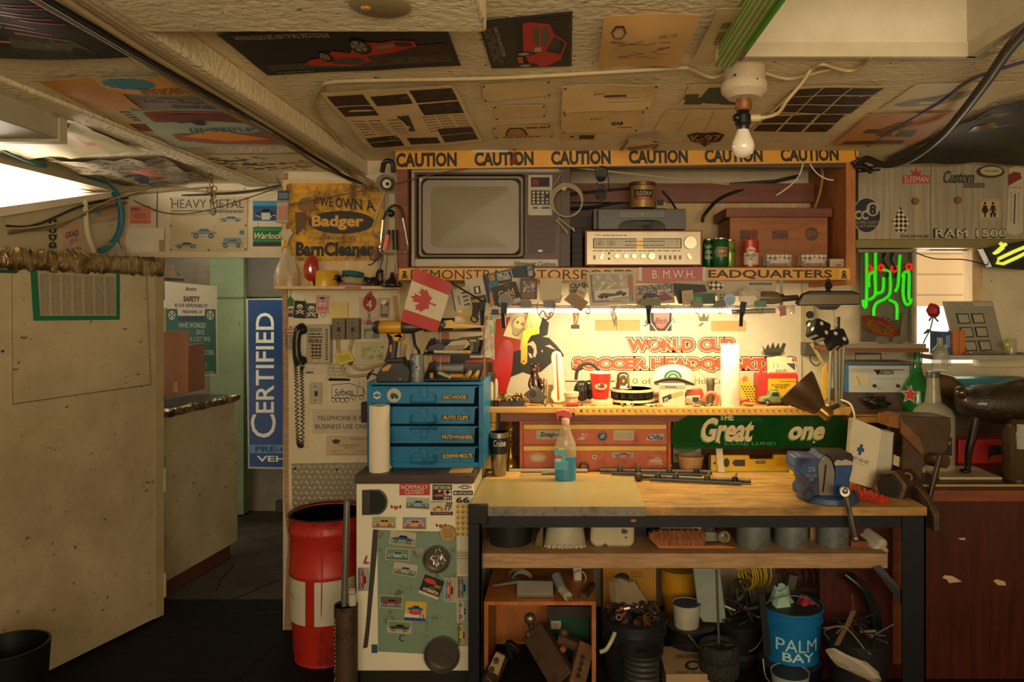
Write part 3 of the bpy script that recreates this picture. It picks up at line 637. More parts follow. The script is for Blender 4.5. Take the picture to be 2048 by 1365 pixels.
cable('hydraulic_hose','thick black hose sweeping down the ceiling to the shelf unit corner',[W(2070,40,1.84),W(2020,95,2.03),W(1975,160,2.29),W(1925,225,2.62),W(1880,275,2.98),W(1820,318,3.2),W(1770,330,3.35),W(1735,318,3.45),W(1720,325,3.5)],.0155,'2a2722/r.4',n=10)
cable('purple_cord','thin purple cord crossing the ceiling drawings',[onC(2060,120),onC(1945,158),onC(1880,205),onC(1800,250),onC(1735,292)],.005,'4a4468')
n=N('strip_box','green striped cardboard box hanging at the hatch edge','box');n.bev=.002
n.wb((hx0-.087,1.5,ZC-.062),(hx0-.04,2.11,ZC-.004),'6c8c34')
for i in range(3):n.wb((hx0-.0885,1.5,ZC-.024-.016*i),(hx0-.087,2.11,ZC-.016-.016*i),'9cae5c');n.wb((hx0-.085+.014*i,1.5,ZC-.0632),(hx0-.078+.014*i,2.11,ZC-.062),'9cae5c')
n.wb((hx0-.089,2.06,ZC-.05),(hx0-.0882,2.10,ZC-.02),'c8c4a4');n.wb((hx0-.0395,1.5,ZC-.075),(hx0-.036,1.95,ZC-.02),'4c9a28')
n=N('junction_plate','round painted junction cover screwed to the ceiling board','cover plate');P=PZ(ZL-.03);c=P.hit(760,8)
n.rev(c+Vector((0,0,0)),c-Vector((0,0,.008)),[(0,.066),(.6,.066),(1,.06)],'8c7c58/b.4',24);n.ball(0,0,1,.012,'a8742c',n=8,c=c+Vector((-.03,0,-.008)),sz=.5)
n=N('ceiling_fixture','white metal fluorescent fixture with open end brackets on the ceiling','light fixture');n.bev=.003
n.wb((-1.98,1.2,ZL-.1),(-1.77,2.62,ZL),'a8a088/r.4');b=n.p('end_cap','fixture end with screws');b.wb((-1.985,2.62,ZL-.11),(-1.765,2.66,ZL-.012),'b4aa8c/r.4')
for x in(-1.94,-1.82):b.wb((x-.02,2.612,ZL-.10),(x+.02,2.62,ZL-.05),'8c8470/m.5');b.cy(Vector((x,2.605,ZL-.075)),Vector((x,2.62,ZL-.075)),.008,'3c362c')
n=cable('air_hose','thick teal air hose curling down the wall over the doorway',[W(-20,285,3.1),W(60,322,3.4),W(140,352,3.75),W(200,365,3.95),W(232,388,4.07),W(243,430,4.09),W(236,470,4.07),W(215,495,4.0),W(200,502,3.95)],.016,'2a7282/r.35',n=10)
for x,y,a in((240,402,0),(218,490,0)):n.p('hose_band','silver band').ball(x,y,4.08 if y<450 else 4.0,.019,'a8a08c/m.5/r.3',sz=.5,n=12)
WL=PL(DL)
for i,(pts,r,m)in enumerate((([(235,374),(330,378),(430,384),(570,380)],.006,'a8986c'),([(230,384),(340,374),(450,389),(570,374)],.005,'9a8a62'),([(0,452),(60,450),(160,410),(250,396),(420,390),(500,384),(565,372)],.006,'2a241c'),([(0,462),(100,455),(175,415),(240,392),(330,384),(420,376)],.005,'8c7c54'),([(0,468),(80,452),(170,425),(240,405)],.005,'6a5c3e'),([(250,400),(300,415),(340,428),(400,427),(480,405),(560,378)],.003,'4c4030'),([(0,457),(40,456),(120,440),(200,402),(300,382)],.005,'a4946a'))):
 lab=['highest pale cable stapled along the wall over the doorway','wavy pale cable stapled under the highest one over the doorway','black cable sagging across the wall over the doorway','brown cable rising over the doorway wall beside the black one','short brown cable ending at the teal hose','thin dark wire drooping across the cartoon car poster','pale cable rising steeply over the doorway wall from the bundle'][i]
 q=[]
 for x,y in pts:
  v=WL.hit(x,y,.008+.006*i)
  if v.x<XL+.02:v=pw.hit(x,y,.02+.004*i)
  q.append(v)
 cable('electric_cable',lab,q,r,m,'cables over the doorway')
n=N('hook_chain','rusty chain with a hook dangling before the doorway wall','chain')
for i in range(9):n.p('link').coil(W(423+R.uniform(-1,1),338+i*8,3.9),((1,.2,0)if i%2 else(.2,1,0)),.011,.0025,1,'6a4e2c/m.5',0,5)
for i in range(6):n.p('link').coil(W(423+R.uniform(-7,7),378+i*3,3.9),(R.random()-.5,1,R.random()-.5),.013,.0025,1,'7c5c30/m.5',0,5)
n.p('hook').tube([(425,398,3.9),(427,412,3.9),(431,424,3.9),(427,430,3.9),(421,428,3.9)],.0035,'5a4426/m.6')
n=paper('car_poster','worn black and cream cartoon car poster tacked over the doorway','poster',[(341,394),(495,394),(495,502),(341,503)],WL,'b4a47c',nu=10,nv=8,curl=.006,fr=6);tacks(n,[(.01,.04),(.98,.04),(.01,.53),(.98,.53),(.01,.97),(.5,.98),(.98,.97)],'1a1612')
n.tx('HEAVY METAL',n.sub(.02,.05,.96,.21),WL,'3c4440',.03,3);n.sheet(n.sub(.02,.25,.96,.27),WL,'4c4c40',2,4,1);n.lines(n.sub(.5,.27,.96,.31),WL,'4c4c40',1,3)
for a,b,c,d in((.62,.33,.95,.48),(.25,.52,.62,.80),(.04,.8,.38,.97),(.64,.72,.96,.97)):n.car(n.sub(a,b,c,d),WL,'6e7e74',sub=False,lay=3,kind=1 if a==.64 else 0)
n.sheet(n.sub(.9,.62,.96,.7),WL,'4a7470',3)
n=paper('photo_card','glossy blue photo of a sports car over the doorway','photo',(506,402,556,442),WL,'2a5a84/r.2');n.sheet(n.sub(0,0,1,.25),WL,'4a90b8/r.2',2);n.car(n.sub(.05,.2,.95,1),WL,'16181c',sub=False,lay=3);n.sheet(n.sub(.35,.6,.7,.95),WL,'b8c0c0',7)
n=paper('tin_sign','green tin sign with cream script lettering over the doorway','sign',(506,454,568,493),WL,'14683a/r.25',.003);n.sheet(n.sub(0,.06,1,.2),WL,'2c8a54/r.25',2);n.sheet(n.sub(0,.66,1,.74),WL,'2c8a54/r.25',2);n.sheet(n.sub(0,.8,1,1),WL,'2c1a10',2);n.tx('Warlock',n.sub(.05,.3,.95,.62),WL,'d8c890',.02,4,sh=.3)
n=paper('pink_notice','pink notice stuck on the wall over the doorway','notice',(260,412,302,448),WL,'c87860');n.lines(n.sub(.08,.1,.5,.3),WL,'5a2c28',2,3,words=2);n.lines(n.sub(.2,.42,.8,.7),WL,'9a5044',4,3);n.lines(n.sub(.1,.82,.9,.95),WL,'9a5044',2,3)
n=paper('key_card','cream key packet card of smiling round keys on the wall by the hose','card',[(171,414),(238,405),(240,440),(174,450)],pw,'b0a478');n.tx('SKELETON KEYS',[n.q(.04,.08),n.q(.98,.02),n.q(.98,.2),n.q(.04,.26)],pw,'3a3a34',.01,3)
for i,c in enumerate(('b8b4a0','7c9a94','c89a34','b0a078')):n.pg(ell(*n.q(.16+i*.23,.45-.01*i),6,n=14),pw,c+'/d0',3)
n.sheet([n.q(.2,.75),n.q(.95,.55),n.q(.95,.8),n.q(.25,.95)],pw,'c8a894',3)
n=paper('grad_card','pale pink graduation card on the wall above the foil edge','card',[(124,444),(158,443),(163,500),(126,504)],pw,'c8a490');n.tx('GRAD',[n.q(.15,.38),n.q(.9,.30),n.q(.9,.52),n.q(.15,.58)],pw,'3a3838',.01,3,sh=.2);n.tx('2014',[n.q(.35,.64),n.q(.8,.58),n.q(.8,.72),n.q(.35,.78)],pw,'6a6060',0,3)
for i in range(8):n.pg(ell(*n.q(.2+.1*i+R.uniform(-.05,.05),.9+R.uniform(-.03,.09)),2,n=8),pw,('2a6a8a','3a8a6a','c8a030')[i%3],3)
n=N('chrome_letters','column of dark chrome letters stuck on the wall','emblem');
for i,ch in enumerate('DODG'):n.tx(ch,[(111,439+i*15),(111,452+i*15),(97,452+i*15),(97,439+i*15)],pw,'4c4c48/m.7/r.3',.03,1,.06)
n=N('plastic_pouch','crumpled clear pouch with dark tools hanging from the teal hose','pouch');n.hull([[W(230+d*math.cos(a)*s_,y+2*math.sin(a),4.06-.02*math.sin(a))for a in[k*.785 for k in range(8)]]for(y,s_,d)in((478,4,1),(488,11,1),(505,20,1),(512,18,1))],'clear_bag');n.p('tool','dark tools inside').hull([[W(236+s_*math.cos(a),y,4.06-.012*math.sin(a))for a in[k*.785 for k in range(8)]]for(y,s_)in((482,2),(495,8),(508,12))],'1c1a18')
n=N('white_pipe','bent white plastic pipe on the wall beside the key card','pipe');n.tube([pw.hit(158,400,.03),pw.hit(160,440,.03),pw.hit(164,470,.03),pw.hit(176,504,.03)],.013,'c8bca0',10)
# ================================================================ LEFT: swung door, half wall, far room
dd=Vector((.2863,.9581,0));pA=Vector((-2.125,3.96,0));nn=Vector((.9581,-.2863,0));PD=Plane(pA,nn)
def dq(s0,s1,z0,z1,n,m,o=0.,t=.04):
 a,b=pA-dd*s0+nn*o,pA-dd*s1+nn*o;v=[a,b,a-nn*t,b-nn*t]
 n.add([p+Vector((0,0,z))for z in(z0,z1)for p in v],[(0,1,5,4),(2,3,7,6),(0,2,6,4),(1,3,7,5),(0,1,3,2),(4,5,7,6)],m)
s=S('door_1');dq(0,1.0,.012,1.875,s,'door_cream');s.bev=.003
e=s.p('upper_board',kind='structure');e.pr([(20,519),(290,541),(299,769),(22,808)],PD,.004,'door_cream',.004)
e=s.p('door_edge',kind='structure');dq(-.004,.05,.012,1.875,e,'a89870',.005,.05)
for y in(640,1170,960):
 e=s.p('hinge',kind='structure');P=PD.hit(327,y-24,.008);Q2=PD.hit(327,y+24,.008);e.cy(P,Q2,.008,'a89a74',10)
for a_,b_ in(((22,808),(299,769)),((299,769),(290,541)),((20,519),(22,808))):s.pg([a_,b_,(b_[0]+.8,b_[1]+1.2),(a_[0]+.8,a_[1]+1.2)],PD,'5c4a2c',12)
for x,y in((14,527),(272,545),(3,703)):s.ball(0,0,1,.006,'15110d',c=PD.hit(x,y,.006),n=8)
n=N('foil_strip','crumpled foil wrapped along the top edge of the swung door','foil');n.ang=80
rg=[]
for i in range(61):
 a=pA-dd*(i*1.0/60-.005)
 rg.append([a+nn*(o+R.uniform(-.008,.008))+Vector((0,0,z+R.uniform(-.008,.008)))for o,z in((.012,1.80),(.018,1.83),(.018,1.868),(.008,1.892),(-.03,1.892),(-.052,1.885),(-.052,1.80))])
n.hull(rg,'foil')
n=N('price_list','printed price list taped with green tape onto the swung door','notice')
n.sheet([(58,523),(238,538),(238,640),(65,642)],PD,'14704a',8,1,1,.001);n.sheet([(72,536),(230,548),(230,632),(78,632)],PD,'b0a488',10)
n.tx('PRICE LIST',[(75,540),(100,542),(100,545),(75,543)],PD,'5a5040',0,12);n.tx('WAREHOUSE OF CARS LTD',[(122,542),(176,547),(176,550),(122,545)],PD,'5a5040',0,12)
for c in range(7):
 x=77+c*22;n.lines([(x,548+c*.9),(x+19,549+c*.9),(x+20,630),(x+2,630)],PD,'7c7260',30,12,.5,2,c)
n=N('green_marker','green tape stub stuck to the door near the price list','tape');n.pr([(-10,538),(30,541),(36,544),(30,547),(-10,546)],PD,.001,'1c4c34',.006)
u=Vector((.118,.993,0));hA=Vector((-2.25,4.19,0));hn=Vector((.993,-.118,0));PH=Plane(hA,hn)
def hb(s0,s1,z0,z1,n,m,o=0.,t=.05):
 a,b=hA+u*s0+hn*o,hA+u*s1+hn*o;v=[a,b,a-hn*t,b-hn*t]
 n.add([p+Vector((0,0,z))for z in(z0,z1)for p in v],[(0,1,5,4),(2,3,7,6),(0,2,6,4),(1,3,7,5),(0,1,3,2),(4,5,7,6)],m)
n=N('service_counter','painted cream service counter beyond the doorway with a foil edged top','counter');b=n.p('body');hb(0,.765,.09,1.02,b,'door_cream');b.bev=.003
b=n.p('plinth','red brown plinth');hb(0,.7,.003,.09,b,'5c3424',-.015,.05)
b=n.p('top','dark counter top');hb(.08,.74,1.03,1.06,b,'2a241e/r.3',.02,.3);b=n.p('foil_edge','foil edging');b.hull([[hA+u*(-.03+i*.77/20)+hn*(o+R.uniform(-.006,.006))+Vector((0,0,z+R.uniform(-.005,.005)))for o,z in((.02,1.02),(.03,1.03),(.03,1.055),(.015,1.068),(.012,1.02))]for i in range(21)],'foil')
n.p('gate_hinge').cy(hA+hn*.01+Vector((0,0,.25)),hA+hn*.01+Vector((0,0,.36)),.01,'9a8a68');n.p('gate_hinge').cy(hA+hn*.01+Vector((0,0,.68)),hA+hn*.01+Vector((0,0,.8)),.01,'9a8a68')
n=N('cardboard_box','brown open cardboard box standing on the service counter','box');n.bev=.002
PC=PL(4.42);n.pr([(327,662),(381,662),(377,672),(376,788),(324,792)],4.42,.003,'9a6844');n.pr([(316,690),(327,662),(324,792),(312,780)],4.45,.003,'6a452c');n.pr([(316,690),(372,690),(372,782),(312,782)],4.62,.003,'7c5436');n.pr([(372,690),(377,690),(377,786),(372,786)],4.422,.2,'8a5c3c')
n.pg([(348,766),(356,764),(357,785),(347,785)],PC,'b89060',3)
n=N('green_bag','dark green wrapping poking out of the cardboard box','bag');n.ball(312,686,4.52,.05,'2a4a40/r.3',lump=.6)
n=N('safety_board','cream and green workplace safety tally board against the far wall','sign');SP=PL(4.9)
n.pr([(329,563),(431,573),(434,750),(333,760)],4.9,.02,'b8ac8c');n.pg([(331,618),(431,619),(433,748),(334,756)],SP,'12503c',1);n.pg([(354,606),(410,608),(410,632),(356,632)],SP,'b8ac8c',2);n.pg([(356,634),(408,634),(408,642),(356,642)],SP,'0c2a24',3)
for cx in(344,421):
 n.pg(ell(cx,631,7,9),SP,'b8ac8c',3);n.pg(ell(cx,631,5.5,7.5),SP,'12503c',4);n.pg(Q(cx-4.5,629.5,cx+4.5,632.5),SP,'c8bc9c',5);n.pg(Q(cx-1.5,624,cx+1.5,638),SP,'c8bc9c',5)
for t_,q,m,k in(('Acorn',(371,574,393,582),'2a2c30',.01),('SAFETY',(367,593,400,604),'2a2c30',.03),('IS OUR RESPONSIBILITY',(350,608,416,615),'2a2c30',.01),('PERSONNEL OF',(365,621,405,627),'2a2c30',.01),('HAVE WORKED',(358,646,412,656),'a8b08c',.01),('DAYS',(393,660,409,670),'a8b08c',.01),('A LOST TIME',(380,674,421,683),'a8b08c',.01),('PREVIOUS RECORD',(377,700,428,710),'a8b08c',.01),('DAYS',(395,713,410,722),'a8b08c',.01),('YOUR PART',(376,728,415,737),'a8b08c',.01),('A NEW RECORD',(378,743,430,751),'a8b08c',.01)):n.tx(t_,(*q,1),SP,m,k,4,sh=.05)
n.pg(Q(378,688,400,696,-4),SP,'b07a3c',3)
n=N('blue_banner','tall blue banner with white lettering hanging in the far room','banner');BP=PL(5.6)
n.sheet([(492,598),(640,596),(640,940),(496,938)],BP,'aca794',0,4,6,.004);n.sheet([(496,600),(640,600),(640,936),(499,934)],BP,'123c6c/r.4',1);n.sheet([(497,890),(640,890),(640,907),(497,907)],BP,'5c86a4',2)
n.tx('ERTIFIED',[(512,826),(512,626),(548,626),(548,826)],BP,'e0dccc',.012,3);n.tx('C',[(502,876),(502,829),(552,829),(552,876)],BP,'e0dccc',0,5)
n.tx('PRE-OWNED',(511,893,660,904),BP,'1a3c64',.02,4);n.tx('VEHICLES',(514,912,650,924),BP,'e0dccc',.02,4)
n=N('black_bin','black waste bin standing against the swung door','bin');n.rev(Vector((-1.95,2.62,.002)),Vector((-1.95,2.62,.46)),[(0,.1),(1,.13),(1,.122),(.06,.095)],'0c0b0b/r.35',28)
n=N('white_blind','bright white blind of the far window behind the door edge','blind');n.bx(300,600,336,700,5.2,.02,'d8d4c4')
n=N('carton','small pale carton on the far shelf beside the door top','carton');n.bx(305,531,332,556,4.5,.1,'b89474');n.bev=.002
n=N('back_shelf','dark shelf under the pale carton in the far room','shelf');n.bx(220,556,334,560,4.48,.2,'2a241e')
# ================================================================ UPPER SHELF UNIT
DC=3.55;ZS=1.83
def yz(z,D):return CY-(z-H)*F/D
n=N('shelf_unit','big wall mounted wooden shelf unit holding the television and stereo','shelf unit');n.bev=.003
x0,x1=W(794,0,DC).x,W(1711,0,DC).x
n.p('side_panel','dark stained end by the television').wb((x0,DC,1.768),(x0+.05,DB,ZC-.003),'brown_wood')
n.p('side_panel','orange plywood end').wb((x1-.045,DC,1.745),(x1,DB,ZC-.003),'ply')
b=n.p('shelf_board');b.wb((x0+.05,DC,1.768),(x1-.045,DB,ZS),'brown_wood');b.bev=.002
b=n.p('top_rail');b.wb((x0+.05,DC,2.30),(x1-.045,DC+.02,ZC-.003),'dark_wood')
b=n.p('back_beam');b.wb((x0+.05,DB-.09,2.20),(x1-.045,DB-.04,2.30),'brown_wood')
b=n.p('back_panel','dark back board');b.wb((x0+.05,DB-.03,ZS),(W(1260,0,DB).x,DB-.012,2.30),'dark_wood')
b=n.p('back_panel','pale plywood back board');b.wb((W(1260,0,DB).x,DB-.03,ZS),(x1-.045,DB-.012,2.30),'ply_pale')
b=n.p('divider','dark upright post');b.bx(1119,333,1141,534,DC+.03,.1,'dark_wood');b.bev=.003
ply_chips=n.ch[1]
for i in range(14):
 y,z=R.uniform(3.6,3.9),R.uniform(1.9,2.2);c=Vector((x1-.0455,y,z));r=R.uniform(.002,.008)
 ply_chips.add([c+Vector((0,r*math.cos(a)*R.uniform(.5,1),r*1.5*math.sin(a)*R.uniform(.5,1)))for a in(0,1,2,3,4,5)],[tuple(range(6))],'d8b888')
CP=PL(DC-.002)
n=N('caution_tape','yellow tape strip with repeated black warning words along the shelf top','tape');q=[(791,301),(1716,289),(1718,325),(791,339)]
n.sheet(q,CP,'d89a1e/r.4',0,30,2,.001);hq=hom(q)
for a,b,c in((792,908,'CAUTION'),(942,1057,'CAUTION'),(1091,1209,'CAUTION'),(1245,1364,'CAUTION'),(1398,1517,'CAUTION'),(1554,1675,'CAUTION'),(1709,1718,'C')):
 u0,u1=(a-791)/926,(b-791)/926;n.tx(c,[hq(u0,.14),hq(u1,.14),hq(u1,.90),hq(u0,.90)],CP,'14110e',.045,1)
n=N('slogan_strip','yellow shelf edge strip lettered with a racing headquarters slogan','sign');n.sheet([(797,537),(1701,536),(1701,560),(797,561)],CP,'d0941c/r.4',0,1,1,.001)
for t,a,b in(('DEMONSTRA',822,1003),('MOTORSPORTS',1020,1263),('HEADQUARTERS',1390,1664)):n.tx(t,(a,540,b,559),CP,'2c2418',.025,1)
for cx in(809,1688):
 n.pg(Q(cx-10,538,cx+10,559),CP,'e0b03c',1);n.pg(ell(cx,546,4.6,4.4,12),CP,'1c1610',2);n.pg(Q(cx-3,549,cx+3,553),CP,'1c1610',2)
 for s_ in(-1,1):n.pg(Q(cx-7,554,cx+7,556,24*s_),CP,'1c1610',2);n.pg(ell(cx+s_*2,546,1.1,n=8),CP,'e0b03c',3)
n=N('licence_plate','small red plate with raised silver letters on the yellow shelf strip','sign');n.pr([(1277,536),(1412,534),(1412,561),(1277,563)],DC-.006,.004,'a82c20/r.4');n.tx('B. M.W.H.',(1304,541,1389,557),PL(DC-.006),'c0bcae/m.4',.03,0,.1)
for a in(1277,1405):n.pr(Q(a,535,a+7,562),DC-.008,.003,'a8a498/m.6')
D=3.60
n=N('television','old silver framed colour television with walnut speaker and keypad','television')
b=n.p('cabinet','silver plastic television case');b.bx(824,338,1122,533,D+.02,.42,'8c8270/r.4');b.pr([(822,336),(1124,336),(1124,345),(822,345)],D,.03,'a0967e/r.35');b.pr(Q(822,345,829,534),D,.03,'a0967e/r.35');b.pr(Q(1117,345,1124,534),D,.03,'a0967e/r.35');b.pr(Q(829,518,1117,534),D,.03,'b0a68c/r.35');b.bev=.004
b=n.p('bezel','walnut front');[b.bx(*e,D+.004,.022,'tv_wood')for e in((829,345,834,518),(1049,345,1117,518),(834,345,1049,350),(834,516,1049,518))]
fr=n.p('screen_frame','dark bevelled screen surround');P=PL(D+.006)
def rr(x0,y0,x1,y1,r,n=5,bow=0):
 o=[]
 for cx,cy,a in((x1-r,y0+r,-90),(x1-r,y1-r,0),(x0+r,y1-r,90),(x0+r,y0+r,180)):
  for i in range(n+1):o.append((cx+r*math.cos(math.radians(a+90*i/n)),cy+r*math.sin(math.radians(a+90*i/n))))
 return o
def ring(nd_,A,B,DA,DB_,m):
 PA,PB=PL(DA),PL(DB_);k=len(A)
 nd_.add([PA.hit(*p)for p in A]+[PB.hit(*p)for p in B],[(i,(i+1)%k,(i+1)%k+k,i+k)for i in range(k)],m)
A,B,C_=rr(833,349,1050,517,6),rr(838,353,1046,514,8),rr(846,361,1037,507,14)
ring(fr,A,B,D+.004,D+.0,'24201c/r.3');ring(fr,B,[(x,y)for x,y in rr(842,357,1042,511,10)],D+.0,D+.004,'8c8472/r.3');ring(fr,rr(842,357,1042,511,10),C_,D+.004,D+.022,'3c362c/r.35')
b=n.p('screen','grey green picture tube glass');b.ang=80
rg=[]
for k in range(7):
 t=1-k/6;rg.append([PL(D+.026-.020*(1-t*t)).hit(941.5+(x-941.5)*max(t,.01),434+(y-434)*max(t,.01))for x,y in C_])
b.hull(rg,'857c62/r.42/d0')
b=n.p('control_panel','silver keypad panel');b.pr(rr(1056,350,1105,431,3),D-.002,.012,'a89e88/r.35');b.bev=.001
P=PL(D-.002)
b.pg(Q(1062,355,1099,374),P,'14100e/r.2',1);b.pg(Q(1065,359,1078,371),P,'7c1c20/r.2',2);b.pg(Q(1062,381,1099,410),P,'2a2824',1);b.pg(Q(1066,414,1075,418),P,'4a463c',1);b.pg(Q(1083,414,1098,418),P,'4a463c',1)
for r in range(4):
 for c in range(4):
  if c<3 or r in(0,2,3):n.p('button').pr(Q(1065+c*9,383.5+r*6.6,1069.5+c*9,387.5+r*6.6),D-.006,.004,'b8ae90/r.4')
b=n.p('speaker_grille','ribbed walnut speaker grille');b.bx(1056,434,1110,508,D+.002,.008,'walnut_grille');b.pg(Q(1076,500,1085,504),PL(D+.002),'c8bea0/m.5',1)
n=N('script_emblem','black script car emblem leaning on the television base','emblem');n.tx('Newport Custom',[(1028,522),(1112,524),(1112,536),(1028,534)],PL(D-.012),'2c2a26/m.6/r.3',.012,0,.12,.35);n.pr(Q(1030,532,1110,533.5,1),D-.011,.003,'2c2a26/m.6/r.3')
n=N('paper_roll','rolled white chart standing beside the television','roll');n.cy(W(814,534,3.64),W(816,425,3.64),.022,'b8ac8c',20)
n=N('ballpoint_pen','white pen lying before the television base','pen');n.tube([(879,533.5,DC+.012),(920,533,DC+.012)],.004,'b0a488',8,1);n.tube([(876,533.6,DC+.012),(880,533.5,DC+.012)],.002,'2a2420',6,1)
n=N('stereo_receiver','silver faced stereo receiver in a walnut case under the recorder','receiver');D=3.62
b=n.p('case','walnut case');b.bx(1170,461,1405,532,D+.006,.34,'crate_wood');b.bev=.002
b=n.p('front_panel','brushed silver face');b.bx(1174,464,1401,529,D-.002,.01,'a89c80/r.3/m.3');P=PL(D-.002)
b.pg(Q(1186,477,1363,497),P,'3c3424',1);b.pg(Q(1188,478.5,1361,495.5),P,'a89a74/r.2',2)
for a in(1191,1214):b.pg(Q(a,481,a+17,492),P,'c0b48c',3);b.pg(Q(a+8,482,a+9,491,20),P,'3a2c1c',4)
b.pg(Q(1273,477,1286,497),P,'e8b868/e.25',4)
for r in range(2):b.lines((1250,482+r*8,1330,484+r*8),P,'4a4030',1,4,.8,12,r)
b.tx('YAMAHA',(1189,469,1202,472),P,'2c2820',.02,2);b.lines((1205,470,1255,472),P,'6a604c',1,3,.8,5)
b.lines((1186,501,1362,503),P,'5a503c',1,3,.8,12,3)
for i in range(3):b.pg(ell(1354,481+i*4.5,1),P,'8c2c20',3)
def knob(par,x,y,r,D,d,m='a89e84/m.7/r.25',nm='knob',lab=None):
 k=par.p(nm,lab);k.cy(W(x,y,D),W(x,y,D-d),r*D/F,m,20);k.bev=.001;return k
knob(n,1380,486,13,D,.02,lab='large tuning knob')
for x in(1234,1252,1268,1286):knob(n,x,513,5.5,D,.018)
knob(n,1303,513,7.5,D,.018)
for x,a in((1204,20),(1379,-30)):k=n.p('selector_knob');k.pr(Q(x-3,507,x+3,519,a),D-.016,.014,'a89e84/m.7/r.25')
for x in(1189,1321,1331,1341,1351,1361):n.p('lever_switch').pr(Q(x-2,511,x+2,519),D-.012,.01,'8c826a/m.6')
for y in(507,518):n.p('jack').cy(W(1218,y,D),W(1218,y,D-.004),.005,'1c1814')
for x in(1185,1390):n.p('foot').bx(x-5,531.5,x+5,535.6,D+.02,.03,'1a1612')
n=N('video_recorder','dark grey video cassette recorder on the stereo receiver','recorder');D=3.66
b=n.p('case','dark plastic case');b.bx(1196,418,1371,459.5,D,.28,'3c3c3a/r.4');b.bx(1186,417,1200,459.5,D+.06,.2,'2c2c2a/r.4');b.bev=.003
b=n.p('cassette_flap');b.bx(1237,422,1330,436,D-.004,.006,'4c4c48/r.35');b.bev=.001;b.pg(ell(1284,429,3.4),PL(D-.004),'8c8878',1)
b=n.p('display_window','black curved display');b.pr([(1236,458),(1238,450),(1246,443),(1260,440),(1310,440),(1322,443),(1330,450),(1332,458)],D-.004,.004,'0e0e10/r.1');b.lines((1200,420,1225,424),PL(D),'6a685c',1,2,.5,3);b.pg(Q(1268,444,1300,450),PL(D-.004),'20242c',1)
for x in(1207,1215,1223,1231,1338,1346,1354,1362):k=n.p('button');k.cy(W(x,450,D),W(x,450,D-.004),.006,'14120f/r.3',12);k.cy(W(x,450,D-.004),W(x,450,D-.006),.004,'7c786c',10)
n=N('tobacco_tin','round gold and black tobacco tin standing on the video recorder','tin');D=3.80
b=n.p('can','patterned tin body');b.lathe(1285,D,[(25,372),(25,417)],'a88c58/m.3/r.35/d.5/s60',32)
b=n.p('lid','copper rimmed lid');b.lathe(1285,D,[(24,366),(27,367),(27,373),(25,374)],'8c5a30/m.6/r.35',32)
def wrapq(nd_,cx,D,r,x0,y0,x1,y1,m,lay=1,n=8):
 """a label lying round the front of a turned body of pixel radius r"""
 k=D/F;R_=(r+.3*lay)*k;ax=(cx-CX)*k;y0,y1=[CY+(y-CY)*(1-r/F)for y in(y0,y1)];a0,a1=math.asin(max(-1,(x0-cx)/r)),math.asin(min(1,(x1-cx)/r));vs=[]
 for y in(y0,y1):
  for i in range(n+1):
   a=a0+(a1-a0)*i/n;vs.append((ax+R_*math.sin(a),D-R_*math.cos(a),H-(y-CY)*k))
 nd_.add(vs,[(i,i+1,n+2+i,n+1+i)for i in range(n)],m)
def wraptx(nd_,cx,D,r,t,x0,y0,x1,y1,m,k=0,lay=2):
 i0=nd_.mark();y0,y1=[CY+(y-CY)*(1-r/F)for y in(y0,y1)];nd_.tx(t,(x0,y0,x1,y1),PL(D),m,k,0);kk=D/F;ax=(cx-CX)*kk;R_=(r+.3*lay)*kk
 for i in range(i0,len(nd_.v)):
  v=nd_.v[i];d=max(-1,min(1,(v.x-ax)/(r*kk)));nd_.v[i]=Vector((ax+R_*d,D-R_*math.sqrt(max(0,1-d*d)),v.z))
b=n.p('paper_label','dark and red label');wrapq(b,1285,D,25,1267,379,1303,395,'1c1612');wrapq(b,1285,D,25,1267,393,1303,399,'a83420',2);wraptx(b,1285,D,25,'OLD CHUM',1270,382,1300,391,'d8c8a0',.03,3);wraptx(b,1285,D,25,'PIPE TOBACCO',1275,394,1295,397.5,'d8c8a0',0,4)
def can(name,label,cx,D,r,y0,y1,m,rim='a8a08c/m.8/r.3',grp=None):
 n=N(name,label,'can',grp);b=n.p('body');b.lathe(cx,D,[(r*.86,y0+2),(r,y0+6),(r,y1-4),(r*.85,y1)],m,28);t=n.p('rim','metal rim');t.lathe(cx,D,[(r*.8,y0+2.4),(r*.88,y0),(r*.88,y0+2.5),(r*.84,y0+3)],rim,28);return n,b
g='drink cans on the shelf'
zc=yz(ZS,3.62)
n,b=can('drink_can','dark green drink can with pale letters half behind the next can',1417,3.66,11,479,yz(ZS,3.66),'14542c/r.3/m.3',grp=g)
for i,t in enumerate(('Lectric','citron','lime')):wraptx(b,1417,3.66,11,t,1409,488+i*11,1424,497+i*11,'b8c09c',.02)
n,b=can('drink_can','green ginger ale can with red crest in front of the other cans',1441,3.6,16,477,yz(ZS,3.6),'1c5c34/r.3/m.3',grp=g)
wrapq(b,1441,3.6,16,1431,494,1452,514,'8c7c4c',1);wrapq(b,1441,3.6,16,1434,498,1449,508,'8c2c20',2);wraptx(b,1441,3.6,16,'DRY',1435,500,1448,506,'d8c8a0',.03,3)
n,b=can('drink_can','yellow green drink can farthest from the receiver',1459,3.66,11,480,yz(ZS,3.66),'8a9a34/r.3/m.3',grp=g);wraptx(b,1459,3.66,11,'lime',1456,494,1469,505,'2c5a2c',.03)
n=N('oil_can','red and white household oil can with a red spout','oil can');D=3.6;zb=yz(ZS,D)
b=n.p('body','red and white tin body');b.lathe(1502,D,[(15,481),(15,zb)],'c4b898/r.35',28,sq=.6);
for ya,yb,m in((481,506,'b02a20/r.3'),(530,zb,'b02a20/r.3')):b.lathe(1502,D,[(15.2,ya),(15.2,yb)],m,28,sq=.62)
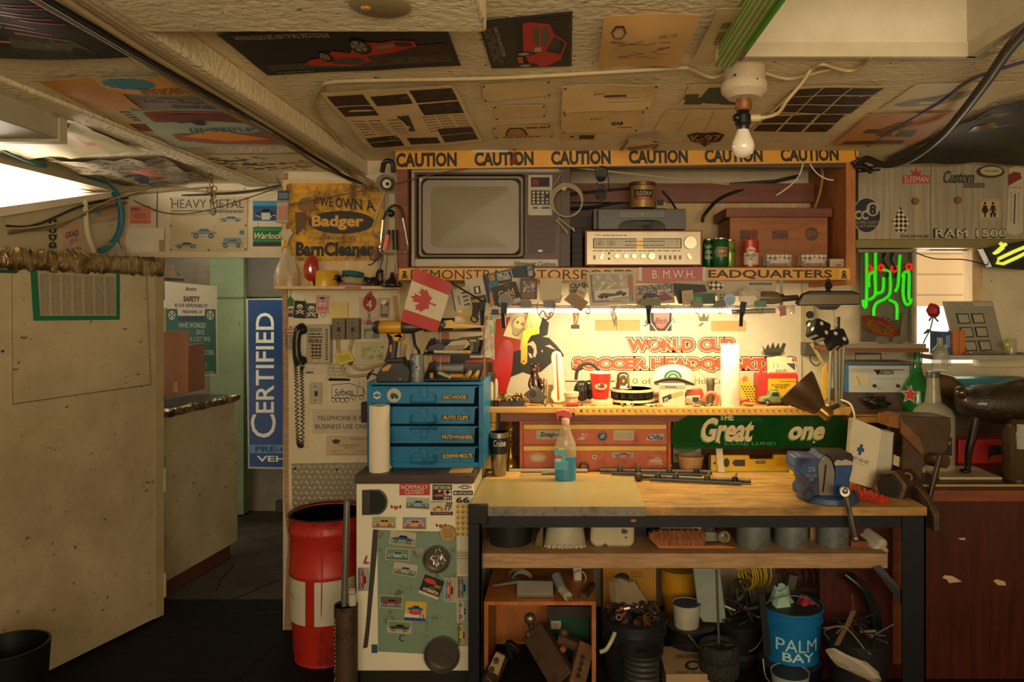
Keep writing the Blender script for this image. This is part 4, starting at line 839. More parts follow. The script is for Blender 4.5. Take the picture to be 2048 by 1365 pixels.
b.pg(ell(1502,500,9,6),PL(D-.0235),'d8ccb0',0);b.tx('Esso',(1495,497,1509,503),PL(D-.0235),'a02018',.03,1);b.tx('HANDY\nOIL',(1492,508,1512,521),PL(D-.0235),'2c2018',.01,0);b.tx('4 oz',(1499,525,1505,527),PL(D-.0235),'2c2018',.01,0)
b=n.p('spout','red cone spout');b.lathe(1502,D,[(1,461),(1.5,466),(4,480),(6,481)],'b83024/r.3',14)
n=N('wooden_crate','brown wooden box with an overhanging lid behind the oil can','box');D=3.72
b=n.p('body');b.bx(1460,433,1655,yz(ZS,D),D,.28,'crate_wood');b.bev=.003;b=n.p('lid');b.bx(1452,416,1665,435,D-.015,.31,'brown_wood');b.bev=.003
P=PL(D);b=n.ch[0];b.pg(Q(1480,461,1515,479),P,'5a3214',1);b.pg(Q(1544,461,1577,479),P,'6a3c1a',1);b.tx('Castrol',(1547,464,1574,476),P,'3c200c',.01,2);b.pg(ell(1623,468,13,14),P,'5a3214',1);b.tx('GULF',(1613,463,1633,473),P,'8c5424',.02,2)
for cx,lab in((1559,'clear cased model car nearer the oil can'),(1629,'clear cased model car beside the small matchbox')):
 n=N('model_case',lab,'model car','cased model cars');D=3.58;zb=yz(ZS,D)
 b=n.p('clear_cover');b.bx(cx-26,509,cx+24,zb,D,.06,'clear_case');b=n.p('base','red printed base');b.bx(cx-25,zb-3,cx+23,zb-.2,D+.002,.055,'1c1614');b.tx('Anniversary',(cx-20,zb-7,cx+18,zb-1),PL(D),'c0302c',.01,1,sh=.2)
 b=n.p('backdrop','checkered card');b.bx(cx-25,510,cx+23,522,D+.05,.002,'checker_flag')
 b=n.p('toy_car','white and red toy car');b.pr([(cx-20,zb-4),(cx-20,zb-11),(cx-8,zb-14),(cx-3,zb-19),(cx+8,zb-19),(cx+13,zb-13),(cx+20,zb-11),(cx+20,zb-4)],D+.015,.03,'b8b0a0/r.25');b.pr([(cx-20,zb-5),(cx-19,zb-8),(cx+20,zb-8),(cx+20,zb-5)],D+.0145,.031,'9c2820/r.25')
 for k in(-12,12):b.cy(W(cx+k,zb-5,D+.013),W(cx+k,zb-5,D+.047),.008,'14100e',12)
n=N('matchbox','small white and red box at the plywood end of the shelf','box');n.bx(1660,518,1696,yz(ZS,3.58),3.58,.03,'a89c7c');n.pg(Q(1662,521,1694,527),PL(3.58),'c0b090',1);n.tx('CHAMPION',(1664,523,1692,527),PL(3.58),'a03020',.02,2);n.pg(Q(1672,529,1682,532),PL(3.58),'a03020',1)
n=N('cable_coil','coil of grey coaxial cable hanging on a nail beside the television','cable coil');n.ang=80
for i in range(4):n.coil(W(1133+i*.6,400+i*1.5,3.52-.006*i),(.1,1,.05*i),.078-.003*i,.0032,1.3,'a49a80/r.4',.003,6,.02)
n.tube([(1112,440,3.52),(1122,450,3.52),(1134,465,3.52)],.0032,'a49a80/r.4');n.tube([(1116,436,3.52),(1132,448,3.52),(1148,461,3.52)],.0032,'a49a80/r.4');n.tube([(1108,372,3.52),(1120,352,3.53),(1126,346,3.54),(1122,342,3.54),(1119,347,3.54)],.002,'a49a80/r.4')
n.p('plug','round plug').ball(1128,377,3.5,.014,'c0a468/r.4');
for x,y in((1134,465),(1148,461)):n.p('connector').cy(W(x-3,y-6,3.52),W(x+1,y+2,3.52),.005,'b0a898/m.6',8)
n=N('curtain_rod','thin white rod hanging slanted below the yellow tape','rod');n.tube([(1121,332,DC+.01),(1456,369,3.75)],.0045,'b8aa88/m.2',8,1);n.cy(W(1456,366,3.75),W(1456,371,3.75),.007,'9a8c6c')
n=N('sunglasses','dark sunglasses dangling by one arm from the white rod','sunglasses')
for y in(348,386):
 b=n.p('lens','dark lens');b.pr(ell(1202,y,11,15,18),3.53,.004,'101418/r.08/c1');b=n.p('frame','thin lens frame');b.tube([(x,yy,3.528)for x,yy in ell(1202,y,11.5,15.5,18)],.0018,'1c1a18/r.3',5,1,True)
n.p('bridge').tube([(1197,363,3.526),(1194,367,3.526),(1197,371,3.526)],.002,'1c1a18');n.p('temple').tube([(1205,332,3.527),(1214,340,3.56),(1218,378,3.62)],.002,'1c1a18')
n=N('zip_tie','pair of white zip ties hanging from the yellow tape near the plywood end','zip tie')
for pts in([(1606,328),(1598,352),(1580,372),(1553,391)],[(1620,328),(1632,345),(1650,357),(1667,361)]):n.p('strap').tube([(x,y,DC-.004)for x,y in pts],.0035,'d8ccb0',5)
cable('electric_wire','white cord hanging down the plywood end behind the wooden box lid',[(1640,328,3.7),(1645,350,3.75),(1640,385,3.8),(1630,415,3.85)],.007,'a88858')
for i,(p,r,m,l)in enumerate((([(1140,388,3.9),(1250,378,4.0),(1400,372,4.03),(1550,362,4.0)],.007,'3a3026','pair wire strung high across the shelf unit back'),([(1405,445,3.95),(1410,428,3.95),(1450,392,4.0),(1540,366,4.03),(1600,352,4.0)],.009,'1c1814','thick black cable looping over the wooden box'),([(1140,418,3.95),(1190,414,4.0),(1260,400,4.03),(1320,398,4.03)],.008,'1a1612','black cable behind the video recorder'),([(1325,382,4.0),(1340,400,4.0),(1352,418,3.98)],.006,'1a1612','short black plug lead behind the tobacco tin'))):cable('electric_wire',l,p,r,m,'cords at the back of the shelf unit')
n=N('wall_outlet','white plug adapter behind the tobacco tin','outlet');n.bx(1313,390,1333,417,4.02,.05,'b0a284');n.p('plug','black plug').bx(1316,400,1327,410,4.0,.02,'1a1612')
n=N('black_speaker','black speaker edge standing between television and receiver','speaker');n.bx(1143,456,1166,yz(ZS,3.7),3.7,.2,'1a1815/r.6');n.bev=.006
for i in range(5):n.bx(1144,462+i*14,1165,466+i*14,3.695,.006,'2c2a26')
n=N('paper_strip','crumpled white paper label stuck over the yellow tape','paper');n.warp=sag(CP,.01,20);n.sheet([(941,288),(1018,283),(1016,305),(943,306)],PL(DC-.008),'c8bc9c',0,8,3,.0008)
n=N('copper_bell','small copper bell hanging on a chain before the tape','bell');b=n.p('bell_cup');b.ang=80;b.lathe(1029,3.5,[(1,305),(3,306),(4.5,314),(6,321),(8.5,325)],'a8603c/m.6/r.35',18);n.p('clapper').ball(1029,325,3.5,.008,'8c5030/m.6')
for i in range(4):n.p('chain_link').coil(W(1029,283+i*7,3.5),((1,0,0)if i%2 else(0,1,0)),.008,.0016,1,'4a3c2c/m.7',0,5,0,12)
# ================================================================ SIGN SHELF ON THE PHONE WALL
n=N('backing_board','pale bare plywood board behind the rusty sign','board');n.bx(566,360,756,574,DP-.012,.011,'ply_pale')
n=N('rusty_sign','rusty yellow tin farm equipment sign with black oval on the phone wall','sign');D=DP-.02;P=PL(D);n.bev=.001
n.pr(rr(572,367,768,521,8),D,.004,'rust_sign')
n.tx('WE OWN A',[(640,394),(748,400),(752,424),(640,412)],P,'241a12',.02,1);n.pg(ell(683,445,66,23,40),P,'2a2418',1);n.tx('Badger',(623,431,729,463),P,'5a3c14',.06,2);n.tx('Badger',(624,431,727,460),P,'c89a3c',.035,3)
n.tx('FARM-ENGINEERED',(626,473,714,480),P,'3a2814',.01,1,sh=.2);n.tx('BarnCleaner',(592,484,748,513),P,'241c12',.05,1)
n.pg(ell(612,410,17,15,14),P,'7c5820',1);n.pg([(590,425),(612,424),(616,440),(604,462),(592,470)],P,'5c3c14',1)
n=N('sign_shelf','narrow wooden shelf under the rusty sign holding tape and cable','shelf')
n.wb((W(548,0,3.62).x,3.62,1.7255),(W(798,0,3.62).x,DP,1.7405),'ply_pale');n.bev=.002;n.pg(Q(667,572.5,735,578.5),PL(3.62),'c8a48c',1);n.pg(Q(690,573,722,578),PL(3.62),'a85a48',2)
ZT=1.7405
def on(z,D):return yz(z,D)
D=3.68;zb=on(ZT,D)
n=N('spray_bottle','dusty clear spray bottle with amber liquid under the blister card','bottle')
b=n.p('bottle','clear plastic bottle');b.lathe(574,D,[(5,492),(6,500),(12,515),(22,535),(26,550),(26,zb)],'c0b088/a.6/r.3',20,sq=.7);b=n.p('liquid','amber liquid');b.lathe(574,D,[(22,556),(24,558),(24.5,zb-.5)],'b07c30/r.2',20,sq=.66)
b=n.p('trigger_head','cream trigger head');b.pr([(562,462),(582,458),(586,466),(578,478),(574,492),(566,492),(566,478),(560,470)],D-.012,.024,'b8a884');b=n.p('collar','yellow collar');b.lathe(570,D,[(6,480),(7,482),(7,494),(6,496)],'c89c30')
b=n.p('trigger').tube([(582,478,D),(587,490,D),(590,505,D)],.003,'b8a884')
b=n.p('paper_label','faded label');b.pg(Q(578,512,592,548,-10),PL(D-.045),'9c9070',0)
n=N('tape_roll','yellow warning tape roll on the sign shelf','tape');n.ang=60;D=3.70;zb=on(ZT,D);n.lathe(648,D,[(14,543),(27,543),(28,545),(28,zb),(14,zb)],'d0a020/r.3',32);n.lathe(648,D,[(14,zb-.3),(14,543)],'6a5030',32);n.pg([(624,556),(630,553),(632,572),(626,572)],PL(D-.066),'1a1612',0);n.pg([(634,558),(638,556),(640,566),(636,568)],PL(D-.066),'1a1612',0)
n=N('red_polisher','glossy red oval hand tool leaning on the yellow tape roll','tool');n.hull([[W(623+dx*math.cos(a)+s_*11,537+26*math.sin(a)*f-s_*3,3.63-.03*s_*0+.016*math.cos(a))for a in[k*.52 for k in range(12)]]for s_,f,dx in((-.9,.75,6),(-.4,.95,8),(.1,1,9),(.6,.85,8))],'9c2c20/r.12/c1');n.ang=60
n=N('wire_coil','coil of teal wire lying on top of white wire on the sign shelf','wire coil');
for i in range(5):n.coil(W(706,546+i*1.2,3.72),(.1,.1,1),.048,.0035,2,'2a6a6a/r.4',.004,5,.04)
n=N('wire_coil','flat coil of white wire under the teal wire coil','wire coil');
for i in range(5):n.coil(W(706,560+i*1.6,3.72),(.05,.1,1),.054,.0032,2,'a89c78/r.4',.004,5,.05)
n=N('chain_pile','dark chain heaped at the end of the tape roll','chain')
for i in range(12):n.p('link').coil(W(676+R.uniform(-8,8),558+R.uniform(-6,7),3.69+R.uniform(-.02,.02)),(R.random()-.5,R.random()-.5,R.random()-.5),.011,.003,1,'2c2620/m.7/r.4',0,5,0,10)
n=N('shackle','dark steel shackle and clamp pile on the sign shelf','shackle');n.tube([(757,572,3.72),(754,550,3.72),(760,541,3.72),(766,550,3.72),(764,572,3.72)],.007,'1e1a17/m.6/r.4',8);n.p('pin').tube([(748,566,3.7),(770,564,3.7)],.006,'1e1a17/m.6',8,1)
n=N('steel_clamp','tangle of dark steel clamps next to the shackle','clamp')
for i in range(6):n.p('jaw').tube([(732+R.uniform(-8,8),571,3.7),(738+R.uniform(-10,10),560+R.uniform(-4,4),3.7),(752+R.uniform(-6,8),570,3.7)],.006,'2a2622/m.6/r.35',6)
n=N('blister_card','blue blister card with orange sticks hanging in front of the rusty sign','packet');n.pr([(556,382),(578,381),(576,448),(552,446)],3.62,.002,'8c7c54');n.pg([(556,382),(578,381),(578,401),(555,401)],PL(3.62),'1f3a54',1);n.lines((558,386,576,398),PL(3.62),'8c9ca4',3,2);b=n.p('stick','orange sticks');b.bx(556,412,573,440,3.61,.008,'a8562c/r.3');b=n.p('blister','clear blister');b.bx(554,406,575,444,3.605,.012,'clear_case')
n=N('hook_hanger','thin wire hook holding the blister card','hook');n.tube([(553,355,DL-.4),(562,372,3.63),(566,384,3.625)],.002,'2a2420')
cable('string_line','brown string stretched from the blister card across to the television',[(550,416,3.66),(650,396,3.6),(760,375,3.53),(860,350,3.52),(935,337,3.53)],.0028,'5a4a30',cat='string')
n=N('headset','black headset with round white face hanging above the sign shelf','headset');b=n.p('headband','black padded band');b.tube([(768,325,3.5),(776,322,3.5),(785,326,3.5),(787,345,3.5)],.012,'14110f/r.5',8);b.tube([(768,325,3.5),(764,345,3.5)],.012,'14110f/r.5',8)
b=n.p('ear_cup','round chrome and white face');b.cy(W(774,368,3.5),W(774,368,3.455),.04,'8c8878/m.7/r.25',28);b.cy(W(774,368,3.456),W(774,368,3.45),.031,'14110f',24);b.cy(W(774,368,3.451),W(774,368,3.446),.02,'c8c0ac',24);b.pg(ell(775,368,4),PL(3.446),'1c1814',1)
n.p('cord').tube([(770,385,3.5),(758,420,3.52),(746,455,3.54),(745,470,3.55),(760,478,3.55),(778,470,3.52)],.004,'8c8470/m.5')
n=N('stethoscope','tangle of chrome tubing hanging by the shelf unit corner','tubing');
n.p('bow').tube([(766,440,3.5),(776,420,3.5),(788,411,3.5),(802,418,3.5),(806,436,3.5)],.006,'1c1815',8);n.p('tube','chrome tubing').tube([(766,440,3.5),(762,480,3.5),(760,500,3.5),(768,507,3.5),(800,506,3.5),(815,500,3.5),(812,470,3.5),(806,436,3.5)],.0045,'a09884/m.8/r.25',8)
n.p('boss','black knob').ball(782,427,3.49,.018,'14110f/r.3')
n=N('marker_pen','orange marker hanging in the tangle by the shelf unit corner','marker');n.cy(W(776,470,3.49),W(770,502,3.49),.011,'c8502c/r.35',14);n.p('cap','dark clip end').cy(W(778,460,3.49),W(776,471,3.49),.009,'1c1612',12)
n=N('screwdriver','black handled screwdriver hanging below the headset','screwdriver');n.p('handle').cy(W(790,460,3.5),W(791,500,3.5),.013,'17130f/r.4',12);n.p('shaft').tube([(791,500,3.5),(794,548,3.5)],.0035,'8c8470/m.7',6,1)
n=N('dark_funnel','black funnel hung upside down at the end of the sign shelf','funnel');n.ang=60;n.lathe(784,3.54,[(3,545),(5,556),(20,568),(21,572),(18,575)],'17130f/r.4')
for i,(p,m)in enumerate((([(764,520),(760,545),(766,560),(780,570)],'1c1612'),([(793,505),(791,540),(796,572)],'a02c20'),([(775,505),(772,540),(768,575)],'5a4030'),([(748,500),(740,515),(752,522),(762,510),(745,528),(736,530)],'17130f'))):cable('hanging_wire',('black wire hanging over the dark funnel','red wire hanging past the dark funnel','brown lace hanging past the sign shelf edge','knot of black wire beside the chrome tubing')[i],[(x,y,3.51-.004*i)for x,y in p],.0028,m,'wires hanging by the shelf unit corner')
n=N('metal_rail','upright bare metal strip at the corner of the shelf unit','strip');n.bx(767,500,790,574,3.57,.02,'9a8e74/m.5');n.bx(778,388,790,500,3.57,.015,'a09070')
# ================================================================ PHONE WALL
PP=PL(DP-.001)
def card(name,label,cat,q,m,grp=None,t=.0012):return paper(name,label,cat,q,PL(DP-t),m,t,grp=grp)
n=N('air_freshener','small green tag hanging on the phone wall above a boy photo','tag');n.pr([(574,600),(580,592),(587,600),(587,613),(574,613)],DP-.004,.003,'2c6030');n.p('loop').tube([(580,592,DP-.004),(582,582,DP-.004),(579,576,DP-.01)],.0015,'1c1814')
n=card('photo_card','tiny portrait photo of a boy on the phone wall','photo',(575,617,588,634),'8c7c6c');n.pg(ell(581,623,3,3.4),n.P,'c09a78',3);n.pg([(576,634),(578,627),(584,627),(587,634)],n.P,'2a3040',3);n.pg(ell(581,620,3.2,1.6),n.P,'2c2018',4)
def skull(n,P,cx,cy,s,c,dk,l=3):
 n.pg(ell(cx,cy-2*s,6*s,5.4*s,16),P,c,l);n.pg(Q(cx-3.2*s,cy+1*s,cx+3.2*s,cy+6*s),P,c,l)
 for k in(-1,1):n.pg(ell(cx+k*2.4*s,cy-1.4*s,1.6*s,1.5*s,10),P,dk,l+1);n.pg(Q(cx-9*s,cy+8*s,cx+9*s,cy+10*s,20*k),P,c,l)
n=card('skull_sticker','black sticker with a skull on the phone wall, next to the boy photo','sticker',(588,602,611,637,4),'14120f','skull stickers');skull(n,n.P,600,616,1,'c8c0a8','14120f')
n=card('skull_sticker','grey sticker with skull and crossbones between a black and a pink sticker','sticker',(610,607,636,637,1),'3a3834','skull stickers',.0024);skull(n,n.P,623,620,1.1,'c8c0a8','24221e')
n=card('skull_sticker','pink sticker with a skull next to the yellow note pad','sticker',(632,591,658,627,2),'c08a84','skull stickers',.0036);skull(n,n.P,645,602,.8,'d8ccb8','2c1c1c');n.tx('PIRATE!',(634,614,656,620),n.P,'b04a44',.03,3);n.pg(ell(645,597,6,2),n.P,'2c1c1c',5)
n=N('key_ring','steel key ring pinned under the pink sticker','ring');n.coil(W(646,630,DP-.005),(0,1,0),.012,.0012,1,'6a6252/m.7')
n=N('note_pad','yellow sticky note pad on the phone wall','note pad');n.bx(663,605,695,638,DP-.02,.02,'c8b468');n.bx(664,637,696,638.2,DP-.018,.018,'b09c50')
n=card('paper_sheet','white paper pinned behind the red numbered key fob','paper',(718,596,757,650,1),'b8a88c');n.sheet(Q(719,640,748,650,2),n.P,'c09080',2)
n=card('photo_strip','glossy sleeve with a photo strip beside the red key fob','photo',(757,596,780,637,3),'a89c84',None,.002);n.sheet(Q(762,604,777,634,4),n.P,'5a4c44',3);n.sheet(Q(764,612,776,628,4),n.P,'a8886c',4);n.sheet(Q(764,600,772,610,40),n.P,'d8d0bc',5)
n=N('key_fob','red oval key fob with the number four on the phone wall','key fob');n.ang=60;n.pr([(x,y)for x,y in ell(739,606,13,17,20)],DP-.014,.008,'8c2a20/r.3',0);n.pr([(731,594),(735,587),(743,587),(747,594)],DP-.013,.006,'8c2a20/r.3');n.tx('4',(733,601,744,617),PL(DP-.014),'c8b8a0',.01,1);n.p('rivet').cy(W(738,597,DP-.014),W(738,597,DP-.02),.007,'14110f');n.p('pin','chrome push pin').ball(741,586,DP-.02,.008,'a8a090/m.8/r.2')
for i in range(3):n.p('chain_link').coil(W(738,626+i*5,DP-.012),((1,0,0)if i%2 else(0,1,0)),.007,.0016,1,'8c8470/m.7',0,5,0,10)
n.p('pendant','rusty pendant').pr([(735,640),(740,640),(745,650),(731,650)],DP-.012,.005,'8c4a34')
n=N('wood_stick','flat wooden stir stick leaning on the phone wall by the flag','stick');n.pr([(785,593),(794,592),(799,642),(790,642)],DP-.006,.005,'b08a54')
n=card('danger_tag','white danger tag hanging on the phone wall behind the handset','tag',(568,652,592,708),'b8ac90');n.pg(Q(570,658,591,667),n.P,'a02c24',3);n.tx('DANGER',(571,659.5,590,665),n.P,'e0d8c4',.02,4);n.lines((571,670,590,700),n.P,'4a4438',9,4,.4,2);n.pg(ell(581,655,1.5),n.P,'2a2420',3)
n=N('desk_phone','cream push button office telephone mounted on the wall','telephone');D=DP-.05
b=n.p('body','cream telephone body');b.pr(rr(613,650,660,728,4),D,.05,'a89c80/r.4');b.bev=.004;P=PL(D)
b.pg(Q(618,656,644,664),P,'7c8268/r.2',1);b.pg(Q(617,673,646,676),P,'5c2c24',1);b.lines((617,667,645,670),P,'1c1a17',1,2,.9,3);b.lines((617,679,645,682),P,'1c1a17',1,2,.9,3,2);b.lines((617,683,645,686),P,'1c1a17',1,2,.9,3,3)
for i in range(13):b.pg(Q(651,659+i*4.9,656,661.4+i*4.9),P,'1c1a17',1)
for r in range(4):
 for c in range(3):n.p('key').pr(Q(623+c*7,689+r*6.8,628+c*7,693.4+r*6.8),D-.004,.004,'24221e/r.4')
b.pg(Q(623,716.5,642,718),P,'1c1a17',1);b.pg(ell(632,721,1.6),P,'c85c34/e.6',1);b.lines((619,686,622,716),P,'1c1a17',4,2,.2,1)
b=n.p('handset','black handset');b.ang=60;b.tube([(604,657,D-.005),(598,660,D-.028),(594,675,D-.036),(593,695,D-.036),(595,715,D-.032),(600,727,D-.02)],lambda t:.019+.008*abs(2*t-1)**2,'17150f/r.35',10)
b.ball(604,660,D-.012,.027,'17150f/r.35',sz=.9);b.ball(603,722,D-.012,.027,'17150f/r.35',sz=.9)
b=n.p('coiled_cord','black coiled cord');b.ang=80
path=smooth([Vector(W(x,y,DP-.02))for x,y in((589,705),(591,730),(593,770),(594,830),(596,880),(600,894),(604,888),(605,830),(604,780),(603,740),(606,734))],30)
b.tube([p+Vector((.0085*math.cos(i*1.5),.007*math.sin(i*1.5),0))for i,p in enumerate(path)],.0024,'17150f/r.4',5,2)
for x,lab in((664,'grey metal switch box nearer the telephone'),(692,'grey metal switch box nearer the key fob')):
 n=N('switch_box',lab,'switch','grey switch boxes');b=n.p('box');b.bx(x,637,x+26,679,DP-.045,.045,'6c6452/m.3');b.bev=.003
 b.cy(W(x+12,647,DP-.045),W(x+12,647,DP-.048),.004,'1c1814',10);b.cy(W(x+13,671,DP-.045),W(x+13,671,DP-.048),.004,'1c1814',10);t=n.p('toggle','dark toggle');t.bx(x+10,655,x+15,664,DP-.056,.012,'1c1814')
for pts,lab in(([(676,679),(677,700),(682,715),(684,735),(692,750),(712,753),(740,750)],'painted conduit dropping from the switch box nearer the phone'),([(706,679),(700,700),(702,725),(712,738),(735,738),(775,725)],'painted conduit bending under the pale sketch sheet')):cable('conduit',lab,[(x,y,DP-.02)for x,y in pts],.008,'a4946c','conduits on the phone wall','conduit')
n=N('tag','yellow plastic tag hung below the switch boxes','tag');n.pr([(671,708),(700,702),(708,722),(678,731)],DP-.036,.002,'c8b43c');n.pg([(674,712),(698,707),(704,719),(680,726)],PL(DP-.036),'a89c2c',1);n.pr([(700,712),(708,720),(703,732),(696,730)],DP-.03,.003,'5c3424')
n=card('photo_card','grey photo of a runway under the key fob paper','photo',(725,652,760,679,1),'b0a890');n.sheet(Q(728,658,758,677),n.P,'6c7468',3);n.pg([(732,664),(750,660),(744,676),(730,676)],n.P,'a0a090',4)
n=card('sketch_sheet','pale sheet with a green map sketch under the power drill','drawing',(710,684,776,733),'b8ac88',None,.002);n.sheet(Q(722,692,768,720,1),n.P,'photo_green',3,3,2)
n=card('wall_note','green marker handwriting on the phone wall paint','note',(652,726,700,762),'bcb090');
for i,t in enumerate(('i no Tos','Nours.','I how it','The Tos Goes','Nevers')):n.tx(t,(655+R.uniform(0,6),727+i*6.8,688+R.uniform(-4,8),732+i*6.8),n.P,'2c5a44',0,3,sh=.15)
n=card('taped_pouch','clear taped pouch on the wall under the handset','pouch',(600,731,644,750),'c0b698');n.sheet(Q(612,744,627,747),n.P,'4a2c20',3);n.sheet(Q(603,733,641,735),n.P,'d0c8b0',3)
n=card('truck_drawing','inked drawing of a truck on clear taped paper','drawing',(657,758,736,812,1),'c8bea4');P=n.P
for p in([(664,770),(664,797),(700,797),(706,788)],[(664,770),(700,767),(715,773),(716,792),(706,792)],[(715,773),(726,776),(727,792),(716,792)],[(719,771),(719,764)],[(726,776),(731,790)]):
 for a,b in zip(p,p[1:]):n.tube([P.hit(*a,.002),P.hit(*b,.002)],.0014,'1c1a18/d0',4,1)
for x,y in((667,800),(676,800),(685,801),(694,800),(708,796),(723,795)):n.tube([P.hit(*p,.002)for p in ell(x,y,4,5,12)],.0014,'1c1a18/d0',4,1,True)
n.tx('Softwas',(669,778,706,792,-3),P,'1c1a18/d0',.005,3,sh=.3)
n=N('light_switch','white wall switch plate under the telephone','switch');b=n.p('plate');b.pr(rr(619,766,643,809,2),DP-.012,.012,'a8a084/r.4');b.bev=.002;n.p('toggle','dark toggle').bx(629,783,634,793,DP-.022,.012,'2a2620');b.cy(W(631,774,DP-.012),W(631,774,DP-.014),.004,'3a3428',8);b.cy(W(631,801,DP-.012),W(631,801,DP-.014),.004,'3a3428',8)
n=card('phone_sign','pale sign with engraved black letters about telephone use','sign',(625,820,756,868,.3),'b4aa90',None,.004);n.tx('TELEPHONE IS FOR',(634,832,742,841),n.P,'24221e',0,3);n.tx('BUSINESS USE ONLY',(631,849,744,858),n.P,'24221e',0,3)
n=card('parking_pass','faded beige parking pass tacked below the telephone sign','notice',(652,872,750,912),'b4a080');n.tx('PARKING PASS',(700,876,745,880),n.P,'6a4c3c',.01,3);n.tx('POWERAMA MOTORING\nEXPO 2011',(676,889,722,898),n.P,'6a4c3c',.01,3);n.tx('APRIL 27-28',(664,901,684,904),n.P,'6a4c3c',0,3);n.tx('Complimentary',(707,901,742,904),n.P,'6a4c3c',0,3);n.pg([(664,882),(672,878),(682,882),(676,888),(668,888)],n.P,'3c2c24',3);n.lines((662,907,745,910),n.P,'8c6c54',1,3)
n=N('tread_plate','worn diamond pattern steel plate screwed low on the phone wall','plate');n.pr([(583,928),(745,926),(745,1110),(597,1110),(585,1030)],DP-.006,.005,'diamond_plate')
b=n
for r in range(17):
 for c in range(15):
  x,y=586+c*11+(5.5 if r%2 else 0),934+r*10.5
  if x>738 or(y>1030 and x<590):continue
  a=40 if(r+c)%2 else-40;h=hom(Q(x-5.5,y-2,x+5.5,y+2,a));P=PL(DP-.006)
  b.add([P.hit(*h(u,v),l)for u,v,l in((0,.5,.0005),(.5,0,.0005),(1,.5,.0005),(.5,1,.0005),(.3,.5,.006),(.7,.5,.006))],[(0,1,4),(1,5,4),(1,2,5),(2,3,5),(3,4,5),(3,0,4)],'d8d0b4/m.1/r.3')
for x,y in((590,938),(674,940)):b.cy(W(x,y,DP-.006),W(x,y,DP-.01),.006,'1a1814',10)
# ================================================================ POSTER, STRIP LIGHT AND ITS CLUTTER
DPo=DB-.012;P=PL(DPo)
n=N('soccer_banner','big white banner with orange block lettering about soccer behind the work light','banner')
n.pr([(985,560),(1602,560),(1603,792),(985,792)],DPo,.011,'c8bea6/r.4/d.15')
n.pg([(985,640),(1046,630),(1040,700),(1010,792),(985,792)],P,'b03a20',1)
n.pg([(1026,704),(1042,700),(1052,672),(1078,668),(1066,640),(1080,630),(1098,646),(1095,670),(1085,674),(1098,676),(1112,690),(1122,702),(1128,712),(1122,718),(1108,722),(1096,732),(1082,744),(1060,750),(1046,745),(1018,756),(1024,730)],P,'26241f',2)
for pts in([(1052,690),(1066,682),(1072,690),(1074,706),(1070,716),(1066,712),(1068,700),(1062,692)],[(1056,706),(1062,708),(1066,716),(1060,716)],[(1090,692),(1100,690),(1112,700),(1104,698)],[(1110,682),(1118,690),(1116,694)],[(1082,702),(1086,700),(1085,706)]):n.pg(pts,P,'c8bea6',3)
n.pg([(1145,620),(1160,620),(1157,636),(1155,648),(1159,657),(1141,657),(1147,648),(1146,636)],P,'8a6a3a',1);n.pg(Q(1142,650,1159,658),P,'3a2c1c',2);n.pg([(1150,624),(1155,636),(1150,648),(1152,636)],P,'c8b088',3)
def outlined(s,q,ko,kw,kf,cf):
 x0,y0,x1,y1=q;sc=(y1-y0)
 for k,m,l in((ko,'1a1814',2),(kw,'d8ccb4',3),(kf,cf,4)):
  e=sc*(k-kf)*1.43;n.tx(s,(x0-e,y0-e,x1+e,y1+e),P,m,k,l)
outlined('WORLD CUP',(1254,677,1468,703),.15,.105,.06,'c4502c');outlined('SOCCER HEADQUARTERS',(1146,716,1590,743),.15,.105,.06,'c4502c')
n.tx('2010 official World Cup Site',(1230,757,1500,772),P,'6c7838',0,2);n.pg(Q(1130,762,1230,764),P,'2a2a24',2)
n.pg([(1524,690),(1530,700),(1536,688),(1540,698),(1546,684),(1550,697),(1557,686),(1560,698),(1566,686),(1572,688),(1566,706),(1528,706)],P,'3c3a2c',2);n.pg(ell(1546,706,24,8),P,'8c8468',1);n.pg(ell(1546,708,18,4),P,'2c2a22',3)
n.pg([(1396,628),(1402,636),(1408,626),(1412,636),(1418,628),(1416,643),(1399,643)],P,'6c6450',2);n.pg([(1396,652),(1404,645),(1408,648),(1400,654)],P,'6c6450',2)
for q in((1422,642,1492,663),(1190,640,1280,662)):n.pg(Q(*q),P,'b8925a',2)
n.tx('S',(1287,640,1298,653),P,'2a2620',0,2,sh=.3);n.tx('K',(1343,636,1352,646),P,'2a2620',0,2,sh=.3)
n=N('crest_plaque','black plaque with a red shield and script word pinned to the banner','plaque');n.bx(1300,618,1343,662,DPo-.012,.012,'1c1814');n.pr([(1306,618),(1340,618),(1338,642),(1328,656),(1322,658),(1314,655),(1308,642)],DPo-.016,.005,'b02a1e/r.3');n.tx('Bitch',(1310,636,1334,648),PL(DPo-.016),'1c120e',.01,1,sh=.3)
ZSt=1.648;DF=3.46
n=N('strip_light','long white fluorescent work light glowing under the shelf unit','light fixture')
b=n.p('housing','white metal housing');b.wb((W(1005,0,DF).x,DF+.012,1.632),(W(1592,0,DF).x,DF+.14,ZSt),'d0c8b0/r.4');b.bev=.002
b=n.p('tube','glowing tube');b.cy(Vector((W(1014,0,DF).x,DF+.03,1.625)),Vector((W(1520,0,DF).x,DF+.03,1.625)),.0115,'fff0c8/e5/d0',12)
b=n.p('end_clip');b.wb((W(1008,0,DF).x,DF+.016,1.61),(W(1014,0,DF).x,DF+.046,1.634),'c8c0a8')
b=n.p('end_clip');b.wb((W(1586,0,DF).x,DF+.016,1.61),(W(1592,0,DF).x,DF+.046,1.634),'c8c0a8')
for x in(1030,1560):n.p('hanger').bx(x,560,x+6,611,DF+.09,.004,'8c8470/m.5')
cable('orange_tape','orange and red tape marks on the strip light housing',[(1022,610.3,DF+.008),(1100,610.3,DF+.008)],.003,'c85a34',cat='tape',k=1)
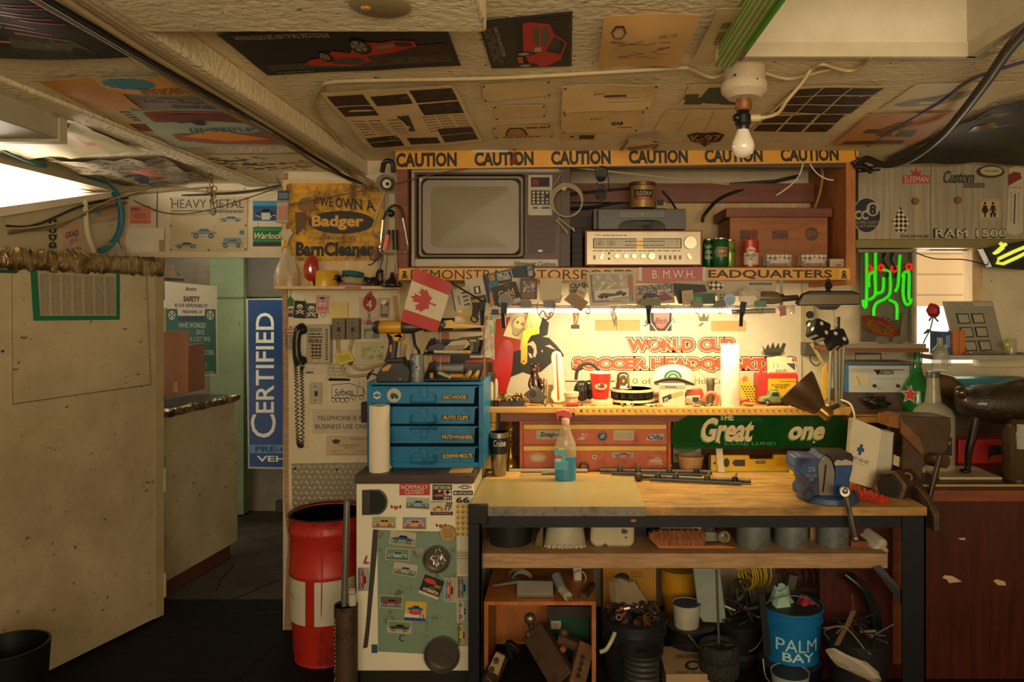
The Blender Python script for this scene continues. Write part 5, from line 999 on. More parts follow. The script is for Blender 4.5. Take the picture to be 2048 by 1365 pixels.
DFl=3.30;P=PL(DFl);fq=hom([(832,536),(906,568),(875,666),(802,643)])
n=N('canadian_flag','small red and white maple leaf flag on a stick by the cordless driver','flag');n.warp=sag(P,.02,9)
c=n.p('cloth','red and white cloth');c.sheet([fq(0,0),fq(1,0),fq(1,1),fq(0,1)],P,'c8bc9c',0,10,12,.001)
for v0,v1 in((0,.23),(.76,1)):c.sheet([fq(0,v0),fq(1,v0),fq(1,v1),fq(0,v1)],P,'b02a22',1,10,4)
half=[(0,-1),(.10,-.78),(.17,-.74),(.32,-.80),(.26,-.40),(.34,-.36),(.56,-.60),(.62,-.46),(.86,-.50),(.78,-.24),(.92,-.14),(.50,.16),(.52,.32),(.08,.26),(.06,.30),(.08,.72)]
leaf=half+[(-x,y)for x,y in half[::-1][:-1]]
c.pg([fq(.46+.40*(y),.5-.24*x)for x,y in leaf],P,'b02a22',2)
n.p('stick','thin black stick').tube([W(902,566,DFl),W(935,585,DFl+.02),W(965,603,DFl+.05)],.004,'1a1612',6,1)
def leaning(name,label,cat,q,D,m,t=.02,lm=None):n=N(name,label,cat);n.bev=.001;n.pr(q,D,t,m);n.P=PL(D);n.q=hom(q);n.sub=lambda a,b,c,d:[n.q(a,b),n.q(c,b),n.q(c,d),n.q(a,d)];return n
n=leaning('parts_packet','white parts packet with a black numeral one leaning behind the flag stick','packet',[(929,560),(972,551),(984,606),(936,614)],3.50,'b8ae94',.012);n.pg(n.sub(.36,.34,.64,.62),n.P,'14120f',1);n.tx('1',n.sub(.44,.38,.56,.58),n.P,'d8ccb4',.04,2);n.pg(n.sub(.84,0,1,1),n.P,'1c1c20',1);n.pg(n.sub(.1,.7,.82,.96),n.P,'2a2a20',1);n.lines(n.sub(.12,.66,.8,.72),n.P,'2a2a20',2,4);n.pg(n.sub(.2,.8,.7,.92),n.P,'b89a3a',2)
n=leaning('barcode_packet','white card with barcode and handwriting below the numbered packet','packet',[(903,580),(935,572),(945,613),(911,622)],3.47,'b8ae94',.006);n.lines(n.sub(.25,.35,.4,.8),n.P,'3a362c',12,1,.6);n.lines(n.sub(.55,.2,.9,.95),n.P,'1c1a16',4,2,.5);n.pg(n.sub(-.03,0,.03,1),n.P,'1a1814',1)
n=leaning('belt_box','dark blue belts and hoses box lying on the strip light','box',[(974,549),(1048,532),(1054,556),(978,568)],3.52,'14283c',.05);n.pg(n.sub(.04,.12,.7,.88),n.P,'b8b4a4',1);n.pg(n.sub(.06,.17,.68,.83),n.P,'142434',2);n.pg([n.q(.15+.09*math.cos(a*1.047),.5+.3*math.sin(a*1.047))for a in range(6)],n.P,'c8a040',3);n.tx('NAPA',n.sub(.08,.4,.22,.6),n.P,'14283c',.03,4);n.tx('BELTS\nHOSES',n.sub(.28,.22,.64,.8),n.P,'c8c4b4',.03,3);n.pr([(1050,531),(1067,529),(1068,553),(1055,556)],3.515,.05,'182c40');n.tx('BELTS',[(1057,552),(1055,533),(1063,532),(1066,551)],PL(3.515),'c8c4b4',.02,1)
n=leaning('filter_box','black oil filter box with gold lettering on the strip light','box',[(983,576),(1030,563),(1043,604),(991,616)],3.46,'1c1814',.04);n.tx('Gold',n.sub(.22,.28,.85,.62),n.P,'c8903c',.03,2);n.tx('filter',n.sub(.5,.62,.85,.76),n.P,'c8bca0',.01,2);n.pg(n.sub(.45,.8,1,1),n.P,'b8ae94',1);n.tx('FUEL',n.sub(.55,.08,.75,.14),n.P,'a8a08c',0,2)
n=leaning('blue_packet','slim bright blue packet squeezed behind the filter box','packet',[(977,566),(996,560),(998,612),(980,612)],3.49,'2a6a8c',.008);n.pg(n.sub(.1,.4,.6,1),n.P,'c0852c',1)
n=leaning('trading_card','red framed trading card in a sleeve clipped on the strip light','card',[(1041,557),(1074,557),(1074,599),(1041,598)],3.44,'5c2a1e',.004);n.sheet(n.sub(.12,.14,.88,.68),n.P,'photo_mix',1);n.lines(n.sub(.1,.72,.9,.96),n.P,'a87850',4,3)
n=leaning('white_envelope','tall white envelope behind the trading card','envelope',[(1024,556),(1060,556),(1060,612),(1026,612)],3.50,'c0b69c',.003)
n=leaning('note_stack','stack of blank cream note sheets clipped beside the trading card','notes',[(1080,556),(1126,555),(1121,598),(1080,602)],3.44,'b8aa84',.008);n.pr([(1084,598),(1126,590),(1120,606),(1086,608)],3.45,.004,'a89a78')
n=leaning('street_sign','cream sign with black block letters half hidden behind the wooden square','sign',[(1137,564),(1172,563),(1172,586),(1138,587)],3.55,'a89c7c',.006);n.tx('CRASH',n.sub(.08,.12,1.1,.58),n.P,'241e18',.03,1);n.lines(n.sub(.08,.66,.6,.92),n.P,'241e18',2,2,.6)
n=leaning('cream_tag','small tilted cream tag behind the wooden square','tag',[(1158,572),(1176,580),(1166,602),(1150,592)],3.45,'b8a884',.003);n.lines(n.sub(.2,.3,.8,.6),n.P,'5a4c3c',2,2)
n=leaning('wooden_square','plain brown wooden square tilted like a diamond on the strip light','block',[(1144,583),(1177,605),(1162,624),(1128,600)],3.42,'8a6c48',.012);n.lines(n.sub(.2,.3,.8,.7),n.P,'6a5034',3,1,.1)
n=leaning('photo_sheet','white bordered photo sheet behind a crumpled plastic bag','photo',[(1172,544),(1272,543),(1274,608),(1180,612)],3.47,'b8b098',.002);n.sheet(n.sub(.06,.08,.93,.92),n.P,'8a8878',1);n.pg(n.sub(.1,.12,.5,.5),n.P,'5a6468',2);n.pg([n.q(.7,.1),n.q(.93,.2),n.q(.93,.9),n.q(.8,.9)],n.P,'a86c58',2);n.pg(n.sub(.6,.7,.9,.9),n.P,'6c9898',3)
n=N('plastic_bag','crumpled clear bag clipped over the white bordered photo','bag');n.warp=sag(PL(3.44),.03,22);n.sheet([(1184,552),(1254,548),(1258,604),(1186,600)],PL(3.45),'clear_bag',0,10,8,.001)
n=leaning('truck_sticker','white sticker with an ink truck drawing clipped before the bag','sticker',[(1188,582),(1258,576),(1258,593),(1190,602)],3.41,'c8beaa',.001);n.pg([n.q(u,v)for u,v in((.08,.55),(.2,.3),(.55,.5),(.62,.3),(.74,.2),(.78,.4),(.92,.5),(.92,.72),(.08,.78))],n.P,'4c483c',1)
for u in(.18,.3,.82):n.pg([n.q(u+.05*math.cos(a),.76+.16*math.sin(a))for a in range(7)],n.P,'1c1a16',2)
n=leaning('comic_page','colourful comic style clipping leaning next to the photo sheet','clipping',[(1270,572),(1346,566),(1350,606),(1274,610)],3.46,'a8946c',.002);n.sheet(n.sub(.02,.03,.98,.5),n.P,'photo_mix',1);n.pg([n.q(u,v)for u,v in((.15,.6),(.3,.42),(.5,.45),(.6,.62),(.4,.7))],n.P,'28303c',2);n.pg([n.q(u,v)for u,v in((.55,.6),(.8,.5),(.98,.8),(.7,.9),(.6,.8))],n.P,'7a3858',2);n.pg([n.q(.22+.05*math.cos(a),.66+.12*math.sin(a))for a in range(7)],n.P,'14120f',3)
n=N('black_pouch','black folded pouch lying behind the receipts','pouch');n.pr([(1345,567),(1410,570),(1414,584),(1372,586),(1366,608),(1358,608)],3.48,.02,'1e1a16')
n=leaning('white_placard','long white panel with a small black plate under the yellow slogan strip','panel',[(1340,563),(1552,562),(1552,592),(1340,592)],3.56,'b0a68c',.004);n.pg(Q(1499,566,1543,570),n.P,'1c1a16',1);n.lines(Q(1503,567,1540,569),n.P,'b0a68c',1,3)
n=leaning('receipt','creased brown receipt clipped on the strip light','receipt',[(1363,582),(1386,580),(1388,610),(1365,610)],3.44,'b09c74',.003);n.lines(n.sub(.15,.2,.85,.8),n.P,'7c6848',5,2,.25)
n=leaning('green_card','green business card clipped next to the receipt','card',[(1387,588),(1430,587),(1431,608),(1388,609)],3.43,'1c6a34',.003);n.pg(n.sub(.42,.02,1,.98),n.P,'2c4c34',1);n.lines(n.sub(.06,.3,.36,.7),n.P,'8cb48c',3,2)
n=leaning('parts_strip','cream strip with a row of black dots beside the green card','strip',[(1434,584),(1446,584),(1448,610),(1436,611)],3.44,'a8946c',.003)
for i in range(3):n.pg(ell(1441,590+i*6,2),n.P,'1c1814',1)
n=N('badge_cluster','pile of checkered flag scraps on the strip light','scraps');n.pr([(1416,564),(1432,562),(1448,570),(1445,580),(1422,580)],3.53,.01,'checker_flag')
n=N('blue_tape','round blue plastic puck standing beside the cream strip','puck');n.cy(W(1459,599,3.42),W(1459,599,3.45),.028,'2a7ca0/r.25',28);n.cy(W(1459,602,3.419),W(1459,602,3.43),.018,'1c5c7c/r.25',24)
n=N('plastic_bag','plastic bag of grey hardware bulging next to the blue puck','bag');n.warp=sag(PL(3.44),.02,25);n.ball(1498,594,3.46,.05,'clear_bag',sy=.4,sz=.9,lump=.4)
n=N('hardware_bag','long brown plastic bag of hardware at the end of the strip light','bag');n.hull([[W(x+1.5*math.sin(a),596+13*s_*math.sin(a),3.49+.02*math.cos(a))for a in[k*.628 for k in range(10)]]for x,s_ in((1512,.6),(1525,1),(1545,1.05),(1558,.9),(1562,.5))],'6a5844/r.25/s30');
n=N('wrapped_tool','plastic wrapped chrome tool with a red end under the strip light','tool');n.p('tool','chrome tool').cy(W(1462,624,3.44),W(1550,622,3.44),.012,'8c8470/m.8/r.25',12);n.p('card_end','red card end').pr([(1558,613),(1572,612),(1573,631),(1559,633)],3.43,.006,'a02c24');n.p('wrapper','clear wrapper').pr([(1458,614),(1572,611),(1573,632),(1458,634)],3.425,.02,'clear_case')
n=N('chrome_ratchet','chrome tool handle poking out beside the car mirror','tool');n.cy(W(1560,598,3.5),W(1596,596,3.5),.014,'8c8678/m.9/r.15',16);n.cy(W(1552,590,3.52),W(1568,590,3.52),.004,'8c8678/m.9/r.15',8)
def clamp(label,x,y,D,col,a=0):
 n=N('spring_clamp',label,'clamp','clamps along the strip light')
 b=n.p('jaw','dark metal jaw');b.pr([(x-6,y),(x+6,y),(x+5,y+22),(x+2,y+36),(x-3,y+36),(x-6,y+22)],D,.008,'2a2722/m.5');b.rot(0,(x,y,D),'Y',a);b.bev=.001
 b=n.p('handle','rubber handle');b.tube([(x-2,y+22,D-.012),(x,y+50,D-.03)],.01,col,8);b.rot(0,(x,y,D),'Y',a);b.ang=60
 b=n.p('handle','rubber handle');b.tube([(x-2,y+22,D+.012),(x,y+48,D+.03)],.01,col,8);b.rot(0,(x,y,D),'Y',a);b.ang=60;return n
clamp('black spring clamp holding the flag stick to the strip light',965,600,3.37,'191613/r.4')
clamp('black spring clamp between a skull bag and a white badge',1008,606,3.39,'191613/r.4')
clamp('black spring clamp gripping the plastic bag of grey hardware',1488,604,3.39,'191613/r.4',8)
n=clamp('black spring clamp with an olive grip below the comic clipping',1298,598,3.39,'191613/r.4');n.p('grip','olive grip').bx(1281,598,1321,611,3.37,.02,'5c6430/r.5')
n=N('round_tin','dark round lid clipped before the gold lettered box','lid');n.cy(W(1011,601,3.40),W(1011,601,3.42),.033,'3a342a/m.5/r.3',28);n.cy(W(1011,601,3.399),W(1011,601,3.41),.027,'2c2820/m.5/r.3',28)
n=N('round_badge','white round badge with a small dark truck hanging from the strip light','badge');n.cy(W(990,625,3.40),W(990,625,3.404),.030,'b8b4a4',28);n.pg(Q(983,619,997,629),PL(3.40),'2a3430',1);n.pg(Q(981,627,999,630),PL(3.40),'1c201c',2);n.lines((980,633,1000,635),PL(3.40),'5a5a50',1,3)
for i,(x,m)in enumerate(((1052,'2a2722'),(1100,'2a2722'),(1395,'3a3428'),(1440,'2c2a22'),(1522,'2c5a3c'))):
 n=N('binder_clip',('black binder clip under the red framed trading card','black binder clip under the cream note sheets','dark binder clip under the green business card','dark binder clip under the cream dotted strip','green binder clip under the brown hardware bag')[i],'clip','binder clips on the strip light');b=n.p('body');b.pr([(x-10,602),(x+10,602),(x+12,614),(x-12,614)],3.415,.02,m+'/m.3/r.35');n.p('handle','wire handle').tube([(x-5,613,3.41),(x-3,626,3.40),(x+3,626,3.40),(x+5,613,3.41)],.0016,'a89c80/m.7',5)
n=N('skull_bag','white cloth bag with a printed bearded skull hanging from the strip light','bag');sq=[(1030,612),(1068,630),(1046,681),(1007,672)];n.warp=sag(PL(3.58),.012,14);n.sheet(sq,PL(3.62),'948a6c',0,8,8,.006);h=hom(sq);P9=PL(3.615)
n.pg([h(.5+.32*math.cos(a/3)*(1-.25*(math.sin(a/3)>.3)),.52+.36*math.sin(a/3))for a in range(19)],P9,'8a784e',1);n.pg([h(.5+.26*math.cos(a/3),.42+.22*math.sin(a/3))for a in range(19)],P9,'a89468',2)
for du in(-.12,.12):n.pg([h(.5+du+.07*math.cos(a),.44+.06*math.sin(a))for a in range(7)],P9,'5c4c30',3)
for du in(-.16,-.05,.06,.16):n.sheet([h(.48+du,.62),h(.52+du,.62),h(.51+du*.8,.86),h(.49+du*.8,.86)],P9,'6a5838',3)
n.p('tie_string','white tie string').tube([(1034,614,3.59),(1050,606,3.59),(1060,622,3.58),(1064,616,3.59)],.002,'c8bea0',5)
n=N('bench_brush','yellow handled brush with tan bristles hanging under the strip light','brush');b=n.p('handle','yellow plastic handle');b.pr([(1078,656),(1079,668),(1062,672),(1055,684),(1054,726),(1048,731),(1041,726),(1042,690),(1046,664),(1056,657)],3.56,.018,'b88c08/r.35');b.bev=.004;b.cy(W(1047,723,3.559),W(1047,723,3.562),.004,'1c1814',10)
b=n.p('bristles','tan bristles');b.pr([(1048,658),(1078,657),(1088,626),(1062,610)],3.562,.02,'bristle')
n=N('cable_hoop','thin grey cable hoop dangling from a binder clip','cable');n.tube([(1076,604,3.385),(1074,618,3.385),(1080,634,3.38),(1092,640,3.38),(1104,632,3.38),(1108,616,3.385),(1106,602,3.385)],.0022,'4a463c/r.3');n.tube([(1078,632,3.38),(1086,622,3.37),(1096,636,3.38),(1102,624,3.37)],.004,'c8bc98')
n=N('string_tangle','tangle of white string hanging from the strip light before the trophy print','string')
for i in range(9):n.tube([(1228+R.uniform(-6,8),612,3.41),(1226+R.uniform(-6,8),622+R.uniform(0,6),3.40),(1230+R.uniform(-6,6),632+R.uniform(0,5),3.40),(1231+R.uniform(-3,3),645+R.uniform(0,18),3.40)],.0016,'c8bc98',4)
for i,p in enumerate(([(1276,610),(1322,672),(1368,712),(1412,758)],[(1368,610),(1324,672),(1270,735),(1254,752)])):cable('string_line',('twine running down before the banner to the grey grease nozzle','twine running down before the banner to the chrome bell')[i],[(x,y,3.56+.05*k)for k,(x,y)in enumerate(p)],.0016,'b8a474','twines before the banner','string')
n=N('curled_tube','string of small clear plugs hooked along the strip light','plugs')
for i in range(14):n.p('plug').coil(W(1246+i*7.5,613+R.uniform(-1,2),3.405),(R.uniform(-.4,.4),1,0),.008,.0018,1,'c8b87c/r.3',0,5,0,10)
n=N('hanging_clip','small cream hook hanging off the strip light by the wooden square','hook');n.tube([(1175,612,3.41),(1180,624,3.40),(1175,628,3.40),(1171,622,3.40)],.003,'c0b088',6)
n=N('car_mirror','black framed rear view mirror hanging from the shelf unit','mirror');D=3.34
b=n.p('housing','black housing');b.pr([(1606,588),(1622,582),(1706,582),(1721,588),(1721,610),(1598,612),(1592,608)],D,.03,'24201a/r.4');b.bev=.006;b=n.p('glass','dull mirror glass');b.pr([(1608,590),(1719,590),(1719,608),(1598,610)],D-.002,.004,'6c6450/m.6/r.3')
b=n.p('stem');b.tube([(1657,583,D+.02),(1655,570,D+.1),(1657,560,DC+.03)],.011,'1c1814',8);b.ball(1657,572,D+.08,.018,'1c1814');n.p('map_light','black lower bracket').pr([(1632,612),(1682,611),(1672,620),(1642,620)],D+.004,.02,'17140f')
for lab,cx,cy,s_,a,b_ in(('black fuzzy die showing two spots, hung higher under the car mirror',1636,661,.079,18,25),('black fuzzy die showing four spots on its lower face, hung lower under the car mirror',1671,680,.079,-14,28)):
 n=N('fuzzy_die',lab,'die','fuzzy dice on the mirror');c=W(cx,cy,3.36);h_=s_/2;b=n.p('body');b.wb(tuple(c-Vector((h_,)*3)),tuple(c+Vector((h_,)*3)),'14100f/r.9');b.bev=.012
 sp=n.p('spots','white spots');sp.ang=60
 def spot(x,y,z,ax):
  p0=c+Vector((x,y,z))*h_;sp.cy(p0+ax*.001,p0-ax*.004,.0095,'c8c0ac',12)
 for x,z in((-.4,.4),(.4,-.4)):spot(x,-1,z,Vector((0,-1,0)))
 if cx<1650:
  for y,z in((-.4,-.4),(.4,.4)):spot(-1,y,z,Vector((-1,0,0)))
 for x in(-.45,.45):
  for y in(-.45,0,.45):spot(x,y,-1,Vector((0,0,-1)))
 for e in(b,sp):
  e.rot(0,c,'X',0);e.rot(0,c,'Z',b_*.6);e.rot(0,c,'X',-24);e.rot(0,c,'Y',a)
 n.p('string','white string').tube([W(cx+4,cy-28,3.36),W(1640 if cx<1650 else 1664,616,3.35)],.0025,'b8a884',5,1)
# ---------------------------------------------------------------- red drum like translucent blade, hanging things by the rack
n=N('red_scraper','translucent red oval board standing beside the wire rack','board');n.pr([(1000,690),(1008,681),(1018,680),(1025,690),(1027,704),(1024,740),(1016,770),(1008,809),(992,809),(987,760),(988,735),(994,708)],3.72,.006,'b0221a/r.12/a.9')
n=N('green_packet','small green packet hanging beside the strip light end','packet');n.bx(980,640,990,668,3.44,.012,'2a7a34/r.3');n.bev=.002
n=N('clear_pouch','clear pouch of fittings hanging from the wire rack corner','pouch');n.warp=sag(PL(3.38),.02,30);n.sheet([(972,640),(988,640),(990,720),(970,712)],PL(3.42),'clear_bag',0,5,10,.004)
n=N('paper_bag','yellow tinted clear bag hanging behind the yellow multi tool','bag');n.warp=sag(PL(3.42),.02,20);n.sheet([(914,622),(958,612),(972,655),(906,660)],PL(3.45),'c8ac5c/a.6/r.25',0,6,6,.003)
n=N('key_bundle','dark bundle of keys hanging below the numbered packet','keys')
for i in range(5):n.p('key').pr([(950+R.uniform(-6,6),608+R.uniform(-4,4)),(958+R.uniform(-4,4),606),(952+R.uniform(-8,4),634+R.uniform(-6,8)),(945+R.uniform(-4,4),632)],3.41-.006*i,.003,'2c2822/m.6')
n.p('ring').coil(W(949,638,3.40),(0,1,.2),.016,.003,1,'2c2822/m.7')
# ================================================================ BLUE CABINET AND WHAT STANDS ON IT
ZF=.925
DBc=3.33;zt=H-(765-CY)/F*DBc
n=N('parts_cabinet','blue steel four drawer parts cabinet standing on the fridge top','cabinet')
b=n.p('case','blue steel case');xa,xb=W(734,0,DBc).x,W(967,0,DBc).x
b.wb((xa,DBc,zt-.012),(xb,DBc+.44,zt),'blue_metal');b.wb((xa,DBc,ZF),(xa+.02,DBc+.44,zt-.012),'blue_metal');b.wb((xb-.022,DBc,ZF),(xb,DBc+.44,zt-.012),'blue_metal');b.wb((xa+.02,DBc,ZF),(xb-.022,DBc+.44,ZF+.025),'blue_metal');b.wb((xa+.02,DBc+.42,ZF),(xb-.022,DBc+.44,zt),'blue_metal');b.bev=.002
Pd=PL(DBc+.004)
for i,(y0,y1,txt,hw)in enumerate(((773,808,'EL&CT-ANCHORS',0),(814,848,'AUTO CLIPS',0),(853,887,'NUTS+WASHERS',1),(894,929,'SCREWS+BOLTS',0))):
 d=n.p('drawer',('drawer with two white stickers','drawer behind the paper towel top','drawer with its bail handle raised','lowest drawer')[i]);d.pr([(742,y0),(956,y0),(950,y0+4),(948,y1-2),(948,y1),(742,y1),(742,y0+4)],DBc+.004,.4,'blue_metal');d.pr([(741,y0),(957,y0),(953,y0+3.5),(745,y0+3.5)],DBc-.002,.006,'blue_metal');d.bev=.0015
 w0,w1=(884,936)if i==0 else(883,939)if i==1 else(882,948)
 ym=y0+(22 if i<3 else 19);d.pg(Q(w0+1,ym-5,w1,ym+4),Pd,'17140f',1);d.tx(txt,(w0+3,ym-4.3,w1-3,ym+3.2,R.uniform(-1,1)),Pd,'d8b050',.02,2)
 hd=d.p('handle','bail handle');yh=y0+18 if not hw else y0+6;k=14 if not hw else-2
 hd.tube([(822,yh-2,DBc-.003),(821,yh+k*.6+2,DBc-.012),(823,yh+k,DBc-.016),(846,yh+k+1,DBc-.018),(868,yh+k,DBc-.016),(871,yh+k*.6+2,DBc-.012),(870,yh-2,DBc-.003)],.0042,'blue_metal',7,3)
 lt=d.p('latch','label holder latch');lt.pr([(840,y0+3),(853,y0+3),(855,y0+22),(849,y0+27),(842,y0+22)],DBc-.008,.012,'blue_metal');lt.bev=.0015;lt.pr(Q(826,y0+13,866,y0+22),DBc-.001,.004,'blue_metal')
 if i==0:
  d.pg([(754+8.5*math.cos(a*1.047+.524),791+8.5*math.sin(a*1.047+.524))for a in range(6)],Pd,'c0bca8',1);d.pg([(746.5,791),(754,787),(761.5,791),(754,795)],Pd,'1a6a90',2)
  d.pg(ell(788,791,14),Pd,'c0bca8',1);d.pg(ell(788,791,12.5),Pd,'b0b09c',2);d.pg([(780,795),(783,786),(790,787),(795,790),(795,796)],Pd,'1c4434',3);d.pg(ell(785,796,2.5),Pd,'1a1a18',4);d.pg(ell(794,795,3),Pd,'1a1a18',4)
n=N('paper_towel','white paper towel roll standing before the blue parts cabinet','paper towel');D=3.27;zb=on(ZF,D);b=n.p('roll','quilted white paper');b.lathe(759,D,[(7,813),(20,811),(20.5,813),(20.5,zb-3),(20,zb)],'d8ceb4/r.9/b.6/s30/d.05',32);b=n.p('core','cardboard core');b.lathe(759,D,[(7,840),(7,812.6)],'7c5c34',20);b.lathe(759,D,[(6.5,812.8),(6.5,840)],'5c4224',20);n.p('loose_sheet').pr([(778,925),(783,936),(779,940)],D+.02,.002,'d8ceb4')
ZK=zt
n=N('wire_rack','black three tier letter tray rack on the blue parts cabinet','rack')
for i,(y,D0,z)in enumerate(((661,3.40,None),(708,3.38,None),(760,3.36,None))):
 b=n.p('tray',('top tray','middle tray','bottom tray')[i]);zz=H-(y-CY)/F*D0;x_0,x_1=W(846,0,D0).x,W(962,0,D0).x
 if i==2:zz=ZK+.012
 b.wb((x_0,D0,zz-.008),(x_1,D0+.30,zz),'24201a/r.35');b.wb((x_0,D0+.29,zz),(x_1,D0+.30,zz+.05),'24201a/r.35');b.bev=.002
 for xx in(x_0,x_1-.006):b.add([(xx,D0,zz),(xx+.006,D0,zz),(xx+.006,D0+.3,zz),(xx,D0+.3,zz),(xx,D0+.16,zz+.06),(xx+.006,D0+.16,zz+.06),(xx+.006,D0+.3,zz+.06),(xx,D0+.3,zz+.06)],[(0,1,5,4),(4,5,6,7),(3,7,6,2),(0,4,7,3),(1,2,6,5),(0,3,2,1)],'24201a/r.35')
for x in(858,880,968):n.p('post','chrome post').cy(W(x,763,3.52 if x!=968 else 3.4),W(x,655,3.52 if x!=968 else 3.4),.004,'a09880/m.7/r.3',8)
zr=[H-(661-CY)/F*3.40,H-(708-CY)/F*3.38,ZK+.012]
n=N('multi_tool','yellow handled bit driver lying on the top tray of the rack','tool');b=n.p('body','yellow plastic body');b.pr([(886,642),(902,640),(912,646),(962,650),(962,656),(886,657.5)],3.40,.03,'d0a418/r.3');b.bev=.002;b=n.p('socket','black round end');b.cy(W(884,650,3.395),W(884,650,3.43),.016,'1a1712/r.3');b.cy(W(884,650,3.39),W(884,650,3.4),.009,'6a6458/m.6')
n=N('utility_saw','black handled saw lying on the middle rack tray','saw');n.pr([(853,703),(858,692),(884,684),(886,690),(902,690),(906,682),(922,676),(964,672),(964,676),(924,682),(912,696),(905,703)],3.42,.02,'1a1712/r.4');n.bev=.002
n=N('cream_box','open cream cardboard sleeve lying on the middle rack tray','box');n.pr([(888,698),(903,683),(932,680),(937,690),(930,698),(888,704)],3.40,.05,'b8a884');n.pr([(888,700),(896,692),(930,690),(926,700)],3.395,.003,'8c7c5c');n.bev=.001
n=N('marker_pen','white and yellow paint marker on the middle rack tray','marker');n.p('barrel').cy(W(884,704,3.385),W(942,704.5,3.39),.008,'c0b694',12);n.p('cap','white cap').cy(W(868,703.6,3.384),W(884,704,3.385),.007,'c8c0a4',12);n.p('band','yellow band').cy(W(928,704.4,3.3888),W(936,704.4,3.3894),.0083,'d0a418',12)
n=N('bit_box','black and cream boxed bits standing on the middle rack tray','box');n.bx(938,678,956,705,3.45,.04,'2a261e');n.pg(Q(939,679,953,684),PL(3.45),'a89870',1);n.tx('PRO',[(941,704),(941,686),(947,686),(947,704)],PL(3.45),'a89870',.02,1)
n=N('wooden_dowel','brown wooden dowel end on the middle rack tray','dowel');n.cy(W(851,702,3.40),W(872,700,3.55),.009,'8c5a2c',12)
n=N('shop_knife','yellow and clear utility knives bundled on the bottom rack tray','knife');n.cy(W(878,746,3.40),W(900,755,3.37),.008,'b8b8a8/r.2',10);n.cy(W(900,752,3.39),W(926,753,3.39),.009,'c8902c/r.3',10)
g='chuck keys on the bottom rack tray'
for x,l in((932,'brass plug tilted on the bottom rack tray, nearer the knives'),(949,'brass plug tilted on the bottom rack tray, at its end')):
 n=N('brass_plug',l,'plug',g);n.rev(W(x+8,745,3.48),W(x-1,757,3.37),[(0,.011),(.6,.013),(1,.013),(1,.008),(.8,.008)],'b89a50/m.5/r.3',14)
n=N('bottle_cork','small brown cork standing on the bottom rack tray','cork');n.lathe(863,3.40,[(4,746),(4.5,748),(4.5,on(zr[2],3.40))],'a87c40',14)
n=N('glass_dish','clear rectangular glass dish on the bottom rack tray','dish');n.bx(875,733,922,744,3.5,.08,'clear_case');n.bx(872,742,924,on(zr[2],3.5),3.5,.08,'3a342a/r.2')
n=N('magnet_bar','cream paper slip curled at the end of the rack','slip');n.pr([(955,640),(968,650),(976,668),(966,664)],3.42,.003,'c0b490')
n=N('red_flyer','red and white flyer pinned behind the wire rack','flyer');n.bx(864,664,898,745,3.76,.003,'b86c5c');n.pg([(864,664),(884,664),(872,700),(864,705)],PL(3.76),'c0b498',1)
n=N('red_black_flyer','dark print with a red band behind the rack end','flyer');n.bx(900,706,985,752,3.9,.003,'3a2c24');n.pg(Q(930,720,985,726,-4),PL(3.9),'b03a2c',1);n.pg(Q(940,706,985,716),PL(3.9),'b8a888',1)
n=N('paint_can','rusty paint splattered steel tube standing beside the wire rack','can');D=3.36;n.lathe(834,D,[(11,711),(13.5,709),(13.5,on(ZK,D)),(11,on(ZK,D))],'tin',28);b=n.p('paint_splash','teal and white paint splashes')
for i in range(16):a,r_=R.uniform(822,842),R.uniform(1,2.6);y=R.uniform(714,755);wrapq(b,834,D,13.5,a,y-r_,min(a+r_*1.4,846),y+r_,('4a8a94','b8b4a0','4c2418')[i%3],.5,2)
D=3.36
n=N('battery_charger','black and yellow battery charger holding the cordless driver','charger');b=n.p('body','black charger body');b.pr([(752,752),(760,737),(774,724),(806,724),(816,736),(819,752),(819,on(ZK,D-.05)),(752,on(ZK,D-.05))],D-.05,.13,'24231f/r.4');b.bev=.006;P=PL(D-.05)
b.pg([(764,738),(776,730),(784,730),(776,742),(764,743)],P,'b8882c',1);b.pg(Q(778,741,780,762),P,'14120f',1);b.pg([(783,731),(800,729),(798,742),(783,742)],P,'35332c',1)
cable('charger_lead','black lead looping from the battery charger down the cabinet edge',[(756,752,D),(742,748,D),(735,758,D+.02),(738,748,D+.05),(748,740,D+.06)],.004,'17140f')
n=N('impact_driver','yellow and black cordless impact driver parked on its charger','drill');n.ang=45
b=n.p('motor_housing','yellow motor housing');b.rev(W(756,655,D),W(806,654,D),[(0,.024),(.06,.029),(.9,.029),(1,.026)],'c8921c/r.4/d.5',24);b=n.p('rear_cap','black vented rear cap');b.rev(W(746,655,D),W(759,655,D),[(0,.018),(.3,.027),(1,.031)],'1c1a16/r.45',24)
for i in range(5):b.bx(752,645+i*4,757,647+i*4,D-.033,.02,'0c0b0a')
b=n.p('gear_case','worn grey gear case');b.rev(W(804,654,D),W(846,655,D),[(0,.029),(.3,.031),(.62,.025),(.8,.018),(1,.014)],'4a4640/m.5/r.4/d.6',24)
b=n.p('handle','black grip');b.hull([[W(cx+w*math.cos(a),y,D+.018*math.sin(a))for a in[k*.628 for k in range(10)]]for cx,y,w in((786,666,14),(787,680,10),(786,695,9.5),(783,710,10.5),(780,724,12))],'201e1a/r.5');b=n.p('trigger','yellow trigger guard');b.pr([(776,668),(806,668),(808,676),(804,682),(800,672),(796,684),(786,682),(784,674)],D-.018,.036,'c8921c/r.4/d.5');b.bev=.003
b=n.p('battery','black battery pack');b.pr([(770,719),(806,716),(808,727),(770,728)],D-.03,.07,'201e1a/r.45');b.bev=.003;n.p('logo_strip','yellow strip').pr([(780,690),(784,690),(783,706),(779,704)],D-.022,.004,'b8882c')
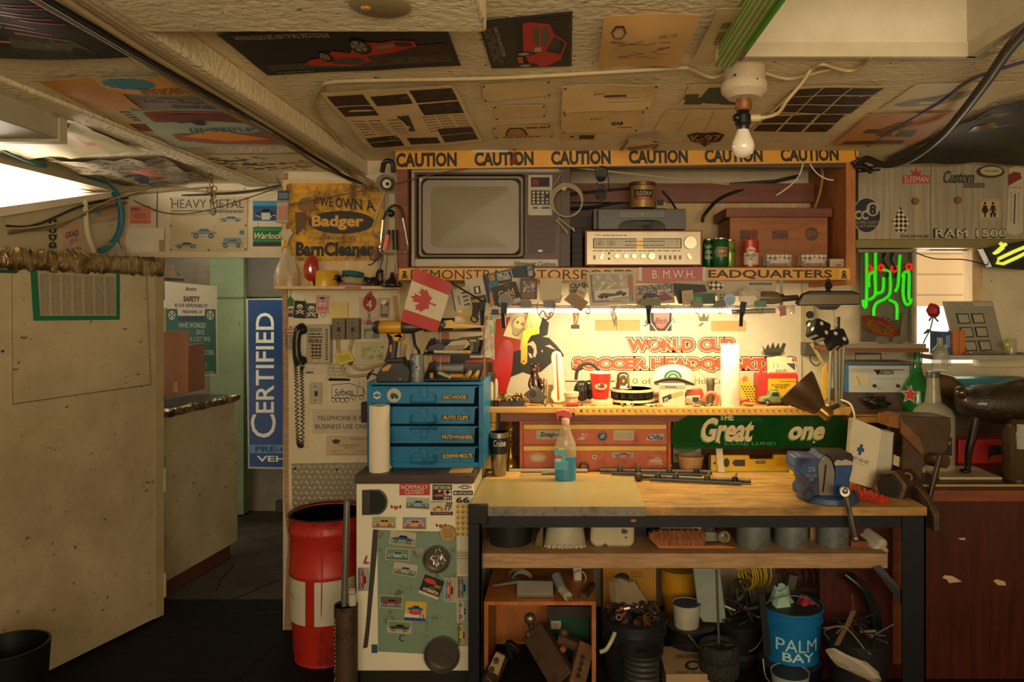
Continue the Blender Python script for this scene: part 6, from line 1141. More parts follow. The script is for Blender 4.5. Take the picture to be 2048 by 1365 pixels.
for pts,m,lab in(([(818,650),(824,690),(822,720),(816,745)],'a89c80','bundle of cream cables hanging behind the cordless driver'),([(826,660),(830,690),(838,706),(832,740)],'1a1712','black cable hanging behind the rusty paint tube'),([(812,690),(808,712),(820,735),(828,748)],'a4946c','cream cable looping behind the battery charger')):cable('power_cable',lab,[(x,y,3.6)for x,y in pts],.007,m,'cables behind the driver')
n=N('earbud','cream earplug on a cord lying on the cabinet edge','earplug');n.p('plug').ball(801,758,3.32,.011,'c8b480',n=12);n.p('cord').tube([(804,758,3.32),(812,752,3.33),(818,748,3.34)],.0025,'c0ac7c',6)
n=N('cardboard_scrap','thin cardboard scrap under the battery charger','cardboard');n.bx(750,762,784,764.8,3.325,.06,'b09058')
n=N('black_box','black box on the wall behind the blue cabinet corner','box');n.bx(722,806,735,846,3.74,.05,'1c1a17')
# ================================================================ LOWER SHELF WITH THE RULER
ZB=1.155;DS=3.62
n=N('bench_shelf','long wooden shelf under the banner, edged with an old yellow ruler','shelf');xa,xb=W(974,0,DS).x,W(1704,0,DS).x
b=n.p('board');b.wb((xa,DS,ZB-.028),(xb,DPo-.002,ZB),'shelf_wood');b.bev=.002
b=n.p('apron','red brown apron board');b.wb((W(1000,0,3.66).x,3.66,ZB-.075),(xb-.05,3.68,ZB-.028),'brown_wood')
b=n.p('back_board','red brown back board');b.wb((xa+.02,4.05,.829),(xb,4.075,ZB-.028),'brown_wood')
b=n.p('ruler','yellow wooden ruler');b.bx(1150,817,1700,831,DS-.004,.004,'c89640/r.5/d.4');P=PL(DS-.004)
for i in range(180):
 x=1154+i*3;b.pg([(x,831),(x+.7,831),(x+.7,831-(5 if i%4==0 else 3)),(x,831-(5 if i%4==0 else 3))],P,'3a2814',1)
for i in range(1,44):b.tx(str(i),(1148+i*12,820,1153+i*12,824.5),P,'3a2814',.01,1)
def sy(D):return on(ZB,D)
n=N('oil_funnel','dark metal funnel on a stem at the start of the ruler shelf','funnel');n.ang=60;D=3.70;n.lathe(978,D,[(12.5,745),(13,748),(11,758),(5,774),(3,780),(3,sy(D))],'4a4030/m.5/r.35',24);n.lathe(978,D,[(11,758),(12,746)],'1c1814')
for i,(x,y,r_,m,l)in enumerate(((983,764,5,'b8a070/r.3','slim amber bottle beside the dark funnel'),(992,758,4,'a8a088/r.3','slim silver aerosol tube beside the dark funnel'))):D=3.66;n=N('glue_tube',l,'tube','slim tubes by the funnel');n.p('body').lathe(x,D,[(r_*.6,y),(r_,y+8),(r_,sy(D))],m,14);n.p('cap','dark foot').lathe(x,D,[(r_*1.15,sy(D)-12),(r_*1.15,sy(D))],'2a2218',14)
n=N('parts_tray','black divided plastic tray overflowing with small fittings','tray');D=3.64;b=n.p('tray_body','black tray');z0=sy(D);b.bx(999,z0-10,1048,z0,D,.07,'1a1815/r.4');b.bx(1022,z0-10.5,1025,z0-.5,D-.002,.07,'0e0d0c')
n=N('small_fittings','heap of mixed brass and steel fittings in the black tray','fittings',kind='stuff')
for i in range(46):
 x,y,dd_=999+R.random()*47,789+R.random()*13,D+R.uniform(.005,.06);a=R.random()*6.3;l_=R.uniform(3,7);m=('b08c3c/m.6/r.3','8c8470/m.7/r.3','3a342a/m.5','b8a878','7a5426/m.5')[i%5]
 n.cy(W(x,y,dd_),W(x+l_*math.cos(a),y+l_*math.sin(a)*.6,dd_+R.uniform(-.01,.01)),R.uniform(.003,.007),m,8)
n=N('brass_ring','wide brass ring leaning on the fittings tray','ring');n.rev(W(1008,795,3.65),W(1004,793,3.63),[(0,.014),(1,.019),(1,.016),(0,.011),(0,.014)],'a88c4c/m.5/r.35',20,False)
n=N('pillow_block','dark diamond shaped steel bearing plate leaning on the shelf','bearing');D=3.66;n.pr([(1071,770),(1094,796),(1080,806),(1066,806),(1047,790)],D,.012,'4c463a/m.6/r.35');n.pr(ell(1066,788,10.5,12,24),D-.006,.01,'5a5344/m.7/r.3');n.pr(ell(1066,788,7.5,8.5,24),D-.0075,.004,'241a12');n.bev=.001
n=N('bear_figurine','dark brown glossy seated bear figurine on the ruler shelf','figurine');n.ang=80;D=3.78
b=n.p('body');b.hull([[W(cx+w*math.cos(a),y,D+w*D/F*.8*math.sin(a))for a in[k*.45 for k in range(14)]]for cx,y,w in((1070,729,4),(1070,733,8),(1069,742,9),(1069,748,7.5),(1070,756,10),(1071,768,11.5),(1072,784,12),(1073,798,13),(1073,sy(D),13))],'3c2214/r.2/c.6/d.5/s40')
for x in(1063,1076):b.ball(x,730,D,.008,'3c2214/r.2')
b.ball(1066,741,D-.02,.011,'4a2c1a/r.2');b.tube([(1062,758,D-.015),(1060,772,D-.03),(1068,780,D-.035)],.010,'3c2214/r.2',8);b.tube([(1079,758,D-.015),(1083,772,D-.03),(1078,782,D-.035)],.010,'3c2214/r.2',8)
n=N('brass_nozzle','upright brass and steel spray nozzle next to the bear figurine','nozzle');D=3.72;n.lathe(1090,D,[(3,757),(4,759),(4.5,775),(4,777),(5,790),(5.5,800),(6,sy(D))],'9a8a5c/m.7/r.3',18)
n=N('small_jug','small brown box behind the brass nozzle','box');n.bx(1096,771,1106,sy(3.8),3.8,.03,'8c7444')
n=N('thermometer','long white plastic tube thermometer with a round red foot','thermometer');D=3.74;b=n.p('body','white plastic body');b.pr([(1102,715),(1104,706),(1112,702),(1121,706),(1124,714),(1129,778),(1135,790),(1132,804),(1120,807),(1108,806),(1101,796),(1102,786),(1108,776)],D,.03,'d0c4a4/r.3');b.bev=.005;b=n.p('red_line','red scale');b.pr([(1112,708),(1114,708),(1119,800),(1115,800)],D-.003,.003,'a8402c')
n=N('ear_muffs','black padded ear muffs with the band raised on the ruler shelf','ear muffs');D=3.80;b=n.p('headband','flat dark band');b.tube([(1152,760,D),(1154,744,D),(1162,732,D),(1174,727,D),(1186,730,D),(1196,740,D),(1199,756,D)],.009,'2a241c/r.4',8);b=n.p('ear_cup','black cup');b.ball(1164,782,D-.03,.042,'1c1a18/r.3',sy=.7,sz=1.25);b=n.p('ear_cup','black cup');b.ball(1180,780,D-.01,.040,'24201c/r.25',sy=.6,sz=1.25)
for i in range(3):n.ch[1].tube([(1156+i*7,764,D-.055),(1158+i*7,782,D-.062),(1164+i*4,800,D-.05)],.004,'3a3630/r.3',6)
n=N('glass_jar','small glass jar with a worn white lid and red base on the ruler shelf','jar');D=3.68;b=n.p('lid','worn cream lid');b.lathe(1143,D,[(13,784),(15,785),(15,793),(13,795)],'b8a87c/d.5',24);b=n.p('glass','clear glass');b.lathe(1143,D,[(12,794),(13,797),(13,sy(D)-4)],'c0b48c/a.5/r.1',24);b=n.p('base','red stand');b.bx(1131,sy(D)-5,1157,sy(D),D-.04,.07,'a82c20')
n=N('red_cup','red paper cup with an oval white emblem on a cream lid','cup');D=3.70;b=n.p('cup','red cup wall');b.lathe(1201,D,[(19.5,747),(21,745),(21,749),(15.5,796),(14,797)],'c02a1c/r.35/d.05',32);b=n.p('inside','white inside');b.lathe(1201,D,[(12,790),(19.8,746)],'c8bc9c',32);b.lathe(1201,D,[(21.3,744),(21.6,745.5),(21.3,747)],'c8bc9c',32)
b=n.p('emblem','white oval emblem');i0=b.mark();b.pg(ell(1201,771,12,8,24),PL(D),'c8bc9c',0);b.pg(ell(1201,771,10.5,6.8,24),PL(D),'8c2018',.5);b.pg(ell(1201,771,9.6,6,24),PL(D),'c8bc9c',1);b.tx('AGD',(1193.5,767.5,1208.5,774.5),PL(D),'3a2c22',.03,1.5)
for i in range(i0,len(b.v)):
 v=b.v[i];kk=D/F;r_=18.6*kk;d=(v.x-(1201-CX)*kk);off=D-v.y;b.v[i]=Vector((v.x,D-math.sqrt(max(0,r_*r_-d*d))-off-.0008,v.z))
n=N('cup_lid','wide cream jar lid under the red cup','lid');n.lathe(1204,3.70,[(21,798),(22,800),(22,sy(3.70)),(20,sy(3.70))],'b8a87c',28)
n=N('desk_bell','chrome service bell standing on the upper carousel tray','bell');D=3.76;n.ang=80;n.lathe(1246,D,[(0,744),(8,745),(12,750),(13,762),(15,774),(18,776),(18,778)],'9c8c64/m.9/r.15',28)
for i,(y0,y1,r_,l)in enumerate(((780,799,45,'upper black carousel tray with a cream rim, holding the bell'),(800,815,46,'lower black carousel tray with a cream rim on the shelf'))):
 D=3.78;n=N('parts_carousel',l,'tray','stacked carousel trays');b=n.p('rim','cream rim');b.lathe(1264,D,[(r_-6,y0-3),(r_,y0-2),(r_+1,y0+1),(r_-2,y0+2)],'b0a478/r.3',36);b.lathe(1264,D,[(0,y0-2.8),(r_-6,y0-3)],'2a2820',36);b.lathe(1264,D,[(r_-8,y0+2),(r_-10,y1-2 if i==0 else sy(D))],'1a1916/r.4',36)
 for k in range(14):a=2*math.pi*k/14+.2;n.p('cup').lathe(1264+(r_-8)*math.cos(a),D+(r_-8)*D/F*math.sin(a),[(7,y0+2),(5.5,y1-2 if i==0 else on(ZB,D+(r_-8)*D/F*math.sin(a))-1)],'24231f/r.35',12)
n=N('cap','white and green baseball cap with a round green crest','cap');D=3.84;n.ang=80
b=n.p('crown','white cap crown');b.hull([[W(1346+w*math.cos(a),y,D+.075*f*math.sin(a))for a in[k*.314 for k in range(20)]]for y,w,f in((729,6,.1),(731,20,.4),(737,33,.7),(748,43,.95),(762,46,1),(771,45,1))],'c8bfa4/r.8');b=n.p('visor','dark green visor');b.hull([[W(x,764-11*math.sin(t*math.pi)+4*t+e,D-.07-.06*math.sin(t*math.pi))for e in(0,3)]+[W(x,768+4*t-6*math.sin(t*math.pi),D-.04)]for x,t in[(1308+80*k/12,k/12)for k in range(13)]],'2c3020/r.7')
b=n.p('crest','green and white crest');P=PL(D-.074)
for r_,m,l in((18,'2c5a2c',0),(13,'c8bfa4',1),(11,'3a6430',2),(6,'c8bfa4',3)):b.pg(ell(1346,756,r_,r_*.85,20,180,360),P,m,l)
n=N('bulb_box','white bulb package with a printed dark bulb on the ruler shelf','box');D=3.66;n.bev=.001;n.bx(1320,769,1370,sy(D),D,.05,'c0b394');P=PL(D);n.pg(Q(1320,771,1370,778),P,'8c8470',1);n.tx('Wiseled',(1330,772,1352,776),P,'2a2620',.01,2);n.pg([(1324,795),(1342,788),(1344,797),(1326,806)],P,'2c2a24',1);n.pg(Q(1329,797,1336,804,-18),P,'c8c0a8',2);n.tx('GE',(1330,798,1335,803,-18),P,'1a1814',.04,3);n.pg([(1343,788),(1364,782),(1368,786),(1366,790),(1345,797)],P,'a88a50',1)
n=N('brown_folder','stack of orange brown booklets under the white cap','booklets');n.bx(1304,790,1402,795,3.85,.1,'a8643c');n.bx(1300,796,1325,802,3.8,.1,'a07048')
n=N('orange_tool','orange plastic tool body lying behind the tape holder','tool');D=3.80;n.pr([(1372,789),(1376,782),(1404,778),(1408,790),(1404,798),(1374,798)],D,.04,'b8482c/r.35');n.bev=.003
n=N('label_maker','white caulk tool body with a black frame on the ruler shelf','tool');D=3.70;n.pr([(1370,800),(1374,794),(1400,792),(1400,806),(1372,808)],D,.03,'b0a484/r.35');n.pr(Q(1385,795,1398,804),D-.002,.004,'2a2820');n.pr(ell(1377,802,6,6,16),D-.003,.004,'9c8c5c');n.bev=.001
n=N('tape_dispenser','orange and grey hooked tape cutter on the ruler shelf','tape cutter');D=3.67;b=n.p('blade','grey curved base');b.pr([(1380,815),(1392,806),(1402,802),(1412,805),(1424,812),(1440,814),(1440,816)],D,.02,'6c6450/m.5/r.3');b=n.p('grip','orange grip');b.ang=60;b.tube([(1408,803,D),(1410,794,D),(1418,787,D),(1428,788,D),(1434,797,D),(1430,808,D)],.011,'c05a34/r.35',8)
n=N('grease_nozzle','grey ribbed nozzle standing beside the paper roll','nozzle');D=3.76;n.lathe(1421,D,[(7,757),(8,759),(8.5,768),(7.5,776),(7,792),(8,798),(8,sy(D))],'5c5240/m.4/r.4',20)
n=N('paper_towel','bright white paper towel roll standing on the ruler shelf','paper towel');D=3.68;n.p('roll','white paper').lathe(1460,D,[(6,690),(17.5,688),(18,690),(19,sy(D)-2),(18.5,sy(D))],'dcd2b8/r.9/b.5/s30/d.04',32);n.p('core','cardboard core').lathe(1460,D,[(6,720),(6,689.5)],'8a6a40',16)
n=N('warning_card','yellow curved sheet with rows of black arrowheads leaning on the paper roll','card');P=PL(3.80);n.pr([(1478,762),(1490,750),(1496,752),(1512,780),(1526,806),(1510,811),(1482,808)],3.80,.003,'d0a820/r.4')
for r_ in range(7):
 for c in range(5):
  x,y=1482+c*6+r_*2.6,772+r_*5;n.pg([(x,y),(x+4.6,y+1),(x+2.2,y+3.6)],P,'17140f',1)
n.pg([(1484,756),(1492,752),(1496,760),(1486,766)],P,'c0644c',1)
n=N('first_aid_box','red plastic first aid case with a yellow front and green cross','first aid case');D=3.74;b=n.p('case','red case');b.pr(rr(1516,748,1596,sy(D),4),D,.09,'b42c20/r.35');b.bev=.004;b.tube([(1522,750,D+.03),(1523,740,D+.03),(1530,734,D+.03),(1536,742,D+.03)],.007,'b42c20/r.35',8);P=PL(D)
b=n.p('front_label','yellow label');b.pr(Q(1536,758,1592,sy(D)-1),D-.004,.004,'d0a41c/r.35');P=PL(D-.004);b.tx('EN-CAS D\'ACCIDENT\nFIRST AID KIT',(1543,768,1580,778),P,'2a2418',.01,1);b.lines((1558,762,1590,764),P,'6a5a20',1,3);b.pg(Q(1541,780,1556,796),P,'1c7034',1);b.pg(Q(1543,786,1554,790),P,'d0c8b0',2);b.pg(Q(1546.5,782,1550.5,794),P,'d0c8b0',2)
n=N('bulb_card','white and red torch bulb card standing on the red first aid case','packet');D=3.76;n.pr([(1534,716),(1556,713),(1584,716),(1584,724),(1592,724),(1593,755),(1535,756)],D,.004,'c0b490');P=PL(D);n.pg([(1541,726),(1580,723),(1592,726),(1592,745),(1541,745)],P,'c8bc98',1);n.tx('torch',(1551,738,1573,745),P,'1c1812',0,2);n.pg([(1538,745),(1593,745),(1593,749),(1538,750)],P,'b8643c',2);n.pg([(1538,750),(1593,749),(1593,754),(1536,755)],P,'b0382c',2);n.pg([(1572,727),(1590,727),(1590,742)],P,'3a3c3c',2)
for x in(1547,1555):n.pg(Q(x,727,x+.8,736),P,'3a2c20',3)
n=N('toy_truck','small dusty green die cast pickup toy on the ruler shelf','toy');D=3.70;z0=sy(D);b=n.p('body','dusty green body');b.pr([(1520,z0-6),(1524,z0-14),(1538,z0-17),(1542,z0-27),(1558,z0-27),(1562,z0-16),(1580,z0-16),(1582,z0-5)],D-.03,.06,'6c7a4a/r.5/d.6');b.bev=.003;b.pg([(1544,z0-18),(1546,z0-25),(1556,z0-25),(1558,z0-18)],PL(D-.03),'24261c',1)
for x in(1535,1572):w=n.p('wheel');w.cy(W(x,z0-5.5,D-.036),W(x,z0-5.5,D+.034),.014,'1a1814',16);w.cy(W(x,z0-5.5,D-.0365),W(x,z0-5.5,D-.03),.007,'8c8468',12)
n=N('screwdriver','small screwdriver with a brass handle lying before the toy truck','screwdriver');n.cy(W(1488,sy(3.65)-5,3.64),W(1506,sy(3.65)-4,3.64),.009,'8c6c34/r.4',12);n.cy(W(1506,sy(3.65)-4,3.64),W(1534,sy(3.65)-2,3.64),.003,'8c8064/m.6',8)
n=N('red_pliers','red handled pliers lying behind the paper towel roll','pliers');n.tube([(1476,808,3.7),(1490,800,3.7),(1504,809,3.7)],.008,'b03a20/r.4',8)
n=N('bench_clutter','scatter of washers, chalk and brass bits along the ruler shelf','small parts',kind='stuff')
for i in range(90):
 x=R.choice([R.uniform(1046,1270),R.uniform(1290,1320),R.uniform(1370,1440),R.uniform(1580,1660)]);D=3.63+R.random()*.06;y=sy(D);a=R.random()*3.1;l_=R.uniform(3,11);m=('a8843c/m.4','8c7c58/m.5','3c3424','c0a870','9c6c34','b4a888')[i%6];r_=R.uniform(.003,.008)
 c=W(x,y,D)+Vector((0,0,r_));n.cy(c,c+Vector((l_*D/F*math.cos(a),l_*D/F*math.sin(a)*.5,0)),r_,m,8)
# ================================================================ FRIDGE, WORKBENCH AND WHAT LIES ON IT
D=3.20;PF=PL(D)
n=N('mini_fridge','small white fridge covered in car stickers at the end of the workbench','fridge');xa,xb=W(712,0,D).x,-.392
n.p('body').wb((xa+.005,D+.04,.09),(xb,3.76,ZF-.035),'b8b098/r.5');b=n.p('door','white enamel door');b.wb((xa,D,.085),(xb,D+.04,ZF-.04),'fridge_white');b.bev=.006
b=n.p('base','black base grille');b.wb((xa+.01,D+.02,.003),(xb,3.7,.085),'17150f');b=n.p('wooden_top','dark stained wooden top');b.wb((xa-.004,D-.01,ZF-.035),(xb+.005,3.77,ZF),'dark_wood');b.bev=.003
b=n.p('handle','chrome half round latch');b.pr([(724,981),(740,980)]+ell(752,1005,23,26,14,-75,75)+[(740,1031),(724,1031)],D-.006,.006,'8c8878/m.8/r.25');b.pr([(726,983),(740,983)]+ell(751,1005,20,23,14,-75,75)+[(740,1028),(726,1028)],D-.007,.003,'3c4440/m.5/r.2');b.pr(Q(727,985,740,1030),D-.018,.016,'6a675a/m.8/r.3')
n=N('steel_plate','rusty pale green steel plate held on the fridge door','plate');n.pr([(755,1061),(913,1065),(914,1312),(756,1304)],D-.004,.003,'green_plate');PG=PL(D-.004)
n.tx('MR',(822,1097,850,1107),PG,'b08c84',.03,1);n.tx('c',(798,1270,809,1284),PG,'2c3830',0,1)
def st(name,label,q,m,P=PF,grp='stickers on the fridge',cat='sticker'):
 n=N(name,label,cat,grp);n.P=P;n.q=hom(q if isinstance(q,list)else Q(*q));n.sheet([n.q(0,0),n.q(1,0),n.q(1,1),n.q(0,1)],P,m,2,1,1,.001);n.sub=lambda a,b,c,d:[n.q(a,b),n.q(c,b),n.q(c,d),n.q(a,d)];return n
n=st('warning_sticker','red sticker with white words normally closed on the fridge',(799,967,860,991),'a8342c');n.tx('NORMALLY\nCLOSED',n.sub(.06,.14,.94,.88),PF,'d8d0c0',.01,4)
n=st('event_sticker','black checkered car show sticker on the fridge',(865,970,904,1001),'1a1614');n.sheet(n.sub(.3,.35,.98,.7),PF,'checker_flag',3);n.car(n.sub(.05,.4,.75,.85),PF,'a82c28',sub=False,lay=4);n.tx('CHARITY SHOW & SHINE',n.sub(.05,.06,.95,.3),PF,'c8c0b0',.02,4);n.tx('2011',n.sub(.55,.75,.95,.95),PF,'c8c0b0',.03,4)
n=st('event_sticker','white anniversary sticker with an orange car and year on the fridge',(861,1002,906,1031),'c0b8a0');n.tx('20\n17',n.sub(.64,.08,.97,.68),PF,'1a1614',.04,4,sh=.2);n.car(n.sub(.04,.25,.66,.75),PF,'c08a24',sub=False,lay=4);n.sheet(n.sub(0,.76,1,1),PF,'2c1c14',3);n.tx('Anniversary',n.sub(.1,.78,.94,.96),PF,'c8642c',.02,4);n.lines(n.sub(.03,.03,.6,.12),PF,'a03028',1,2)
n=st('brand_plate','black plate with white maker lettering high on the fridge',(907,982,946,991),'24221e');n.tx('HITACHI',n.sub(.25,.22,.92,.78),PF,'c8c0b0',.02,4);n.pg(ell(*n.q(.12,.5),2.6),PF,'c8c0b0',4)
n=st('logo_sticker','small outlined winged logo above the black plate on the fridge',(917,970,943,979),'d0c8b0');n.pg(n.sub(.25,.1,.75,.9),PF,'24221e',4);n.pg(n.sub(.32,.3,.68,.7),PF,'d0c8b0',5);n.sheet(n.sub(0,.4,.2,.6),PF,'24221e',4);n.sheet(n.sub(.8,.4,1,.6),PF,'24221e',4)
n=st('number_sticker','white double six number sticker by the bench leg',(911,993,940,1008),'c8c0a8');n.tx('66',n.sub(.04,.1,.96,.9),PF,'24221e',.04,4)
for i,(q,body,k,sky,gnd,lab)in enumerate((((811,995,861,1019,3),'6c9098',0,'9aa48c','6a6448','photo of a pale blue sedan under the red warning sticker'),((743,1033,793,1058,1),'c88a28',0,'8c9a78','8a8060','photo of a yellow sports car below the fridge latch'),((804,1034,854,1060,1),'b88a68',1,'5c88a4','8a6a50','photo of a tan van under the pale blue sedan'))):
 n=st('car_photo',lab,q,'c8c0a8',cat='photo');n.car(n.sub(.04,.06,.96,.94),PF,body,sky,gnd,3,kind=k)
for i,(q,body,sky,gnd,lab)in enumerate((((780,1064,831,1091,7),'24587c','b0a48c','8a8468','photo of a blue coupe highest on the green plate'),((772,1098,819,1121,3),'6aa49c','6a7458','5c5c54','photo of a turquoise coupe under the blue coupe'),((787,1128,834,1152,9),'8c8c84','a8a890','5c7840','photo of a silver coupe on a lawn'),((759,1192,806,1217,3),'7a2c4c','4c5a3c','6a7a5c','photo of a maroon sedan low on the green plate'),((775,1243,823,1267,4),'2c342c','6a7c58','a0a088','photo of a dark green sedan lowest on the green plate'))):
 n=st('car_photo',lab,q,'b8b098',PG,cat='photo');n.car(n.sub(.03,.05,.97,.95),PG,body,sky,gnd,3)
for q,body,P,lab,gnd in(((703,1147,751,1171,90),'a82c24',PF,'photo of a red car turned on its side beside the black strip','5c6c74'),((877,1168,925,1193,92),'c0442c',PG,'photo of an orange red car turned on its side at the plate edge','6a88a0'),((903,1163,949,1187,90),'3c7090',PF,'photo of a blue car on its side next to the bench leg','8a5a40'),((903,1210,951,1234,90),'b8b4a8',PF,'photo of a white car on its side next to the bench leg','a08a80'),((901,1258,949,1281,90),'c8a040',PF,'photo of a yellow car on its side next to the bench leg','4c7430')):
 n=st('car_photo',lab,q,'b8b098',P,cat='photo');n.car(n.sub(.03,.05,.97,.95),P,body,'8a9888',gnd,3)
n=st('show_card','black car show card with a red oval, tilted on the green plate',(842,1155,884,1194,21),'1c1a16',PG,cat='card');n.pg([n.q(.35+.3*math.cos(a/2),.24+.13*math.sin(a/2))for a in range(13)],PG,'b8382c',4);n.car(n.sub(.1,.4,.98,.9),PG,'a8946c',sub=False,lay=4);n.tx('2007',n.sub(.6,.3,.95,.45),PG,'c89a30',.02,5);n.sheet(n.sub(0,.86,1,1),PG,'c0b890',4)
n=st('show_card','yellow and blue car show card with a red oval on the green plate',(810,1204,852,1242,4),'c8a424',PG,cat='card');n.car(n.sub(.08,.08,.92,.6),PG,'1c4c8c',sub=False,lay=4);n.pg([n.q(.5+.3*math.cos(a/2),.56+.12*math.sin(a/2))for a in range(13)],PG,'b8382c',8);n.sheet(n.sub(0,.64,1,.84),PG,'c8c0a8',4);n.sheet(n.sub(0,.84,1,1),PG,'1c3c7c',4);n.tx("15",n.sub(.72,.64,.95,.82),PG,'24221e',.02,6)
for(x,y),lab in(((792,1015),'crossed checkered flags sticker below the fridge latch'),((882,1052),'crossed checkered flags sticker beside the cork disc')):
 n=N('flag_sticker',lab,'sticker','flag stickers')
 for s_ in(-1,1):n.pr([(x,y+2),(x+s_*4,y-5),(x+s_*11,y-4),(x+s_*9,y+4)],D-.001-.0005*(s_>0),.0006,'checker_flag')
 n.pg(ell(x,y+1,4),PF,'b03a2c',4)
n=N('smiley_sheet','sheet of yellow smiling face stickers beside the bench leg','sticker sheet');n.pr(Q(910,1008,946,1100),D-.0015,.001,'c8bea0')
for r in range(6):
 for c in range(3):
  x,y=916+c*10,1013+r*11;n.pg(ell(x,y,4.4),PF,'d0a420',4)
  for s_ in(-1,1):n.pg(ell(x+s_*1.5,y-1,.7,n=6),PF,'2c2210',5)
  n.pg(ell(x,y+1,2.4,1.8,8,0,180),PF,'2c2210',5)
n=N('paper_form','worn white paper form taped under the smiling face sheet','paper');n.pr(Q(912,1101,946,1150),D-.001,.0008,'b8b098');n.lines((914,1104,944,1120),PF,'6a6250',3,3,.3)
n=N('cork_disc','round wooden disc magnet at the corner of the green plate','disc');n.cy(W(897,1066,D-.004),W(897,1066,D-.022),.033,'a8844c',28);n.lines((887,1058,907,1076),PL(D-.022),'6a4c28',4,2,.3)
n=N('magnetic_dish','steel magnetic dish filled with nails on the green plate','dish');n.ang=60;n.rev(W(875,1116,D-.004),W(875,1116,D-.034),[(0,.045),(.15,.055),(1,.057),(1,.053),(.3,.050),(.3,0)],'7c766a/m.8/r.3',36);b=n.p('nails','scatter of nails',kind='stuff')
for i in range(38):a=R.random()*6.3;r_=R.uniform(2,17);x,y,t_=875+r_*math.cos(a),1116+r_*math.sin(a),R.random()*3.1;b.cy(W(x-4*math.cos(t_),y-4*math.sin(t_),D-.016),W(x+4*math.cos(t_),y+4*math.sin(t_),D-.02),.0018,'a8a294/m.8/r.25',6)
n=N('magnetic_dish','empty steel magnetic dish low on the fridge door','dish');n.ang=60;n.rev(W(886,1305,D),W(886,1305,D-.034),[(0,.062),(.15,.073),(1,.076),(1,.071),(.3,.066),(.3,0)],'7c766a/m.8/r.3',36);b=n.p('boss');b.rev(W(886,1305,D-.009),W(886,1305,D-.014),[(0,.03),(1,.028),(1,.012),(.2,.01)],'7c766a/m.8/r.3',24);b.cy(W(898,1316,D-.016),W(908,1322,D-.016),.0025,'1a1814')
n=N('rubber_strip','long dark magnetic strip stuck slanting on the fridge door','strip');n.pr([(746,1060),(755,1060),(754,1100),(738,1270),(735,1296),(726,1298),(732,1250)],D-.004,.004,'3a342a/r.5')
n=N('chrome_letter','small red and chrome letter emblem beside the dark strip','emblem');n.tx('L',(726,1111,740,1129),PF,'a89c88/m.5',.04,2,.04,.3);n.tx('L',(728,1113,738,1126),PF,'8c2c28',.02,8,.04,.3)
n=N('blue_square','small dark teal square sticker by the foot of the green plate','sticker');n.pr(Q(743,1290,755,1307),D-.001,.001,'2c4a50')
n=N('workbench','worn plywood workbench on a black angle iron frame','workbench');xl,xr,D0,zB=-.385,1.469,3.04,.829
b=n.p('top','worn plywood top');b.wb((xl,D0,zB-.036),(xr,4.045,zB),'bench_wood');b.bev=.003
fr=n.p('frame','black angle iron rails');fr.wb((xl-.006,D0+.012,zB-.086),(xr+.002,D0+.02,zB-.036),'black_frame');fr.wb((xl-.006,D0+.02,zB-.042),(xr,D0+.07,zB-.036),'black_frame');fr.wb((xl-.006,D0+.02,zB-.086),(xl,4.0,zB-.036),'black_frame');fr.wb((xr-.006,D0+.02,zB-.086),(xr,4.0,zB-.036),'black_frame')
for x,y,m in((1267,1042,'c04830'),(1128,1035,'0a0a0a'),(1715,1046,'0a0a0a'),(1418,1042,'0a0a0a')):fr.pg(ell(x,y,6 if m[0]=='c' else 4,3 if m[0]=='c' else 4,10),PL(D0+.012),m,1)
for x0_,x1_,yy in((xl-.008,xl+.045,D0+.004),(xr-.10,xr-.004,D0+.004),(xl-.008,xl+.04,3.95),(xr-.05,xr,3.95)):b=n.p('leg','black angle iron leg');b.wb((x0_,yy,.004),(x1_,yy+.008,zB-.036),'black_frame');b.wb((x1_-.008,yy,.004),(x1_,yy+.05,zB-.036),'black_frame')
b=n.p('brace','black diagonal brace');b.hull([[W(x,y,d)for x,y,d in q]for q in([(1746,1136,3.09),(1762,1132,3.09),(1762,1132,3.13),(1746,1136,3.13)],[(1812,1222,3.06),(1816,1196,3.06),(1816,1196,3.12),(1812,1222,3.12)])],'black_frame')
b=n.p('metal_sheet','worn sheet metal cover');b.wb((xl-.002,D0-.006,zB),(.325,3.57,zB+.003),'sheet_metal');b.wb((xl+.02,D0-.008,zB-.034),(.325,D0-.004,zB+.003),'steel')
b=n.p('corner_plate','black taped corner');b.bx(936,1010,976,1050,D0-.012,.02,'1c1b1a/r.35');b.bev=.004
b=n.p('corner_guard','curved plywood bumper');
b.hull([[Vector((xr+.012+e,y,z))for e,z in((0,zB-.09),(.024,zB-.09),(.024,z1),(0,z1))]for y,z1 in((D0-.03,zB-.02),(D0+.02,zB+.02),(D0+.1,zB+.05),(D0+.2,zB+.06),(D0+.34,zB+.062))],'dark_wood');b.bev=.003
b=n.p('shelf','thick rough plank shelf');b.wb((W(958,0,3.12).x,3.12,.552),(W(1776,0,3.12).x,3.50,.614),'plank');b.bev=.003
n.p('shelf_post','wooden post').bx(1621,1050,1634,on(.614,3.3),3.3,.04,'plank');n.p('shelf_post','wooden post').bx(1655,1142,1673,1330,3.45,.05,'plank')
def bz(D):return on(.829,D)
n=N('kraft_sheet','perforated kraft card lying across the fridge and bench edge','card');n.wb((-.50,3.23,ZF+.0005),(-.405,3.36,ZF+.004),'b08a4c');
n=N('kraft_sheet','kraft card with punched holes under the steel tumbler','card');n.wb((-.375,3.50,zB+.003),(-.215,3.66,zB+.0065),'b8924f')
for x,y in((-.36,3.52),(-.31,3.58),(-.27,3.53),(-.34,3.62)):n.cy(Vector((x,y,zB+.006)),Vector((x,y,zB+.007)),.004,'3a2814',8)
